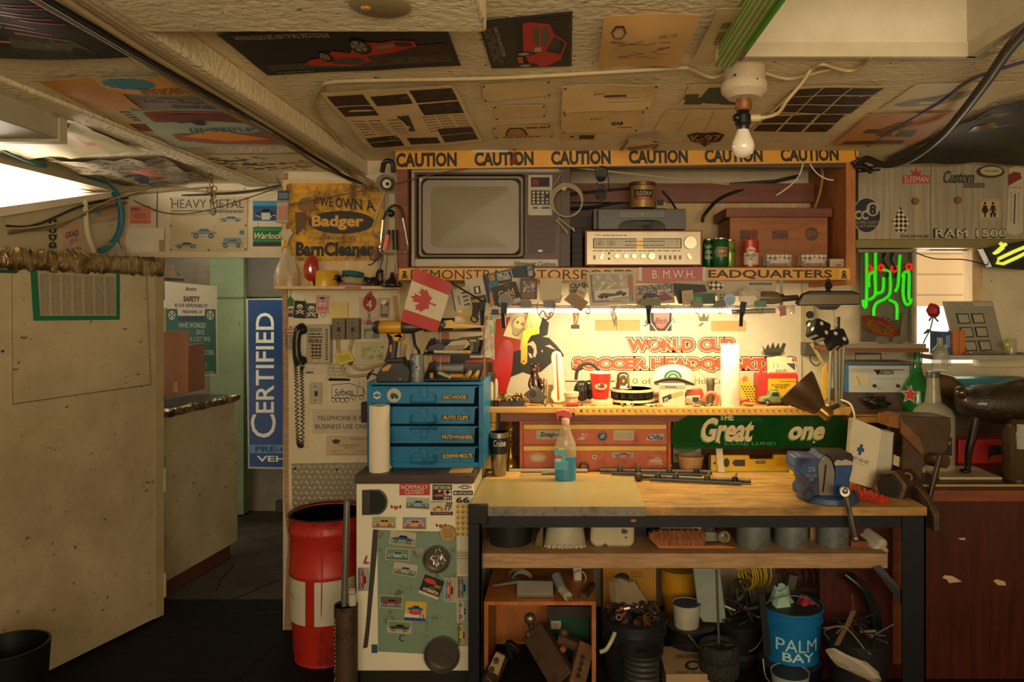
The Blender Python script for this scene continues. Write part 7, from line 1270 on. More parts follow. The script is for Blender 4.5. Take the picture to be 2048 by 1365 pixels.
n=N('tumbler','steel travel tumbler with a black band standing before the brass candlestick','tumbler');D=3.58;z0=on(zB+.0065,D);b=n.p('cup','brushed steel base');b.lathe(998,D,[(18,905),(17,915),(14,z0-2),(13,z0)],'9c9078/m.9/r.25',32);b=n.p('band','black band');b.lathe(998,D,[(19.5,868),(20,874),(18.4,906)],'15171a/r.3',32);wraptx(b,998,D,19.5,'Cruise',989,881,1012,894,'b8b0a0',.01,2);b=n.p('lid','steel and clear lid');b.lathe(998,D,[(17,864),(20,865),(20.5,874),(19,875)],'a89c80/m.9/r.2',32);b.lathe(998,D,[(0,866),(17,864)],'4a4438/r.1',32)
n=N('whisk_broom','small straw whisk broom leaning against the blue cabinet','broom');D=3.66;b=n.p('bristles','straw');b.hull([[W(cx+w*math.cos(a),y,D+.02*math.sin(a))for a in[k*.628 for k in range(10)]]for cx,y,w in((985,852,7),(984,868,9),(981,888,12),(976,912,12),(975,938,11))],'straw');b=n.p('handle','wrapped straw handle');b.hull([[W(cx+w*math.cos(a),y,D+.014*math.sin(a))for a in[k*.628 for k in range(10)]]for cx,y,w in((986,820,5.5),(986,832,6.5),(985,854,7))],'c8963c');n.p('cap','yellow cap').hull([[W(986+w*math.cos(a),y,D+.016*math.sin(a))for a in[k*.628 for k in range(10)]]for y,w in((816,5),(818,6.5),(831,7))],'d8b014/r.4')
for y in(846,893):n.p('binding','red binding').tube([W(985+(10 if y>860 else 7)*math.cos(a)-(4 if y>860 else 0),y,D+.02*math.sin(a))for a in[k*.628 for k in range(11)]],.002,'6a2c1c',5,1)
n=N('candlestick','tall turned brass candlestick beside the red toolbox','candlestick');n.ang=60;D=3.78;z0=bz(D);n.lathe(1021,D,[(11,822),(11,824),(6,825),(6,843),(7,845),(4,849),(10,858),(10,860),(4,866),(4,873),(6,875),(4,880),(9,886),(5,893),(4,898),(7,915),(8,919),(13,924),(15,932),(15,z0)],'a8843c/m.75/r.3',28)
n=N('toolbox','red brown two drawer steel toolbox with brand stickers under the ruler shelf','toolbox');D=3.71;z0=bz(D);b=n.p('case','rusty red steel case');b.bx(1039,837,1343,z0,D+.008,.32,'red_metal');b.bx(1038,836,1344,844,D-.006,.34,'red_metal');b.bx(1039,840,1046,z0,D-.004,.02,'red_metal');b.bx(1335,840,1342,z0,D-.004,.02,'red_metal');b.bev=.003;P=PL(D-.002)
for i,(y0,y1)in enumerate(((849,889),(892,z0-4))):
 d=n.p('drawer',('upper red drawer','lower red drawer')[i]);d.bx(1047,y0,1334,y1,D-.002,.02,'red_metal');d.bev=.002;h_=d.p('pull_rail','yellowed aluminium pull rail');h_.bx(1046,y0,1334,y0+11,D-.014,.014,'c8a050/m.3/r.35');h_.bev=.004
 if i==0:
  d.pg(Q(1072,861,1122,879),P,'a09c84',1);d.tx('Snap-on',(1080,864,1132,877),P,'17150f',.03,2,sh=.2)
  d.pg([(1155,880),(1162,868),(1176,868),(1170,880)],P,'c0b8a8',1);d.tx('M',(1158,869,1173,879),P,'b02c24',.04,2,sh=.2)
  for r_,m in((10,'14120f'),(9,'a8a090'),(8.4,'14120f'),(5,'a8a8a0')):d.pg(ell(1205,873,r_),P,m,2+.5*(10-r_))
  for a in(0,180):d.pg([(1205,873)]+ell(1205,873,4.6,None,7,a,a+90),P,'2c68a8',6)
  d.tx('B M W',(1199.5,864.2,1210.5,866.8),P,'c8c0b0',.02,7)
  d.pg(Q(1227,861,1268,881),P,'b0a488',1);d.lines((1230,866,1265,878),P,'8c8064',3,3,.3);d.pg([(1292,881),(1299,869),(1328,869),(1324,881)],P,'b8b4a8',1);d.tx('OIL',(1296,870,1322,880),P,'1c3c80',.04,2,sh=.2);lk=d.p('lock','steel lock');lk.cy(W(1322,878,D-.002),W(1322,878,D-.01),.015,'7c766a/m.8/r.3',20);lk.cy(W(1322,878,D-.01),W(1322,878,D-.012),.005,'2a2620',10)
 else:
  d.pg(ell(1076,916,17,9),P,'c0b49c',1);d.pg(ell(1076,916,15.5,7.6),P,'9c4c3c',2);d.pg(ell(1076,916,14,6.4),P,'b8a890',3);d.pg([(1224,905),(1268,905),(1268,916),(1224,916)],P,'8c94a0',1);d.car((1226,903,1266,917),P,'b8482c',sub=False,lay=2);lk=d.p('lock','steel lock');lk.cy(W(1189,914,D-.002),W(1189,914,D-.008),.013,'8c8470/m.8/r.3',20);lk.cy(W(1189,914,D-.008),W(1189,914,D-.01),.005,'2a2620',10)
  d.tx('Approved by',(1300,911,1320,914),P,'c0a898',0,1);d.pg([(1304,919),(1312,915),(1320,916),(1326,924),(1298,924)],P,'b89888',1);d.tx('Wheels',(1298,919,1324,927),P,'d0c0b0',.02,2,sh=.2);d.lines((1294,927,1328,930),P,'c0a898',1,3,.6)
n=N('window_cleaner','clear trigger spray bottle of blue window cleaner with a pink red head','bottle');D=3.50;z0=bz(D)
prof=[(7,848),(8,853),(10,860),(14,872),(20,886),(21.5,895)]
b=n.p('bottle','clear plastic bottle');b.lathe(1131,D,prof+[(21.5,900),(21.5,914)],'d0c8a8/a.3/r.08',28,sq=.62);b=n.p('liquid','blue liquid');b.lathe(1131,D,[(0,914),(21.5,914),(21.5,z0-6),(19,z0),(0,z0)],'0678a4/a.97/r.04/d0/c1',28,sq=.62)
b=n.p('paper_label','blue and yellow label');P=PL(D-.031);b.pr([(1109,898),(1130,896),(1132,940),(1109,940)],D-.032,.001,'4ca0b8');b.pg([(1116,896.5),(1129,896),(1129,900),(1117,901)],P,'d8b820',2);b.tx('index',(1109,909,1125,918),P,'b8302c',.03,4);b.pg(ell(1117,920,6,4),P,'a8c8cc',3);b.lines((1110,926,1130,938),P,'2c6480',4,2,.3)
b=n.p('neck','pink white collar');b.lathe(1131,D,[(8,836),(9,838),(8,850),(7,851)],'d8a898/r.35',18);b=n.p('trigger_head','pink red trigger head');b.pr([(1112,823),(1126,819),(1140,823),(1144,831),(1142,838),(1132,840),(1124,833),(1118,833),(1115,848),(1113,838)],D-.012,.024,'d04a40/r.3');b.bev=.004
n=N('metal_rod','long grey metal rod lying before the red toolbox','rod');n.tube([(1018,bz(3.67)-4,3.67),(1175,bz(3.67)-4,3.67)],.009,'9c9480/m.4/r.4',10,1);n.cy(W(1083,bz(3.62)-3,3.62),W(1112,bz(3.62)-4,3.62),.010,'6a6454/m.5',10)
n=N('steel_ring','dark steel ring clip leaning on the red toolbox drawer','ring');n.coil(W(1168,bz(3.68)-10,3.68),(.1,1,.25),.021,.005,1,'4a4234/m.5',0)
for i,(x0_,y0_,d0,x1_,y1_,d1,l)in enumerate(((1200,944,3.64,1424,944,3.60,'dark wiper arm lying farthest back on the bench'),(1276,948,3.52,1502,961,3.42,'dark wiper arm with a ball end lying nearest the bench front'))):
 n=N('wiper_arm',l,'wiper arm','wiper arms on the bench');p0,p1=Vector((W(x0_,0,d0).x,d0,zB+.016)),Vector((W(x1_,0,d1).x,d1,zB+.016));n.p('rod').cy(p0,p1,.011,'gunmetal',10)
 for f in(.18,.34,.62,.86):c=p0 .lerp(p1,f);b=n.p('bracket');b.ball(0,0,1,.019,'gunmetal',c=c,n=10);b.cy(c+Vector((0,0,.01)),c+Vector((.01,0,.034)),.005,'steel',8)
 n.p('blade').cy(p0 .lerp(p1,.1)+Vector((0,-.03,-.006)),p0 .lerp(p1,.9)+Vector((0,-.035,-.006)),.007,'24201a',8)
 if i:n.p('ball_end').ball(0,0,1,.021,'rusty',c=p0+Vector((0,-.03,.005)))
n=N('tan_bowl','small tan plastic bowl behind the wiper arms','bowl');D=3.74;z0=bz(D);n.ang=60;n.lathe(1381,D,[(20,z0-6),(25,914),(26,913),(26.5,911),(27,913),(26,918),(22,z0),(0,z0)],'b08a5c/r.4',32)
n=N('oil_jug','white motor oil jug with green and red print behind the tan bowl','jug');D=3.90;n.bx(1346,836,1402,bz(D),D,.1,'b0aa94/r.4');n.bev=.008;P=PL(D);n.pg([(1350,846),(1386,840),(1390,885),(1352,892)],P,'3c8440',1);n.tx('pre.gu',(1349,895,1380,902),P,'7c2c24',.01,1);n.tx('motor oil',(1349,906,1396,914),P,'7c2c24',.02,1)
n=N('green_acrylic_sign','translucent green curved acrylic sign with cream script lettering over the spirit level','sign');D=3.655;P=PL(D-.004)
b=n.p('sheet','green acrylic sheet');b.pr([(1343,868),(1345,856),(1356,844),(1378,830),(1388,828),(1662,827),(1684,836),(1695,848),(1694,904),(1684,896),(1660,897),(1400,898),(1384,904),(1360,905),(1347,896),(1343,884)],D,.004,'green_acrylic');b.bev=.001
b=None
for dx,dy,m,l in((-2.5,2.5,'3c9a4c',1),(0,0,'d0bc98',3)):
 b=b if l>1 else n.p('letter_shade','green letter shade')
 if l>1:b=n.p('lettering','cream script')
 b.tx('THE',(1440+dx,829+dy*.3,1468+dx,841+dy*.3),P,m,.02,l);b.tx('Great',(1403+dx,836+dy,1508+dx,884+dy),P,m,.035,l,0,.3);b.tx('one',(1578+dx,853+dy,1650+dx,880+dy),P,m,.04,l,0,.3)
b.tx('CORB LUND',(1448,884,1552,891),P,'1c6a2c',.04,1)
for x in(1438,1628):n.p('screw').cy(W(x,885,D-.006),W(x,885,D+.004),.006,'c0b090/m.5',10)
for x,k in((1436,'front'),(1625,'rear')):n.p('strap','cream perforated strap').hull([[W(x-6+dx,y,d)for dx,d in((0,D+.004),(13,D+.004),(13,D+.008),(0,D+.008))]for x,y in((x,872),(x+4,925),(x+7,bz(3.66)-1))],'b8ac8c')
n=N('spirit_level','yellow box spirit level lying behind the green acrylic sign','level');D=3.68;z0=bz(D);b=n.p('body','yellow metal body');b.pr([(1420,911),(1498,911),(1500,919),(1546,919),(1548,910),(1604,910),(1604,z0-3),(1420,z0-3)],D,.03,'d8ac14/r.35');b.bev=.002;b.bx(1421,z0-4,1604,z0,D-.002,.034,'a89a30');b=n.p('end_cap','black end cap');b.bx(1417,911,1422,z0-2,D-.002,.034,'1a1814');P=PL(D)
n.p('vial').pg(ell(1453,926,6,9),P,'2c3020',1);n.p('window','dark window').pg([(1464,926),(1469,920),(1490,920),(1490,933),(1469,933)],P,'2a2822',1);v=n.p('vial');v.pg(rr(1511,922,1531,928,3),P,'2c3424',1);v.p('bubble').pg(rr(1513,923.5,1529,926.5,1.5),P,'8c9444',2);n.ch[0].lines((1553,915,1574,934),P,'8c6c14',6,2,.3);v.pg(ell(1429,927,2.5),P,'2a2418',1)
n=N('sponge_block','yellow block at the end of the spirit level behind the vise','block');n.bx(1586,918,1606,bz(3.60),3.60,.06,'c0a030');n.bev=.003
n=N('bench_vise','big blue steel bench vise bolted to the workbench corner','vise');D=3.18;z0=bz(D-.09)
def vz(y,d=D):return H-(y-CY)/F*d
cx=W(1655,0,D).x
b=n.p('base','round blue base with lugs');b.rev(Vector((cx,D,zB)),Vector((cx,D,zB+.034)),[(0,.128),(.7,.122),(1,.105)],'vise_blue',36);b.bev=.003
for dx in(-.105,.105):k=n.p('bolt','rusty bolt');k.cy(Vector((cx+dx,D-.035,zB+.022)),Vector((cx+dx,D-.035,zB+.042)),.012,'rusty',6)
b=n.p('fixed_jaw','worn blue fixed jaw body');b.pr([(1608,1000),(1606,985),(1613,975),(1610,955),(1600,944),(1592,940),(1596,916),(1640,918),(1652,909),(1662,912),(1665,925),(1672,950),(1668,975),(1668,1004)],D-.075,.15,'vise_blue');b.bev=.007
b=n.p('jaw_face','bare steel inner face');b.pr([(1636,928),(1652,912),(1664,918),(1670,945),(1668,1000),(1638,1000)],D-.082,.06,'steel');b.bev=.004;b.tube([W(1652,930,D-.084),W(1650,950,D-.085),W(1646,985,D-.084)],.004,'14120f',5)
b=n.p('sliding_jaw','dark blue sliding jaw');b.pr([(1672,918),(1704,914),(1707,926),(1705,942),(1700,960),(1700,1004),(1668,1006),(1670,960)],D-.09,.16,'1f4a80/r.4/d.7/s14');b.bev=.006
b=n.p('jaw_block','worn bare steel jaw top');b.pr([(1648,907),(1704,908),(1707,916),(1706,932),(1672,934),(1660,916)],D-.096,.13,'gunmetal');b.bev=.003;b.pg([(1668,926),(1674,920),(1684,922),(1690,919),(1705,924),(1705,931),(1670,932)],PL(D-.096),'a89c88',1)
b=n.p('rear_beam','blue rear beam');b.pr([(1589,915),(1604,913),(1612,916),(1612,958),(1594,950),(1589,945)],D-.05,.09,'4a5f86/r.4/d.6');b.bev=.004
n.ch[3].tx('376',(1616,934,1630,945),PL(D-.075),'6a7c9c',.03,1,.06);n.ch[3].tx('RECORD\nUSA',(1612,949,1634,962),PL(D-.075),'6a7c9c',.02,1,.06)
b=n.p('screw_head','bare steel screw head');b.cy(W(1688,980,D-.08),W(1690,985,D-.20),.021,'steel',20);b.bev=.003
b=n.p('handle_bar','long bare steel handle bar');b.cy(W(1690,984,D-.19),W(1711,1078,D-.19),.0105,'steel',14);b.ball(1690,982,D-.19,.016,'steel');b.ball(1711,1078,D-.19,.014,'steel')
n=N('first_aid_kit','white metal first aid box with a blue cross, leaning on the bench end','first aid box');D=3.32;q=[(1705,838),(1763,862),(1746,978),(1693,963)]
b=n.p('lid','cream white front');b.pr([(1705,840),(1710,838),(1760,858),(1763,864),(1747,976),(1742,977),(1694,962),(1693,956)],D,.03,'d0c6a8/r.3');b.bev=.006;P=PL(D);b.pg(Q(1718,889,1724,911,12),P,'1c4470',1);b.pg(Q(1714,896,1728,904,12),P,'1c4470',1.5);b.tx('FIRST AID KIT',[(1702,911),(1738,923),(1737,930),(1701,918)],P,'2a2a28',.01,1);b.lines([(1710,924),(1727,930),(1727,932),(1710,926)],P,'6a6454',1,3,.5)
b=n.p('case','white side');b.pr([(1710,840),(1768,863),(1790,866),(1788,872),(1784,938),(1752,974),(1700,960)],D+.032,.08,'b8b4a0/r.3');b.bev=.005
n=N('bit_rack','red plastic tool holder strip lying by the big steel nut','rack');D=3.16;b=n.p('tray','red plastic tray');pts=[(-.0,0),(.155,.0)];a_,c_=Vector((W(1700,0,3.22).x,3.24,zB)),Vector((W(1768,0,3.10).x,3.10,zB));d_=(c_-a_);e_=Vector((-d_.y,d_.x,0)).normalized()*.035
b.hull([[a_-e_*.5,a_+e_,a_+e_+Vector((0,0,.022)),a_-e_*.5+Vector((0,0,.014))],[c_-e_*.5,c_+e_,c_+e_+Vector((0,0,.022)),c_-e_*.5+Vector((0,0,.014))]],'c83422/r.35');b.bev=.002
for i in range(6):p=a_.lerp(c_,.1+i*.16);k=n.p('peg','red peg');k.cy(p+e_*.3+Vector((0,0,.012)),p+e_*.3+Vector((0,0,.05-.004*i)),.007,'c83422/r.3',10)
n=N('hex_nut','huge rusty steel hexagon nut standing on its side at the bench end','nut');D=3.20;c0,c1=W(1778,975,D),W(1812,971,D+.12);ax=(c1-c0).normalized();e1=ax.cross(Vector((0,0,1))).normalized();e2=e1 .cross(ax);rg=[]
b=n.p('nut_body','dark iron hexagon')
def hexr(c,r,n=36):return[c+e1*(q*math.cos(t))+e2*(q*math.sin(t))for k in range(n)for t in[2*math.pi*k/n]for q in[r*.866/math.cos((t-.25)%(math.pi/3)-math.pi/6)]]
def cirr(c,r,n=36):return[c+e1*(r*math.cos(2*math.pi*k/n))+e2*(r*math.sin(2*math.pi*k/n))for k in range(n)]
b.hull([cirr(c0,.050),hexr(c0-ax*.008,.064),hexr(c0,.078),hexr(c1,.078)],'rusty',False);b.add(hexr(c1,.078),[tuple(range(36))],'rusty')
t=n.p('threaded_hole','dark threaded bore');t.hull([cirr(c0,.050),cirr(c0-ax*.001,.043),cirr(c0+ax*.01,.040),cirr(c0+ax*.11,.040)],'gunmetal');t.ang=20
b.rev(W(1815,955,D+.025),W(1816,954,D+.02),[(0,.022),(1,.02),(1,.012)],'8c6a40/m.5',18,False)
# ================================================================ ON AND UNDER THE BENCH SHELF
ZP=.614
def py(D):return on(ZP,D)
def fy(D):return on(.002,D)
D=3.28;n=N('black_pot','scratched black round pot on the bench shelf','pot');n.lathe(1021,D,[(43,1028),(43,1060),(41,1085),(36,py(D)),(0,py(D))],'1c1f20/r.4',36);n.lathe(1021,D,[(40,1080),(42,1028)],'0e0e0e',30)
D=3.24;n=N('white_jug','worn white fluted jug base on the bench shelf','jug');n.lathe(1130,D,[(32,1030),(36,1050),(42,1085),(42,py(D)-2),(38,py(D))],'a8a088/r.45/d.4',32,sq=.8)
for i in range(9):a=-1.2+i*.3;n.ball(1130+41*math.sin(a),1094,D-.072*math.cos(a),.010,'a8a088/r.45')
D=3.20;n=N('square_jug','stained cream square plastic jug on the bench shelf','jug');n.bev=.02;n.pr([(1184,1030),(1270,1030),(1269,py(D)-8),(1262,py(D)),(1190,py(D)),(1180,py(D)-10)],D,.16,'b0a684/r.45');
for x,y,r_ in((1248,1063,9),(1210,1092,7),(1252,1076,4)):n.pg([(x+r_*R.uniform(.6,1)*math.cos(a),y+r_*R.uniform(.4,.8)*math.sin(a))for a in range(6)],PL(D),'4c3c28',1)
D=3.36;n=N('dark_bottle','dark round speaker cone edge behind the cream jug','speaker');n.cy(W(1282,1066,D),W(1282,1066,D+.08),.05,'141414/r.4',24);n.bx(1293,1045,1300,py(D),D,.08,'8c887c')
n=N('parts_bag','small clear bag of parts between the black pot and white jug','bag');n.hull([[W(x+6*s_*math.cos(a),y,3.22+.02*math.sin(a))for a in[k*.785 for k in range(8)]]for x,y,s_ in((1084,1056,.5),(1080,1070,1.2),(1077,1088,1.6),(1078,py(3.22),1.5))],'6a5a44/r.25/s40')
n=N('bench_duster','brown bristle bench duster with a wooden handle on the shelf','brush');D=3.17;z0=py(D);b=n.p('handle','wooden handle');b.pr([(1312,z0-8),(1408,z0-8),(1440,z0-9),(1472,z0-5),(1468,z0-1),(1318,z0-1)],D,.035,'crate_wood');b.bev=.004;b=n.p('bristles','brown bristles');b.pr([(1312,z0-8),(1297,z0-25),(1300,z0-32),(1320,z0-38),(1400,z0-38),(1414,z0-26),(1408,z0-8)],D+.002,.03,'bristle')
for i in range(60):x=1300+R.random()*110;b.tube([(x+4,z0-20,D),(x-R.uniform(0,6),z0-36-R.random()*6,D-.008)],.0022,'bristle',4,1)
n=N('white_rag','white crumpled rag hanging behind the brown bench duster','rag');n.warp=sag(PL(3.2),.06,14);n.sheet([(1316,1040),(1404,1040),(1392,1074),(1330,1086)],PL(3.26),'c0b8a4/r.9',0,16,10,.004)
D=3.27;n=N('aluminium_box','grey metal regulator box with an engraved plate on the shelf','regulator');n.bx(1400,1066,1451,py(D)-1,D,.08,'8c8878/m.5/r.4');n.bev=.002;n.lines((1404,1082,1446,1100),PL(D),'3a382e',3,3,.3);n.p('pipe_stub','brass pipe stub').rev(W(1444,1068,D),W(1444,1068,D-.05),[(0,.026),(1,.026),(1,.016),(.2,.016)],'9c8c64/m.7/r.3',20,False)
for i in range(7):n.bx(1402+i*4,1052,1404+i*4,1066,D+.01,.05,'8c8878/m.5/r.4')
for cx,r_,l in((1506,34,'grey steel cylinder sleeve nearest the brown brush'),(1582,33,'rusty grey steel cylinder sleeve before the wooden post'),(1665,31,'pitted blue grey steel cylinder sleeve beside the brown block')):D=3.24;n=N('steel_sleeve',l,'sleeve','steel sleeves on the bench shelf');n.lathe(cx,D,[(r_-4,1040),(r_,1040),(r_,py(D)-4),(r_-2,py(D)),(r_-6,py(D)),(r_-4,1040)],'tin',32)
n=N('wood_block','brown wooden block end below the vise handle','block');n.bx(1702,1083,1736,py(3.2),3.2,.12,'brown_wood');n.bev=.002
n=N('rolled_towel','rolled white terry towel at the end of the bench shelf','towel');D=3.18;n.ang=70
for x,y,r_ in((1768,1090,.022),(1758,1101,.024),(1772,1104,.016)):c=W(x,y,D);n.rev(c,c+Vector((-.03,.2,.02)),[(0,r_*.3),(.01,r_*.8),(.06,r_),(1,r_)],'b0a892/r.95/b.8/s40',14)
n=N('cubby_box','open orange plywood box standing under the bench','box');D=3.25;xa,xb=W(968,0,D).x,W(1192,0,D).x;zt_=H-(1204-CY)/F*D
for a,b_ in(((xa,D,zt_-.016),(xb,D+.4,zt_)),((xa,D,.004),(xa+.018,D+.4,zt_-.016)),((xb-.018,D,.004),(xb,D+.4,zt_-.016)),((xa+.018,D+.385,.004),(xb-.018,D+.4,zt_-.016))):n.p('panel').wb(a,b_,'ply')
def ty(D):return on(zt_,D)
n=N('door_closer','grey metal door closer with its arm lying on the plywood box','door closer');D=3.30;z0=ty(D);n.p('body').bx(1034,z0-28,1106,z0-2,D,.05,'8c8878/m.6/r.4');n.p('base').bx(1034,z0-3,1108,z0,D-.01,.06,'7c786c/m.6/r.4');n.p('arm').pr([(984,z0-24),(1034,z0-33),(1106,z0-31),(1106,z0-27),(1034,z0-27),(986,z0-21)],D+.01,.02,'7c786c/m.6/r.4');n.bev=.002
n=N('metal_hose_coil','coil of grey sleeving and cables behind the door closer','coil');n.coil(W(1046,1160,3.5),(.3,1,.3),.045,.007,2,'8c8878/r.4',.01);n.coil(W(1036,1150,3.52),(.1,1,.6),.04,.006,1.5,'6a675c/r.4',.01)
n=N('power_plug','yellow and clear three pin plug end on the plywood box','plug');n.p('body').cy(W(1124,1180,3.30),W(1136,1194,3.25),.02,'a8a48c/r.3',14);n.p('boot','grey boot').cy(W(1112,1152,3.36),W(1124,1180,3.30),.022,'6c7878/r.4',14)
for dx in(-3,3):n.p('pin','brass pin').cy(W(1137+dx,1195,3.248),W(1142+dx,1202,3.23),.004,'b8944c/m.7',8)
n=N('steel_bolt','short dark steel pin lying across the plywood box corner','pin');n.cy(W(1184,1172,3.42),W(1167,ty(3.27)-6,3.27),.017,'rusty',16)
n=N('white_charger','white plug adapter with coiled lead behind the yellow plug','adapter');n.bx(1147,1136,1163,1167,3.5,.04,'b8b09c');n.coil(W(1160,1155,3.48),(.4,1,.1),.03,.003,2,'9c988c')
n=N('ammo_box','dark green lidded box with a paper tag inside the plywood box','box');D=3.5;n.p('body').bx(1098,1236,1178,fy(D),D,.12,'1c4430/r.4');n.p('lid','brown lid').bx(1096,1214,1180,1236,D-.01,.13,'3c342c/m.3');n.p('tag','cream tag').bx(1102,1243,1122,1259,D-.003,.003,'b0a684');n.ch[2].tx('Collector\nCase',(1104,1246,1120,1256),PL(D-.003),'3a3428',0,1)
def bar(name,label,p0,p1,w,h,m,side=(1,0,0)):
 n=N(name,label,'hitch','trailer hitches under the bench');p0,p1=V3(p0),V3(p1);d=(p1-p0).normalized();a=d.cross(Vector((0,1,0))).normalized();c=d.cross(a);b=n.p('bar');b.hull([[p+a*x+c*y for x,y in((-w,-h),(w,-h),(w,h),(-w,h))]for p in(p0,p1)],m);b.bev=.003;return n
n=bar('hitch_bar','wide rusty trailer hitch bar topped with a shiny ball',(1068,1262,3.36),(1130,1365,3.18),.055,.03,'rusty');b=n.p('ball','shiny steel ball');b.ball(1060,1238,3.36,.026,'steel');b.cy(W(1061,1248,3.36),W(1066,1262,3.36),.015,'rusty');n.p('bolt').cy(W(1052,1268,3.33),W(1058,1272,3.33),.014,'rusty',6)
n=bar('hitch_bar','rusty square hitch tube with a row of holes',(1170,1294,3.30),(1150,1375,3.15),.035,.03,'7a5a3c/m.4/d.8');b=n.p('hole','row of dark holes',kind='stuff')
for i in range(4):b.pg(ell(1166-i*3,1316+i*12,4,5),PL(3.205-.02*i),'0c0a08',0)
n.p('top_bar','rusty cross bar').pr([(1118,1272),(1178,1296),(1176,1314),(1114,1288)],3.3,.05,'rusty');n.p('bolt','rusty bolt').cy(W(1126,1292,3.3),W(1126,1292,3.26),.014,'8c5434/m.4',6);n.p('ball','rusty ball').ball(1128,1266,3.33,.024,'rusty')
n=bar('hitch_bar','tan two bolt hitch plate leaning out of the plywood box',(1000,1316,3.3),(975,1370,3.15),.03,.025,'rusty');n.p('plate','tan plate').pr([(992,1306),(1010,1314),(996,1352),(976,1340)],3.16,.012,'9c8a64/m.3');
for x,y in((993,1320),(984,1338)):n.p('bolt').cy(W(x,y,3.16),W(x,y,3.14),.011,'rusty',6)
n=N('black_coupler','black iron coupler lying behind the tan hitch plate','coupler');n.bev=.004;n.pr([(1010,1290),(1020,1286),(1042,1302),(1036,1312),(1024,1304),(1030,1325),(1012,1318)],3.32,.04,'141413/m.4/r.4')
def bucket(name,label,cx,D,r,yr,h,m,rim=None,handle=None,sink=0):
 n=N(name,label,'bucket','buckets under the bench');k=F/D;zr=H-(yr-CY)/k;y1=on(max(zr-h,.003),D);b=n.p('body');b.ang=50
 b.lathe(cx,D,[(r*.84,yr+12),(r*.97,yr+12),(r*1.0,yr),(r*1.04,yr),(r*1.04,yr+5),(r*.99,yr+7),(r*.98,yr+22),(r*1.01,yr+23),(r*1.01,yr+27),(r*.97,yr+28),(r*.86,y1),(0,y1)],m,36);b.lathe(cx,D,[(0,yr+h*k*.55),(r*.9,yr+h*k*.5),(r*.985,yr)],'26282a/r.5',36)
 if handle:hd=n.p('handle','wire handle');hd.tube(handle,.003,'8c8878/m.7',6)
 return n
def junk(name,label,cx,D,r,y,cnt,cols,lo=.006,hi=.013,ln=.03,stuff=True):
 n=N(name,label,name.replace('_',' '),kind='stuff' if stuff else None);c=W(cx,y,D);rr_=r*D/F
 for i in range(cnt):
  a,q=R.random()*6.3,rr_*math.sqrt(R.random())*.85;p=c+Vector((q*math.cos(a),q*math.sin(a),.05*(1-q/rr_)+R.uniform(-.02,.012)));d=Vector((R.uniform(-1,1),R.uniform(-1,1),R.uniform(-.4,.6))).normalized()*ln*R.uniform(.5,1);rad=R.uniform(lo,hi);n.rev(p,p+d,[(0,rad*.6),(0,rad),(1,rad),(1,rad*.6),(.3,rad*.5)],R.choice(cols),8,False)
 return n
n=bucket('bolt_bucket','large black bucket heaped with rusty sockets and bolts',1268,3.36,64,1232,.36,'1d2226/r.4');n.p('handle','cream plastic handle').tube([(1230,1266,3.21),(1222,1284,3.19),(1212,1300,3.18),(1200,1305,3.18)],.009,'a8a488/r.4',8)
junk('loose_sockets','heap of rusty sockets and bolts filling the large black bucket',1268,3.36,58,1226,130,('rusty','gunmetal','steel','7a4a2c/m.5','241e1a'),.008,.016)
n=N('plastic_bag','crumpled clear bag lying on the heap of sockets','bag');n.ang=20;n.hull([[W(cx+w*math.cos(a)*R.uniform(.8,1.15),y+R.uniform(-3,3),3.40+.05*math.sin(a))for a in[k*.571 for k in range(11)]]for cx,y,w in((1236,1156,12),(1246,1164,27),(1252,1184,34),(1258,1204,40),(1272,1216,30))],'9a8c70/r.15/a.6/d.1')
bucket('plastic_bucket','black bucket with a white tub resting in its top',1382,3.45,50,1246,.3,'131517/r.4',handle=[(1376,1270,3.33),(1388,1284,3.32),(1400,1300,3.31),(1412,1306,3.31)])
D=3.42;n=N('plastic_tub','grimy white plastic tub set in the black bucket','tub');n.lathe(1373,D,[(26,1208),(28.5,1206),(28,1213),(24,1254),(0,1254)],'a8a694/r.4/d.5',28);n.lathe(1373,D,[(0,1236),(22,1236),(27,1207)],'3c4650/d.6',28)
bucket('plastic_bucket','black bucket of long tools behind the axle rod',1476,3.50,52,1238,.3,'16181a/r.4',handle=[(1526,1250,3.42),(1524,1276,3.4),(1512,1296,3.38),(1498,1304,3.37)])
n=junk('long_tools','long steel tools and wire standing in the bucket behind the axle',1476,3.50,44,1228,34,('steel','gunmetal','8c8878/m.6','3c342c'),.004,.008,.12)
bucket('plastic_bucket','black bucket nested under the blue pail',1580,3.25,62,1318,.2,'101113/r.35',handle=[(1526,1318,3.2),(1530,1350,3.18),(1540,1366,3.17)])
n=bucket('blue_pail','blue metal pail with white lettering full of rags and tools',1583,3.28,60,1208,.26,'1466a0/r.35',handle=[(1523,1236,3.27),(1524,1216,3.25),(1545,1200,3.22),(1580,1192,3.2),(1620,1200,3.22),(1646,1222,3.27)])
for t,a in(('PALM',(1541,1282,1617,1307)),('BAY',(1551,1309,1611,1327))):wraptx(n.ch[0],1583,3.28,57,t,*a,'9cc4cc',.02,2)
for l,m,x,y,r_ in(('pale green rag in the blue pail','8cb4a4/r.9',1562,1205,.05),('dark red rag in the blue pail','9c2c38/r.9',1610,1216,.036)):n=N('shop_rag',l,'rag','rags in the pail');n.ang=25;n.ball(x,y,3.29,r_,m,sz=1.3,n=12,lump=.7)
n=N('paint_stick','pale wooden paint sticks lying across the blue pail','stick');n.tube([(1552,1230,3.21),(1640,1226,3.24)],.009,'b8a87c',6,1)
n=N('pry_tool','black handled tool with blue grip lying in the blue pail','tool');n.tube([(1562,1226,3.22),(1592,1258,3.26)],.01,'1c3a6a/r.3',8,1)
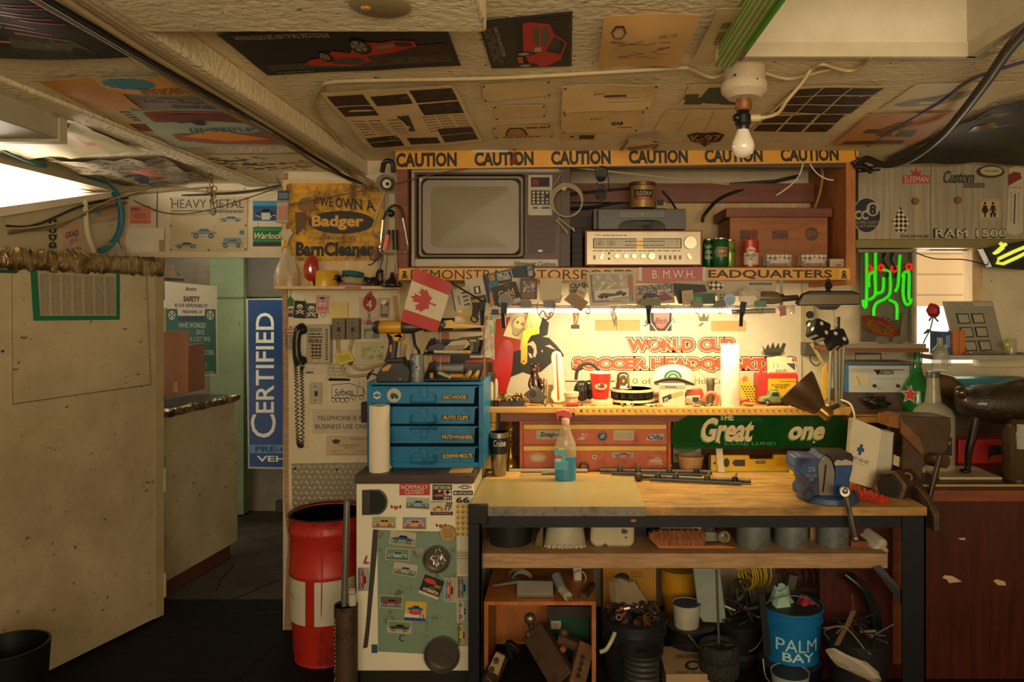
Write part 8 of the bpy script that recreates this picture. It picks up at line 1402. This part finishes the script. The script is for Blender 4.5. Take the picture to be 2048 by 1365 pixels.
n=N('long_saw_blade','long dark flat blade standing against the blue pail','blade');n.pr([(1518,1188),(1530,1190),(1542,1312),(1528,1314)],3.17,.006,'1e2124/m.5')
bucket('plastic_bucket','dark bucket of wire scraps beside the bench leg',1716,3.14,58,1272,.3,'1a1b1b/r.45',handle=[(1658,1280,3.12),(1650,1262,3.07),(1690,1256,3.04),(1730,1300,3.02),(1742,1310,3.02)])
junk('wire_scraps','tangle of dark wire and metal scraps in the bucket by the bench leg',1716,3.14,50,1262,30,('gunmetal','1a1816','rusty','8c8470/m.5'),.003,.007,.1)
n=N('metal_strap','bent brown metal strap sticking out of the scrap bucket','strap');n.hull([[W(x+dx,y,d)for dx,d in((0,3.06),(11,3.06),(11,3.065),(0,3.065))]for x,y in((1702,1222),(1690,1250),(1676,1275),(1668,1292))],'7a624c/m.5/r.35')
n=N('plastic_bag','clear bag of bright fittings slumped before the scrap bucket','bag');n.ang=20;n.hull([[W(cx+w*math.cos(a)*R.uniform(.85,1.1),y+w*.35*math.sin(a),2.97+.04*math.sin(a))for a in[k*.571 for k in range(11)]]for cx,y,w in((1664,1302,14),(1684,1318,24),(1706,1330,30),(1730,1345,26),(1752,1362,12))],'clear_bag')
D=3.12;n=N('plastic_tub','small grey tub of parts at the bottom of the frame before the blue pail','tub');n.lathe(1580,D,[(35,1346),(38,1344),(37,1352),(30,1410),(0,1410)],'8c9488/r.4',28);n.lathe(1580,D,[(0,1372),(31,1372),(36,1345)],'1c2024',28)
n=N('cable_spool','black reel of thick cable standing before the large black bucket','spool');D=3.14;n.ang=50;n.p('flange','black flange').lathe(1283,D,[(12,1303),(41,1300),(42,1304),(41,1307),(12,1307)],'24221f/r.4',36);b=n.p('cable','wound cable')
for i in range(5):b.coil(W(1283,1318+i*11,D),(.05,.05,1),.064,.013,1,'2c2e2e/r.4',.004,8)
n.p('hub').lathe(1283,D,[(12,1302),(12,1400)],'0e0d0c',20)
n=N('axle_rod','steel axle rod standing with two black treaded wheels at its foot','axle');D=3.2;n.p('rod','bare steel rod').cy(W(1433,1141,D),W(1438,1296,D),.0055,'9c9888/m.8/r.25',10)
for y in(1290,1322):w=n.p('wheel','black treaded wheel');w.ang=45;w.lathe(1438,D,[(28,y+3),(30,y-2),(36,y-4),(40,y),(40,y+24),(37,y+28)],'tread',32);w.lathe(1438,D,[(0,y+2),(28,y+3)],'1a1918/r.4',24);[w.tube([W(1438,y,D),W(1438+28*math.cos(a),y+1,D+.06*math.sin(a))],.005,'24221f',6,1)for a in[k*1.05 for k in range(6)]]
n=N('carton','cardboard box with a round black stamp under the black wheels','box');D=3.14;zc=H-(1350-CY)/F*D;n.wb((W(1332,0,D).x,D,.003),(W(1468,0,D).x,D+.26,zc),'9c8460');n.bev=.002;P=PZ(zc);P.n=Vector((0,0,1));n.tx('C',[(1370,1322),(1396,1322),(1396,1342),(1368,1342)],P,'2c241a',.04,1);n.tx('CARLI SUSPENSION',[(1352,1310),(1408,1310),(1410,1318),(1350,1318)],P,'2c241a',.02,1);n.tx('MADE IN AMERICA',[(1352,1343),(1440,1343),(1442,1349),(1350,1349)],P,'2c241a',.02,1)
n=N('yellow_carton','yellow carton with a dark oval print at the back under the bench','box');D=3.7;n.bx(1206,1136,1312,fy(D),D,.2,'b07c1c');n.pg(ell(1244,1158,15,12),PL(D),'1c1c20',1);n.lines((1262,1142,1286,1156),PL(D),'5a3c10',3,3,.3)
D=3.72;n=N('yellow_drum','yellow plastic drum at the back under the bench','drum');n.lathe(1358,D,[(38,1136),(38,1180),(30,1205),(30,fy(D)),(0,fy(D))],'c08a1c/r.4/d.7',28)
n=N('plastic_sheet','long pale grey plastic panel leaning behind the axle rod','panel');n.pr([(1386,1138),(1440,1138),(1452,1236),(1446,1248),(1406,1246),(1398,1232)],3.42,.03,'8c968c/r.4/d.4');n.bev=.006
for l,c,col,k in(('yellow extension cable hanging under the bench shelf',(1508,1150,3.6),'c8a414/r.4',.07),('grey brown cable coil hanging behind the tool bucket',(1496,1195,3.62),'5a5244/r.4',.085),('thin red brown wire coil under the bench shelf',(1585,1155,3.6),'5c3428/r.4',.06),('maroon wire coil beside the wooden post',(1630,1152,3.62),'6a3a34/r.4',.06)):
 n=N('cable_coil',l,'cable coil','cable coils under the bench');
 for i in range(7):n.coil(Vector(W(*c))+Vector((.016*i-.04,.01*i,0)),(1,.35,R.uniform(-.1,.1)),k*R.uniform(.8,1.1),.0045,1.2,col,.01,5,.02)
n=N('silver_lighter','dark box with a silver cap hanging behind the blue pail','box');n.pr([(1580,1150),(1596,1154),(1588,1186),(1572,1184)],3.5,.03,'5a564c/m.4')
for i,l in enumerate(('thick black hose curving down beside the bench leg','second black hose curving down behind the first')):cable('rubber_hose',l,[(1690+8*i,1150,3.22+.04*i),(1720+8*i,1175,3.2+.04*i),(1738+8*i,1205,3.2+.04*i),(1748+8*i,1245,3.2+.04*i),(1750+8*i,1300,3.22+.04*i)],.016,'11171a/r.3','hoses under the bench','hose',n=8)
n=N('steel_drum','dented red steel drum with a white band used as a bin','drum');D=3.53;cx=654;b=n.p('body','red painted drum');b.ang=45
b.lathe(cx,D,[(70,1027),(72,1024),(74,1027),(72,1030),(71,1046),(73,1049),(73,1056),(70,1060),(70,1128),(72,1131),(72,1138),(70,1141),(64,1290),(61,fy(D)-8),(62,fy(D)-2),(60,fy(D))],'red_drum',40);b.lathe(cx,D,[(0,1290),(60,1290),(70,1027)],'1a1715/r.6',40)
for a,b_ in((588,634),(652,718)):wrapq(b,cx,D,70,a,1160,b_,1255,'white_drum',1,12)
b=n.p('rim','bare steel rim');b.rev(W(cx,1026,D),W(cx,1022,D),[(0,.172),(.5,.176),(1,.172),(.5,.168),(0,.172)],'gunmetal',40,False);n.p('seam','raised seam').tube([(643,1066,D-.171),(644,1150,D-.169),(641,1330,D-.152)],.003,'red_drum',5,1)
D=3.10;n=N('pipe_stand','dark rusty pipe with yellow stencilled digits standing beside the fridge','pipe');n.ang=50;n.lathe(692,D,[(20,1212),(23,1209),(23,fy(D)),(20,fy(D))],'rusty',28);n.lathe(692,D,[(20,1300),(20,1212)],'0c0a08',28);i0=n.mark();n.tx('0DD1EH1NG CH0S',[(668,1238),(668,1400),(678,1400),(678,1238)],PL(D-.036),'7c6c48',.01,0)
n=N('steel_pole','long galvanised pole standing in the rusty pipe','pole');n.cy(W(694,1003,3.13),W(687,1260,3.09),.0135,'7c7a70/m.7/r.35/d.5',14)
for x,y in((705,1188),(703,1180)):n=N('plastic_pipe','short white plastic pipe '+('nearer the pole' if y>1185 else 'behind the other')+' in the rusty pipe','pipe','white pipe offcuts');n.rev(W(x,y,3.10+(1190-y)*.004),W(x,y+80,3.10+(1190-y)*.004),[(0,.017),(1,.017),(1,.013),(0,.013),(0,.017)],'b0ac9c/r.35',16,False)
# ================================================================ RIGHT: METAL DOORS, WINDOW LEDGE, COUNTER
ZR,DR=.865,3.30
n=N('wood_counter','dark red wooden counter cabinet standing beyond the workbench','counter');xa=W(1640,0,DR).x
b=n.p('front_panel','dark red stained panel');b.wb((xa,DR,.003),(2.85,DR+.03,.80),'red_wood');b=n.p('top','dark counter top');b.wb((1.53,DR-.005,ZR-.03),(2.85,4.08,ZR),'red_wood');b=n.p('top_rail','red brown rail');b.wb((1.53,DR-.012,.785),(2.85,DR,ZR-.03),'brown_wood');b.bev=.004
n.p('edge_strip','bright yellow edge strip').wb((1.53,DR-.012,ZR-.012),(2.85,DR-.004,ZR-.004),'b0a458/m.3/r.35');n.p('stile','red brown upright').bx(1786,1050,1806,1330,DR-.015,.015,'brown_wood')
for pts in([(1884,1156),(1890,1151),(1905,1153),(1924,1164),(1898,1167),(1894,1160)],[(1986,1162),(1994,1159),(2010,1164),(2012,1172),(1996,1171)],[(1916,1077),(1930,1076),(1930,1081),(1920,1080)]):n.ch[0].pg(pts,PL(DR),'b8a078',1)
DM=3.90;P=PL(DM)
for x0_,x1_,l in((1716,1862,'brushed metal cabinet door with the round eight sticker'),(1862,2070,'brushed metal cabinet door with the chrome truck lettering')):
 n=N('metal_cabinet',l,'cabinet','metal wall cabinets');b=n.p('door');b.bx(x0_+.5,328,x1_-.5,479,DM,.012,'aluminium_panel');b.bev=.002;n.p('box').bx(x0_+1,329,x1_-1,480,DM+.012,DB-DM-.013,'7c7664/m.3')
 k=n.p('latch_knob','brass latch knob');k.rev(W(1829 if x0_<1800 else 1914,403 if x0_<1800 else 401,DM),W(1829 if x0_<1800 else 1914,403 if x0_<1800 else 401,DM-.02),[(0,.012),(.5,.014),(.6,.019),(1,.016)],'9c7440/m.6/r.3',16)
n=N('lintel_shelf','yellowed metal ledge under the metal cabinets','ledge');n.bx(1712,480,2060,496,DM+.01,.1,'8c8050/m.3')
n=N('round_decal','round black shop decal with an eight ball on the metal door','decal');n.pr(ell(1733,431,29,36,36),P,.001,'b0a890',.0012);n.pg(ell(1733,431,27,34,36),P,'181c24',3);n.pg(ell(1745,419,13,14),P,'b0a890',4);n.tx('8',(1738,409,1752,430),P,'181c24',.05,6);n.tx('CC',(1708,421,1736,440),P,'b0a890',.05,5);n.tx('TACOMA COUNTY',(1708,442,1757,448),P,'b0a890',.01,4);n.tx('CUSTOMS',(1708,450,1752,455),P,'b0a890',.03,4)
n=N('beer_magnet','red rectangular lettered magnet with a crest on the metal door','magnet');n.pr(Q(1805,351,1859,367),P,.002,'a83c2c',.003);n.tx('SLEEMAN',(1808,353,1856,365),P,'d0c4a8',.01,5);n.pr([(1824,351),(1822,340),(1828,345),(1832,336),(1836,345),(1842,340),(1840,351)],P,.002,'a83c2c',.003)
def badge(name,label,t,q,m,k=.02,sh=0,ext=.05):n=N(name,label,'emblem','car emblems on the metal doors');n.tx(t,q,P,m,k,1,ext,sh)
badge('script_emblem','dull chrome script car emblem over the round black decal','Laguna',(1730,362,1779,373),'b0a890/m.3/r.3',.01,.3);badge('script_emblem','grey script custom emblem on the lettered metal door','Custom',(1886,342,1948,367),'5c584c/m.5/r.35',.02,.3);badge('block_emblem','small dark block letter emblem at the foot of the metal door','DODGE',(1802,470,1858,476),'4c483e/m.6',.03);n=N('truck_emblem','large chrome outlined truck model lettering on the metal door','emblem','car emblems on the metal doors');n.tx('RAM 1500',(1866,457.5,2012,477),P,'1a1916',0,1,.05);n.p('chrome_face','chrome letter faces').tx('RAM 1500',(1869,459.5,2010,474.5),P,'d0c8b4/m.2/r.3',0,6,.1)
n=N('name_plate','blank grey metal name plate under the custom emblem','plate');n.pr(Q(1927,366,1969,376),P,.003,'6a6658/m.5',.003)
n=N('oval_plate','chrome oval plate with a cream centre on the metal door','plate');n.pr(ell(1980,344,28,12.5,32),P,.005,'6a665a/m.7/r.25',.006);n.pr(ell(1981,343,22,9,32),P,.002,'b0a478',.008);n.tx('SPEED QUEEN',(1966,341,1996,345),P,'4a4432',.01,13)
n=N('tree_freshener','black and cream checkered pine tree air freshener on the metal door','air freshener');n.pr([(1800,414),(1807,424),(1810,434),(1818,440),(1818,450),(1808,456),(1806,460),(1812,460),(1812,465),(1790,465),(1790,460),(1796,460),(1794,455),(1785,450),(1785,440),(1792,434),(1794,424)],P,.002,'checker_flag',.003)
n=N('restroom_sign','cream sign with black woman and man figures on the metal door','sign');n.pr(Q(1957,399,2000,440),P,.002,'b8a478',.003);n.pg(Q(1959,401,1998,438),P,'6a5c40',5);n.pg(Q(1959.7,401.7,1997.3,437.3),P,'b8a478',6)
for cx,f in((1969,1),(1985,0)):n.pg(ell(cx,407,2.6),P,'16140f',7);n.pg([(cx-3,411),(cx+3,411),(cx+7,422),(cx+5,423),(cx+2.5,417),(cx+(6 if f else 3),426),(cx+(2 if f else 6),426),(cx+(1.5 if f else 5),435),(cx+(.3 if f else 2),435),(cx,426),(cx-(.3 if f else 2),435),(cx-(1.5 if f else 5),435),(cx-(2 if f else 6),426),(cx-(6 if f else 3),426),(cx-2.5,417),(cx-5,423),(cx-7,422)],P,'16140f',7)
n=N('wall_thermometer','white enamel wall thermometer with a red top on the metal door','thermometer');n.pr([(2018,338),(2028,331),(2040,332),(2047,338),(2044,465),(2028,472),(2012,466)],P,.002,'b8b098/r.3',.004);n.pg([(2016,372),(2016,350),(2026,344),(2040,346),(2042,358),(2030,364)],P,'7c2420',7);n.tx('LA VACHE',(2018,374,2042,377),P,'8c3c30',.01,7);n.p('glass_tube').cy(P.hit(2029,388,.006),P.hit(2027,448,.006),.003,'3a342c',8)
for i in range(12):
 for x in(2021,2036):n.pg(Q(x-2,386+i*5,x+2,387+i*5),P,'4a4438',7)
n=N('green_neon','green neon tube sign with red ends hanging unlit letters down before the window','neon sign');D=3.92
b=n.p('backing','grey backing board');b.bx(1722,502,1828,684,D+.04,.02,'5e5a4c/r.3');n.p('frame','metal frame').bx(1824,504,1829,688,D,.03,'8c8670/m.5');n.p('frame','metal top rail').bx(1716,499,1830,505,D,.03,'8c8670/m.5')
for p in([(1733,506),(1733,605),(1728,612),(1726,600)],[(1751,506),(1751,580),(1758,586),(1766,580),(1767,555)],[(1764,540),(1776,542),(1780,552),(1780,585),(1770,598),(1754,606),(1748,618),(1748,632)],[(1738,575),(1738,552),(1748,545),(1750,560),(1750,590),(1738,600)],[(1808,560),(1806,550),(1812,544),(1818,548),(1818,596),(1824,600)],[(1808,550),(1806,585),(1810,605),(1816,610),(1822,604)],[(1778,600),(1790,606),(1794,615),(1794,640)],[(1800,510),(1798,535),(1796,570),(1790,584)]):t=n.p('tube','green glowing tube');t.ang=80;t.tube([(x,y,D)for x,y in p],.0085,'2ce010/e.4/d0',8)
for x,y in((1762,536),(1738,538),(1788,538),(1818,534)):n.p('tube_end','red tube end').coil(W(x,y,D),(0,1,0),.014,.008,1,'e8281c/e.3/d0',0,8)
for x in(1770,1786):n.p('lead','black lead').tube([(x,506,D),(x-4,520,D-.01),(x+6,540,D),(x+4,556,D)],.007,'14120f')
n=N('yellow_neon','yellow neon arrow sign tilted at the window top','neon sign');D=3.8;b=n.p('case','black sign case');b.pr([(1966,498),(2060,480),(2060,540),(1984,534)],D+.01,.05,'16150f/r.4')
for p in([(2012,488),(1988,508),(2006,496),(2000,486)],[(2060,502),(2006,528),(1997,518),(2060,490)]):n.p('tube','yellow tube').tube([(x,y,D-.005)for x,y in p],.009,'e0e850/e.55/d0',8,2)
n=N('circular_blade','red slotted disc leaning before the green neon sign','disc');c=W(1759,653,3.86);n.rev(c,c+Vector((.008,-.02,.035)),[(0,.095),(.1,.098),(.1,.035),(0,.032),(0,.095)],'a82420/r.4',36,False);
for i in range(14):a=i*.449;n.pg(ell(1759+28*math.cos(a),650+14*math.sin(a),3,2),PL(3.80),'1a1412',0)
n=N('plank_shelf','narrow wooden shelf with a chrome trim strip before the window','shelf');D=3.70;n.p('board').bx(1668,697,1858,705,D,.3,'brown_wood');n.p('trim_strip','ornate chrome trim').bx(1690,688,1852,697,D-.01,.02,'8c8678/m.7/r.3');zz=H-(697-CY)/F*D
n=N('glass_shelf','pale shelf across the window carrying books and packets','shelf');n.bx(1866,711,2070,720,3.76,.27,'9c9884');z2=H-(711-CY)/F*3.78
def ly(D):return on(z2,D)
n=N('sunglasses','grey goggles lying on the chrome trimmed shelf','goggles')
for x in(1764,1798):n.p('lens').hull([[W(x+14*s_*math.cos(a),680+8*s_*math.sin(a),3.76-.02*s_)for a in[k*.628 for k in range(10)]]for s_ in(1,.6)],'5a5648/r.3')
n=N('metal_bracket','grey metal bracket standing on the chrome trimmed shelf','bracket');n.pr([(1806,628),(1814,626),(1808,686),(1798,686)],3.84,.03,'6a6656/m.5')
n=N('socket_pack','grey blister pack of square mirrors leaning on the window shelf','packet');D=3.9;q=[(1886,603),(1985,603),(2010,702),(1912,706)];n.pr(q,D,.01,'8a8674/r.35');h=hom(q);Pk=PL(D);n.pg([h(.02,.02),h(.98,.02),h(.98,.1),h(.02,.1)],Pk,'a8a490',1);n.lines([h(.05,.03),h(.6,.03),h(.6,.09),h(.05,.09)],Pk,'3a382e',2,4,.4)
for i in range(6):u,v=.2+.3*(i%2),.24+.27*(i//2);b=n.p('mirror','square mirror');b.pr([h(u,v),h(u+.24,v),h(u+.24,v+.2),h(u,v+.2)],D-.006,.006,'1c1b16');b.pg([h(u+.02,v+.02),h(u+.22,v+.02),h(u+.22,v+.18),h(u+.02,v+.18)],PL(D-.006),'a09c88/m.3/r.2',1)
n=N('dictionary','blue paperback standing on the window shelf','book');n.bx(1883,664,1903,ly(3.84),3.84,.12,'1c4c74');n.tx('Diction',[(1900,695),(1900,672),(1889,672),(1889,695)][::-1],PL(3.84),'b0b0a0',.01,1)
n=N('orange_brush','orange bristle brush block standing on the window shelf','brush');n.bx(1906,661,1931,ly(3.82),3.82,.05,'b0642c');n.bev=.002;n.bx(1917,660,1919,ly(3.82),3.819,.05,'7c4018')
n=N('red_rose','red fabric rose on a green stem standing before the window','flower');n.p('bloom','red bloom').ball(1867,621,3.8,.032,'a0182c/r.6',sz=1.1,lump=.35);n.p('stem','green stem').tube([(1866,636,3.8),(1860,660,3.8),(1846,690,3.8),(1843,730,3.8)],.003,'2c4a20');n.p('leaf','green leaf').pr([(1846,668),(1856,658),(1864,662),(1852,668)],3.8,.002,'2c4a20');n.p('sepal').tube([(1858,642,3.8),(1866,634,3.79),(1876,643,3.8)],.004,'2c4a20')
for x,y0_,y1_,r_,l in((1880,676,740,15,'larger stack of clear glass bits hanging before the window'),(1892,690,735,9,'small clear glass bottle with a pale label before the window')):n=N('glass_bottle',l,'bottle','small glass bottles at the window');n.lathe(x,3.74,[(r_*.35,y0_),(r_*.35,y0_+14),(r_,y0_+26),(r_,y1_),(0,y1_)],'b0b4a0/a.45/r.08',16)
n=N('battery_tester','blue and white battery tester with black lettering','tester');D=3.78;b=n.p('case','blue case');b.bx(1688,724,1822,786,D+.01,.15,'2c6488/r.4');b=n.p('front_panel','white front panel');b.bx(1699,732,1820,786,D,.012,'a8aca4/r.35');P=PL(D);b.tx('VARCON',(1752,741,1788,750),P,'24221f',.03,2,sh=.2);b.pg([(1746,739.5),(1808,739.5),(1808,741),(1760,741),(1757,751)],P,'24221f',2);b.pg(Q(1705,746,1736,772),P,'b8ac88',1);b.tube([P.hit(1720,770,.002),P.hit(1712,752,.002)],.001,'3a3428',4,1);b.lines((1745,757,1815,758),P,'4a4a44',1,3)
for x in(1748,1795):knob(n,x,772,3.5,D,.012,'1a1814')
n.p('handle','blue handle').tube([(1711,724,D+.08),(1711,708,D+.08),(1762,708,D+.08),(1762,724,D+.08)],.005,'2c5a7c',8,1)
n=N('chrome_bar','chrome bar lying across the top of the battery tester','bar');n.cy(W(1682,726,3.74),W(1842,727,3.74),.007,'9c9684/m.8/r.25',10)
n=N('tester_bench','grey wooden block supporting the battery tester','block');n.bx(1684,786,1800,on(1.10,3.76),3.76,.2,'dark_wood')
n=N('side_shelf','cluttered timber shelf beyond the end of the ruler shelf','shelf');n.wb((W(1706,0,3.62).x,3.66,1.075),(W(1905,0,3.62).x,4.05,1.10),'shelf_wood');n.p('support','dark support').wb((W(1720,0,3.75).x,3.75,ZR),(W(1890,0,3.75).x,3.79,1.075),'1c1814')
n=N('black_glove','crumpled black leather glove before the battery tester','glove');n.ang=70;n.ball(1750,806,3.70,.06,'161412/r.35',sz=.5,lump=.8)
n=N('green_bottle','big green beer bottle with a red star on its side','bottle');n.ang=60;D=3.75;n.lathe(1834,D,[(5,690),(6,692),(7,725),(12,750),(24,768),(28,782),(28,on(1.10,D)),(0,on(1.10,D))],'1c6a2c/r.08/a.85',28);n.pg([(1820+(17 if i%2==0 else 7)*math.sin(i*math.pi/5+.1),790-(17 if i%2==0 else 7)*math.cos(i*math.pi/5+.1))for i in range(10)],PL(D-.074),'b8302c',1);n.pg([(1820+(20 if i%2==0 else 9)*math.sin(i*math.pi/5+.1),790-(20 if i%2==0 else 9)*math.cos(i*math.pi/5+.1))for i in range(10)],PL(D-.074),'c0c0b0',0)
n=N('glass_decanter','square clear glass liquor bottle with a dark cap and black label','bottle');D=3.56;z0=on(ZR,D);b=n.p('glass','clear glass');b.lathe(1866,D,[(11,750),(12,770),(14,790),(16,805),(34,818),(40,832),(40,z0),(0,z0)],'b8b49c/a.35/r.05',28);n.p('cap','dark cap').lathe(1866,D,[(12,743),(13,745),(13,754),(11,755)],'4a4438/r.35',20);n.p('paper_label','black label').bx(1884,876,1904,912,D-.095,.002,'16130f');n.ch[2].tx('KEY',(1888,884,1902,891),PL(D-.095),'a89c7c',.03,1)
n=N('bench_vise','old brown steel bench vise with a hanging handle on the counter','vise');D=3.34;b=n.p('body','brown iron body');b.pr([(1800,832),(1902,836),(1903,862),(1896,900),(1880,914),(1846,936),(1846,on(ZR,D)),(1800,on(ZR,D)),(1806,880)],D,.16,'54402c/m.4/r.45/d.8');b.bev=.006;b=n.p('jaw','rusty orange jaw edge');b.pr([(1778,834),(1800,830),(1800,858),(1778,854)],D+.01,.12,'8c5a2c/m.3/d.6');b=n.p('side_plate','worn brown plate');b.pr([(1802,838),(1840,876),(1850,905),(1842,910),(1802,868)],D-.01,.02,'7a5430/m.4/d.7');b.bev=.003
b=n.p('screw_head','brown screw head');b.cy(W(1860,918,D),W(1890,924,D-.08),.030,'5a402a/m.5/r.4/d.6',20);n.p('handle_bar','dark handle bar').cy(W(1880,912,D-.09),W(1858,998,D-.10),.012,'3c2a1e/m.5/r.4',14)
n=N('white_tile','cream board lying on the counter edge','board');n.wb((W(1875,0,3.38).x,3.36,ZR),(W(2000,0,3.38).x,3.6,ZR+.012),'a89a78');n.bev=.003
n=N('cream_beam','pale wooden stick lying behind the first aid box','stick');n.pr([(1788,910),(1831,928),(1828,946),(1786,930)],3.36,.03,'b8ac84')
n=N('animal_figure','dark glossy resin animal figure standing on the counter','figurine');n.ang=80;D=3.46
n.hull([[W(x,0,D)*0+Vector((W(x,y,D).x,D+.10*s_*math.cos(a),W(x,y,D).z+h_*D/F*math.sin(a)))for a in[k*.45 for k in range(14)]]for x,y,h_,s_ in((1916,800,8,.3),(1922,806,22,.7),(1945,806,34,1),(1985,808,40,1.05),(2030,806,44,1.1),(2075,804,40,1))],'2a1f14/r.35/c.4/d.7/s22/b1')
for x,dy_ in((1945,-.03),(2030,-.03),(2036,.1)):n.tube([(x+8,828,D+dy_),(x,870,D+dy_),(x-8,905,D+dy_),(x-10,on(ZR+.014,D+dy_)-5,D+dy_)],lambda t:.026-.013*t,'1c130c/r.2/c.6',10);n.ball(x-15,on(ZR+.014,D+dy_)-5,D+dy_-.02,.026,'17100a/r.2',sz=.4)
n.ball(1922,786,D-.02,.03,'3a2614/r.2/c.6');n.tube([(1955,790,D-.06),(1990,783,D-.03),(2040,770,D),(2075,765,D)],.03,'241a10/r.22/c.6/s30/b1',10)
n=N('red_case','red tool case lying under the dark animal figure','case');n.bx(1918,880,2030,on(ZR,3.7),3.7,.2,'a02424/r.35');n.bev=.004
n=N('glass_jar','big brown glass jar with a grey label at the frame edge','jar');D=3.38;n.lathe(2040,D,[(18,838),(30,848),(34,866),(33,on(ZR,D)),(0,on(ZR,D))],'4a3a24/a.8/r.1',28,sq=.8);wrapq(n,2040,D,34,2018,850,2062,900,'8c8c80/r.3',1)
n=N('teal_box','wide teal box behind the dark animal figure','box');n.bx(1880,758,2070,on(1.17,3.86),3.86,.15,'2a8c9c/r.4');n.p('stand','dark stand').bx(1885,on(1.17,3.86),2070,on(ZR,3.88),3.88,.15,'14110e');n.bev=.003
n=N('saw_blade','dark hunting knife lying against the red case','knife');n.pr([(1980,896),(1988,892),(2020,894),(2020,906),(1984,912),(1978,920)],3.64,.006,'2a2622/m.5')
L=n=N('desk_lamp','brown cone shaded lamp on a folded grey arm at the ruler shelf end','lamp');p0,p1=W(1598,778,3.40),W(1640,820,3.36);n.p('shade','brown metal shade').rev(p0,p1,[(-.15,.098),(0,.094),(.5,.065),(1,.032),(1,.028),(.4,.06),(-.12,.092),(-.15,.098)],'5a4028/m.4/r.4',32,False);n.p('socket','brass neck').rev(p1-(p1-p0)*.15,W(1656,830,3.35)+(p1-p0)*.12,[(0,.030),(.7,.027),(.85,.029),(1,.022)],'9c7838/m.7/r.3',24)
cable('lamp_lead','white lead running from the lamp arm down behind the first aid box',[(1682,800,3.6),(1700,808,3.55),(1708,825,3.5),(1710,845,3.45)],.005,'b8ac88')
for x0_,x1_ in((1662,1658),(1672,1673),(1680,1678),(1688,1682)):L.p('rod','grey arm rod').cy(W(x0_,690,3.62),W(x1_,818,3.64),.007,'8c8670/m.5/r.4',8)
L.p('joint','dark joint').tube([W(1674,812,3.63),W(1664,816,3.5),W(1652,826,3.36)],.013,'24201a',8);L.p('knob','black tension knob').tube([(1675,634,3.6),(1674,662,3.6),(1674,692,3.62)],lambda t:.013-.008*(t>.55),'17130f/r.35',8)
n=N('outlet_strip','cream power strip with black sockets on the wall beside the banner','power strip');n.bx(1611,610,1627,690,4.06,.03,'a89c78')
for y in(630,648):n.p('socket','black socket').cy(W(1619,y,4.06),W(1619,y,4.05),.02,'17140f',20)
n=N('power_adapter','grey plug in adapter below the cream power strip','adapter');n.bx(1609,686,1637,712,4.02,.07,'4a4840/r.45');n.bev=.004;n.p('lead').tube([(1620,712,4.03),(1622,724,4.03),(1634,732,4.03),(1646,720,4.03)],.003,'1a1814')
n=N('wood_strip','slanted cream wooden strip leaning on the wall beside the power strip','strip');n.pr([(1620,688),(1626,686),(1655,735),(1652,742)],4.0,.01,'b8a06c')
n=N('yellow_level','yellow strip standing behind the cone shaded lamp','strip');n.pr([(1646,738),(1654,728),(1652,800),(1644,800)],3.75,.01,'c8a020')
cable('sign_wire','thin black wire running from the green neon to the yellow neon sign',[(1832,506,3.9),(1870,518,3.88),(1930,520,3.86),(1990,534,3.84),(2060,540,3.82)],.003,'14120f')
n=N('spring_clamp','black spring clamp gripping the thick hose at the shelf unit corner','clamp');n.p('handle','rubber handle').tube([(1712,334,3.52),(1728,334,3.5),(1744,344,3.48)],.014,'161412/r.35',8);n.p('handle','rubber handle').tube([(1716,340,3.55),(1740,338,3.54),(1760,336,3.53)],.014,'161412/r.35',8);n.p('jaw','dark jaw').tube([(1706,322,3.53),(1716,336,3.53)],.012,'2c2822/m.4',6)
n=N('leather_case','brown leather case lying behind the clear liquor bottle','case');n.ang=60;n.hull([[W(x+6*s_*math.cos(a),y+24*s_*math.sin(a),3.80+.04*math.cos(a))for a in[k*.628 for k in range(10)]]for x,y,s_ in((1868,766,.5),(1880,768,.9),(1905,776,1),(1928,790,.8),(1940,796,.4))],'5c4426/r.4/d.5')
n=N('leather_case_stand','dark wooden block under the brown leather case','block');n.bx(1862,796,1940,on(ZR,3.82),3.82,.03,'dark_wood')
for(x0_,y0_,x1_,y1_),l in(((1934,706,2010,709),'longer chrome wrench lying on the window shelf'),((1968,702,2046,708),'second chrome wrench at the end of the window shelf')):
 n=N('wrench',l,'wrench','wrenches on the window shelf');d_=3.78 if x0_<1950 else 3.84;n.p('handle').cy(W(x0_,ly(d_)-3,d_),W(x1_,ly(d_)-3,d_),.006,'9c9684/m.8/r.25',8);n.p('jaw').ball(x0_,ly(d_)-4,d_,.014,'9c9684/m.8/r.25',sz=.5,n=10)
n=N('brush_tub','small clear tub holding a yellow cap on the window shelf','tub');n.lathe(2022,3.84,[(9,678),(10,680),(10,ly(3.84)),(0,ly(3.84))],'a8a890/a.5/r.1',18);n.p('cap','yellow cap').ball(2014,690,3.80,.012,'c8d020')
# ================================================================ link everything
for t in TOP:t.build()
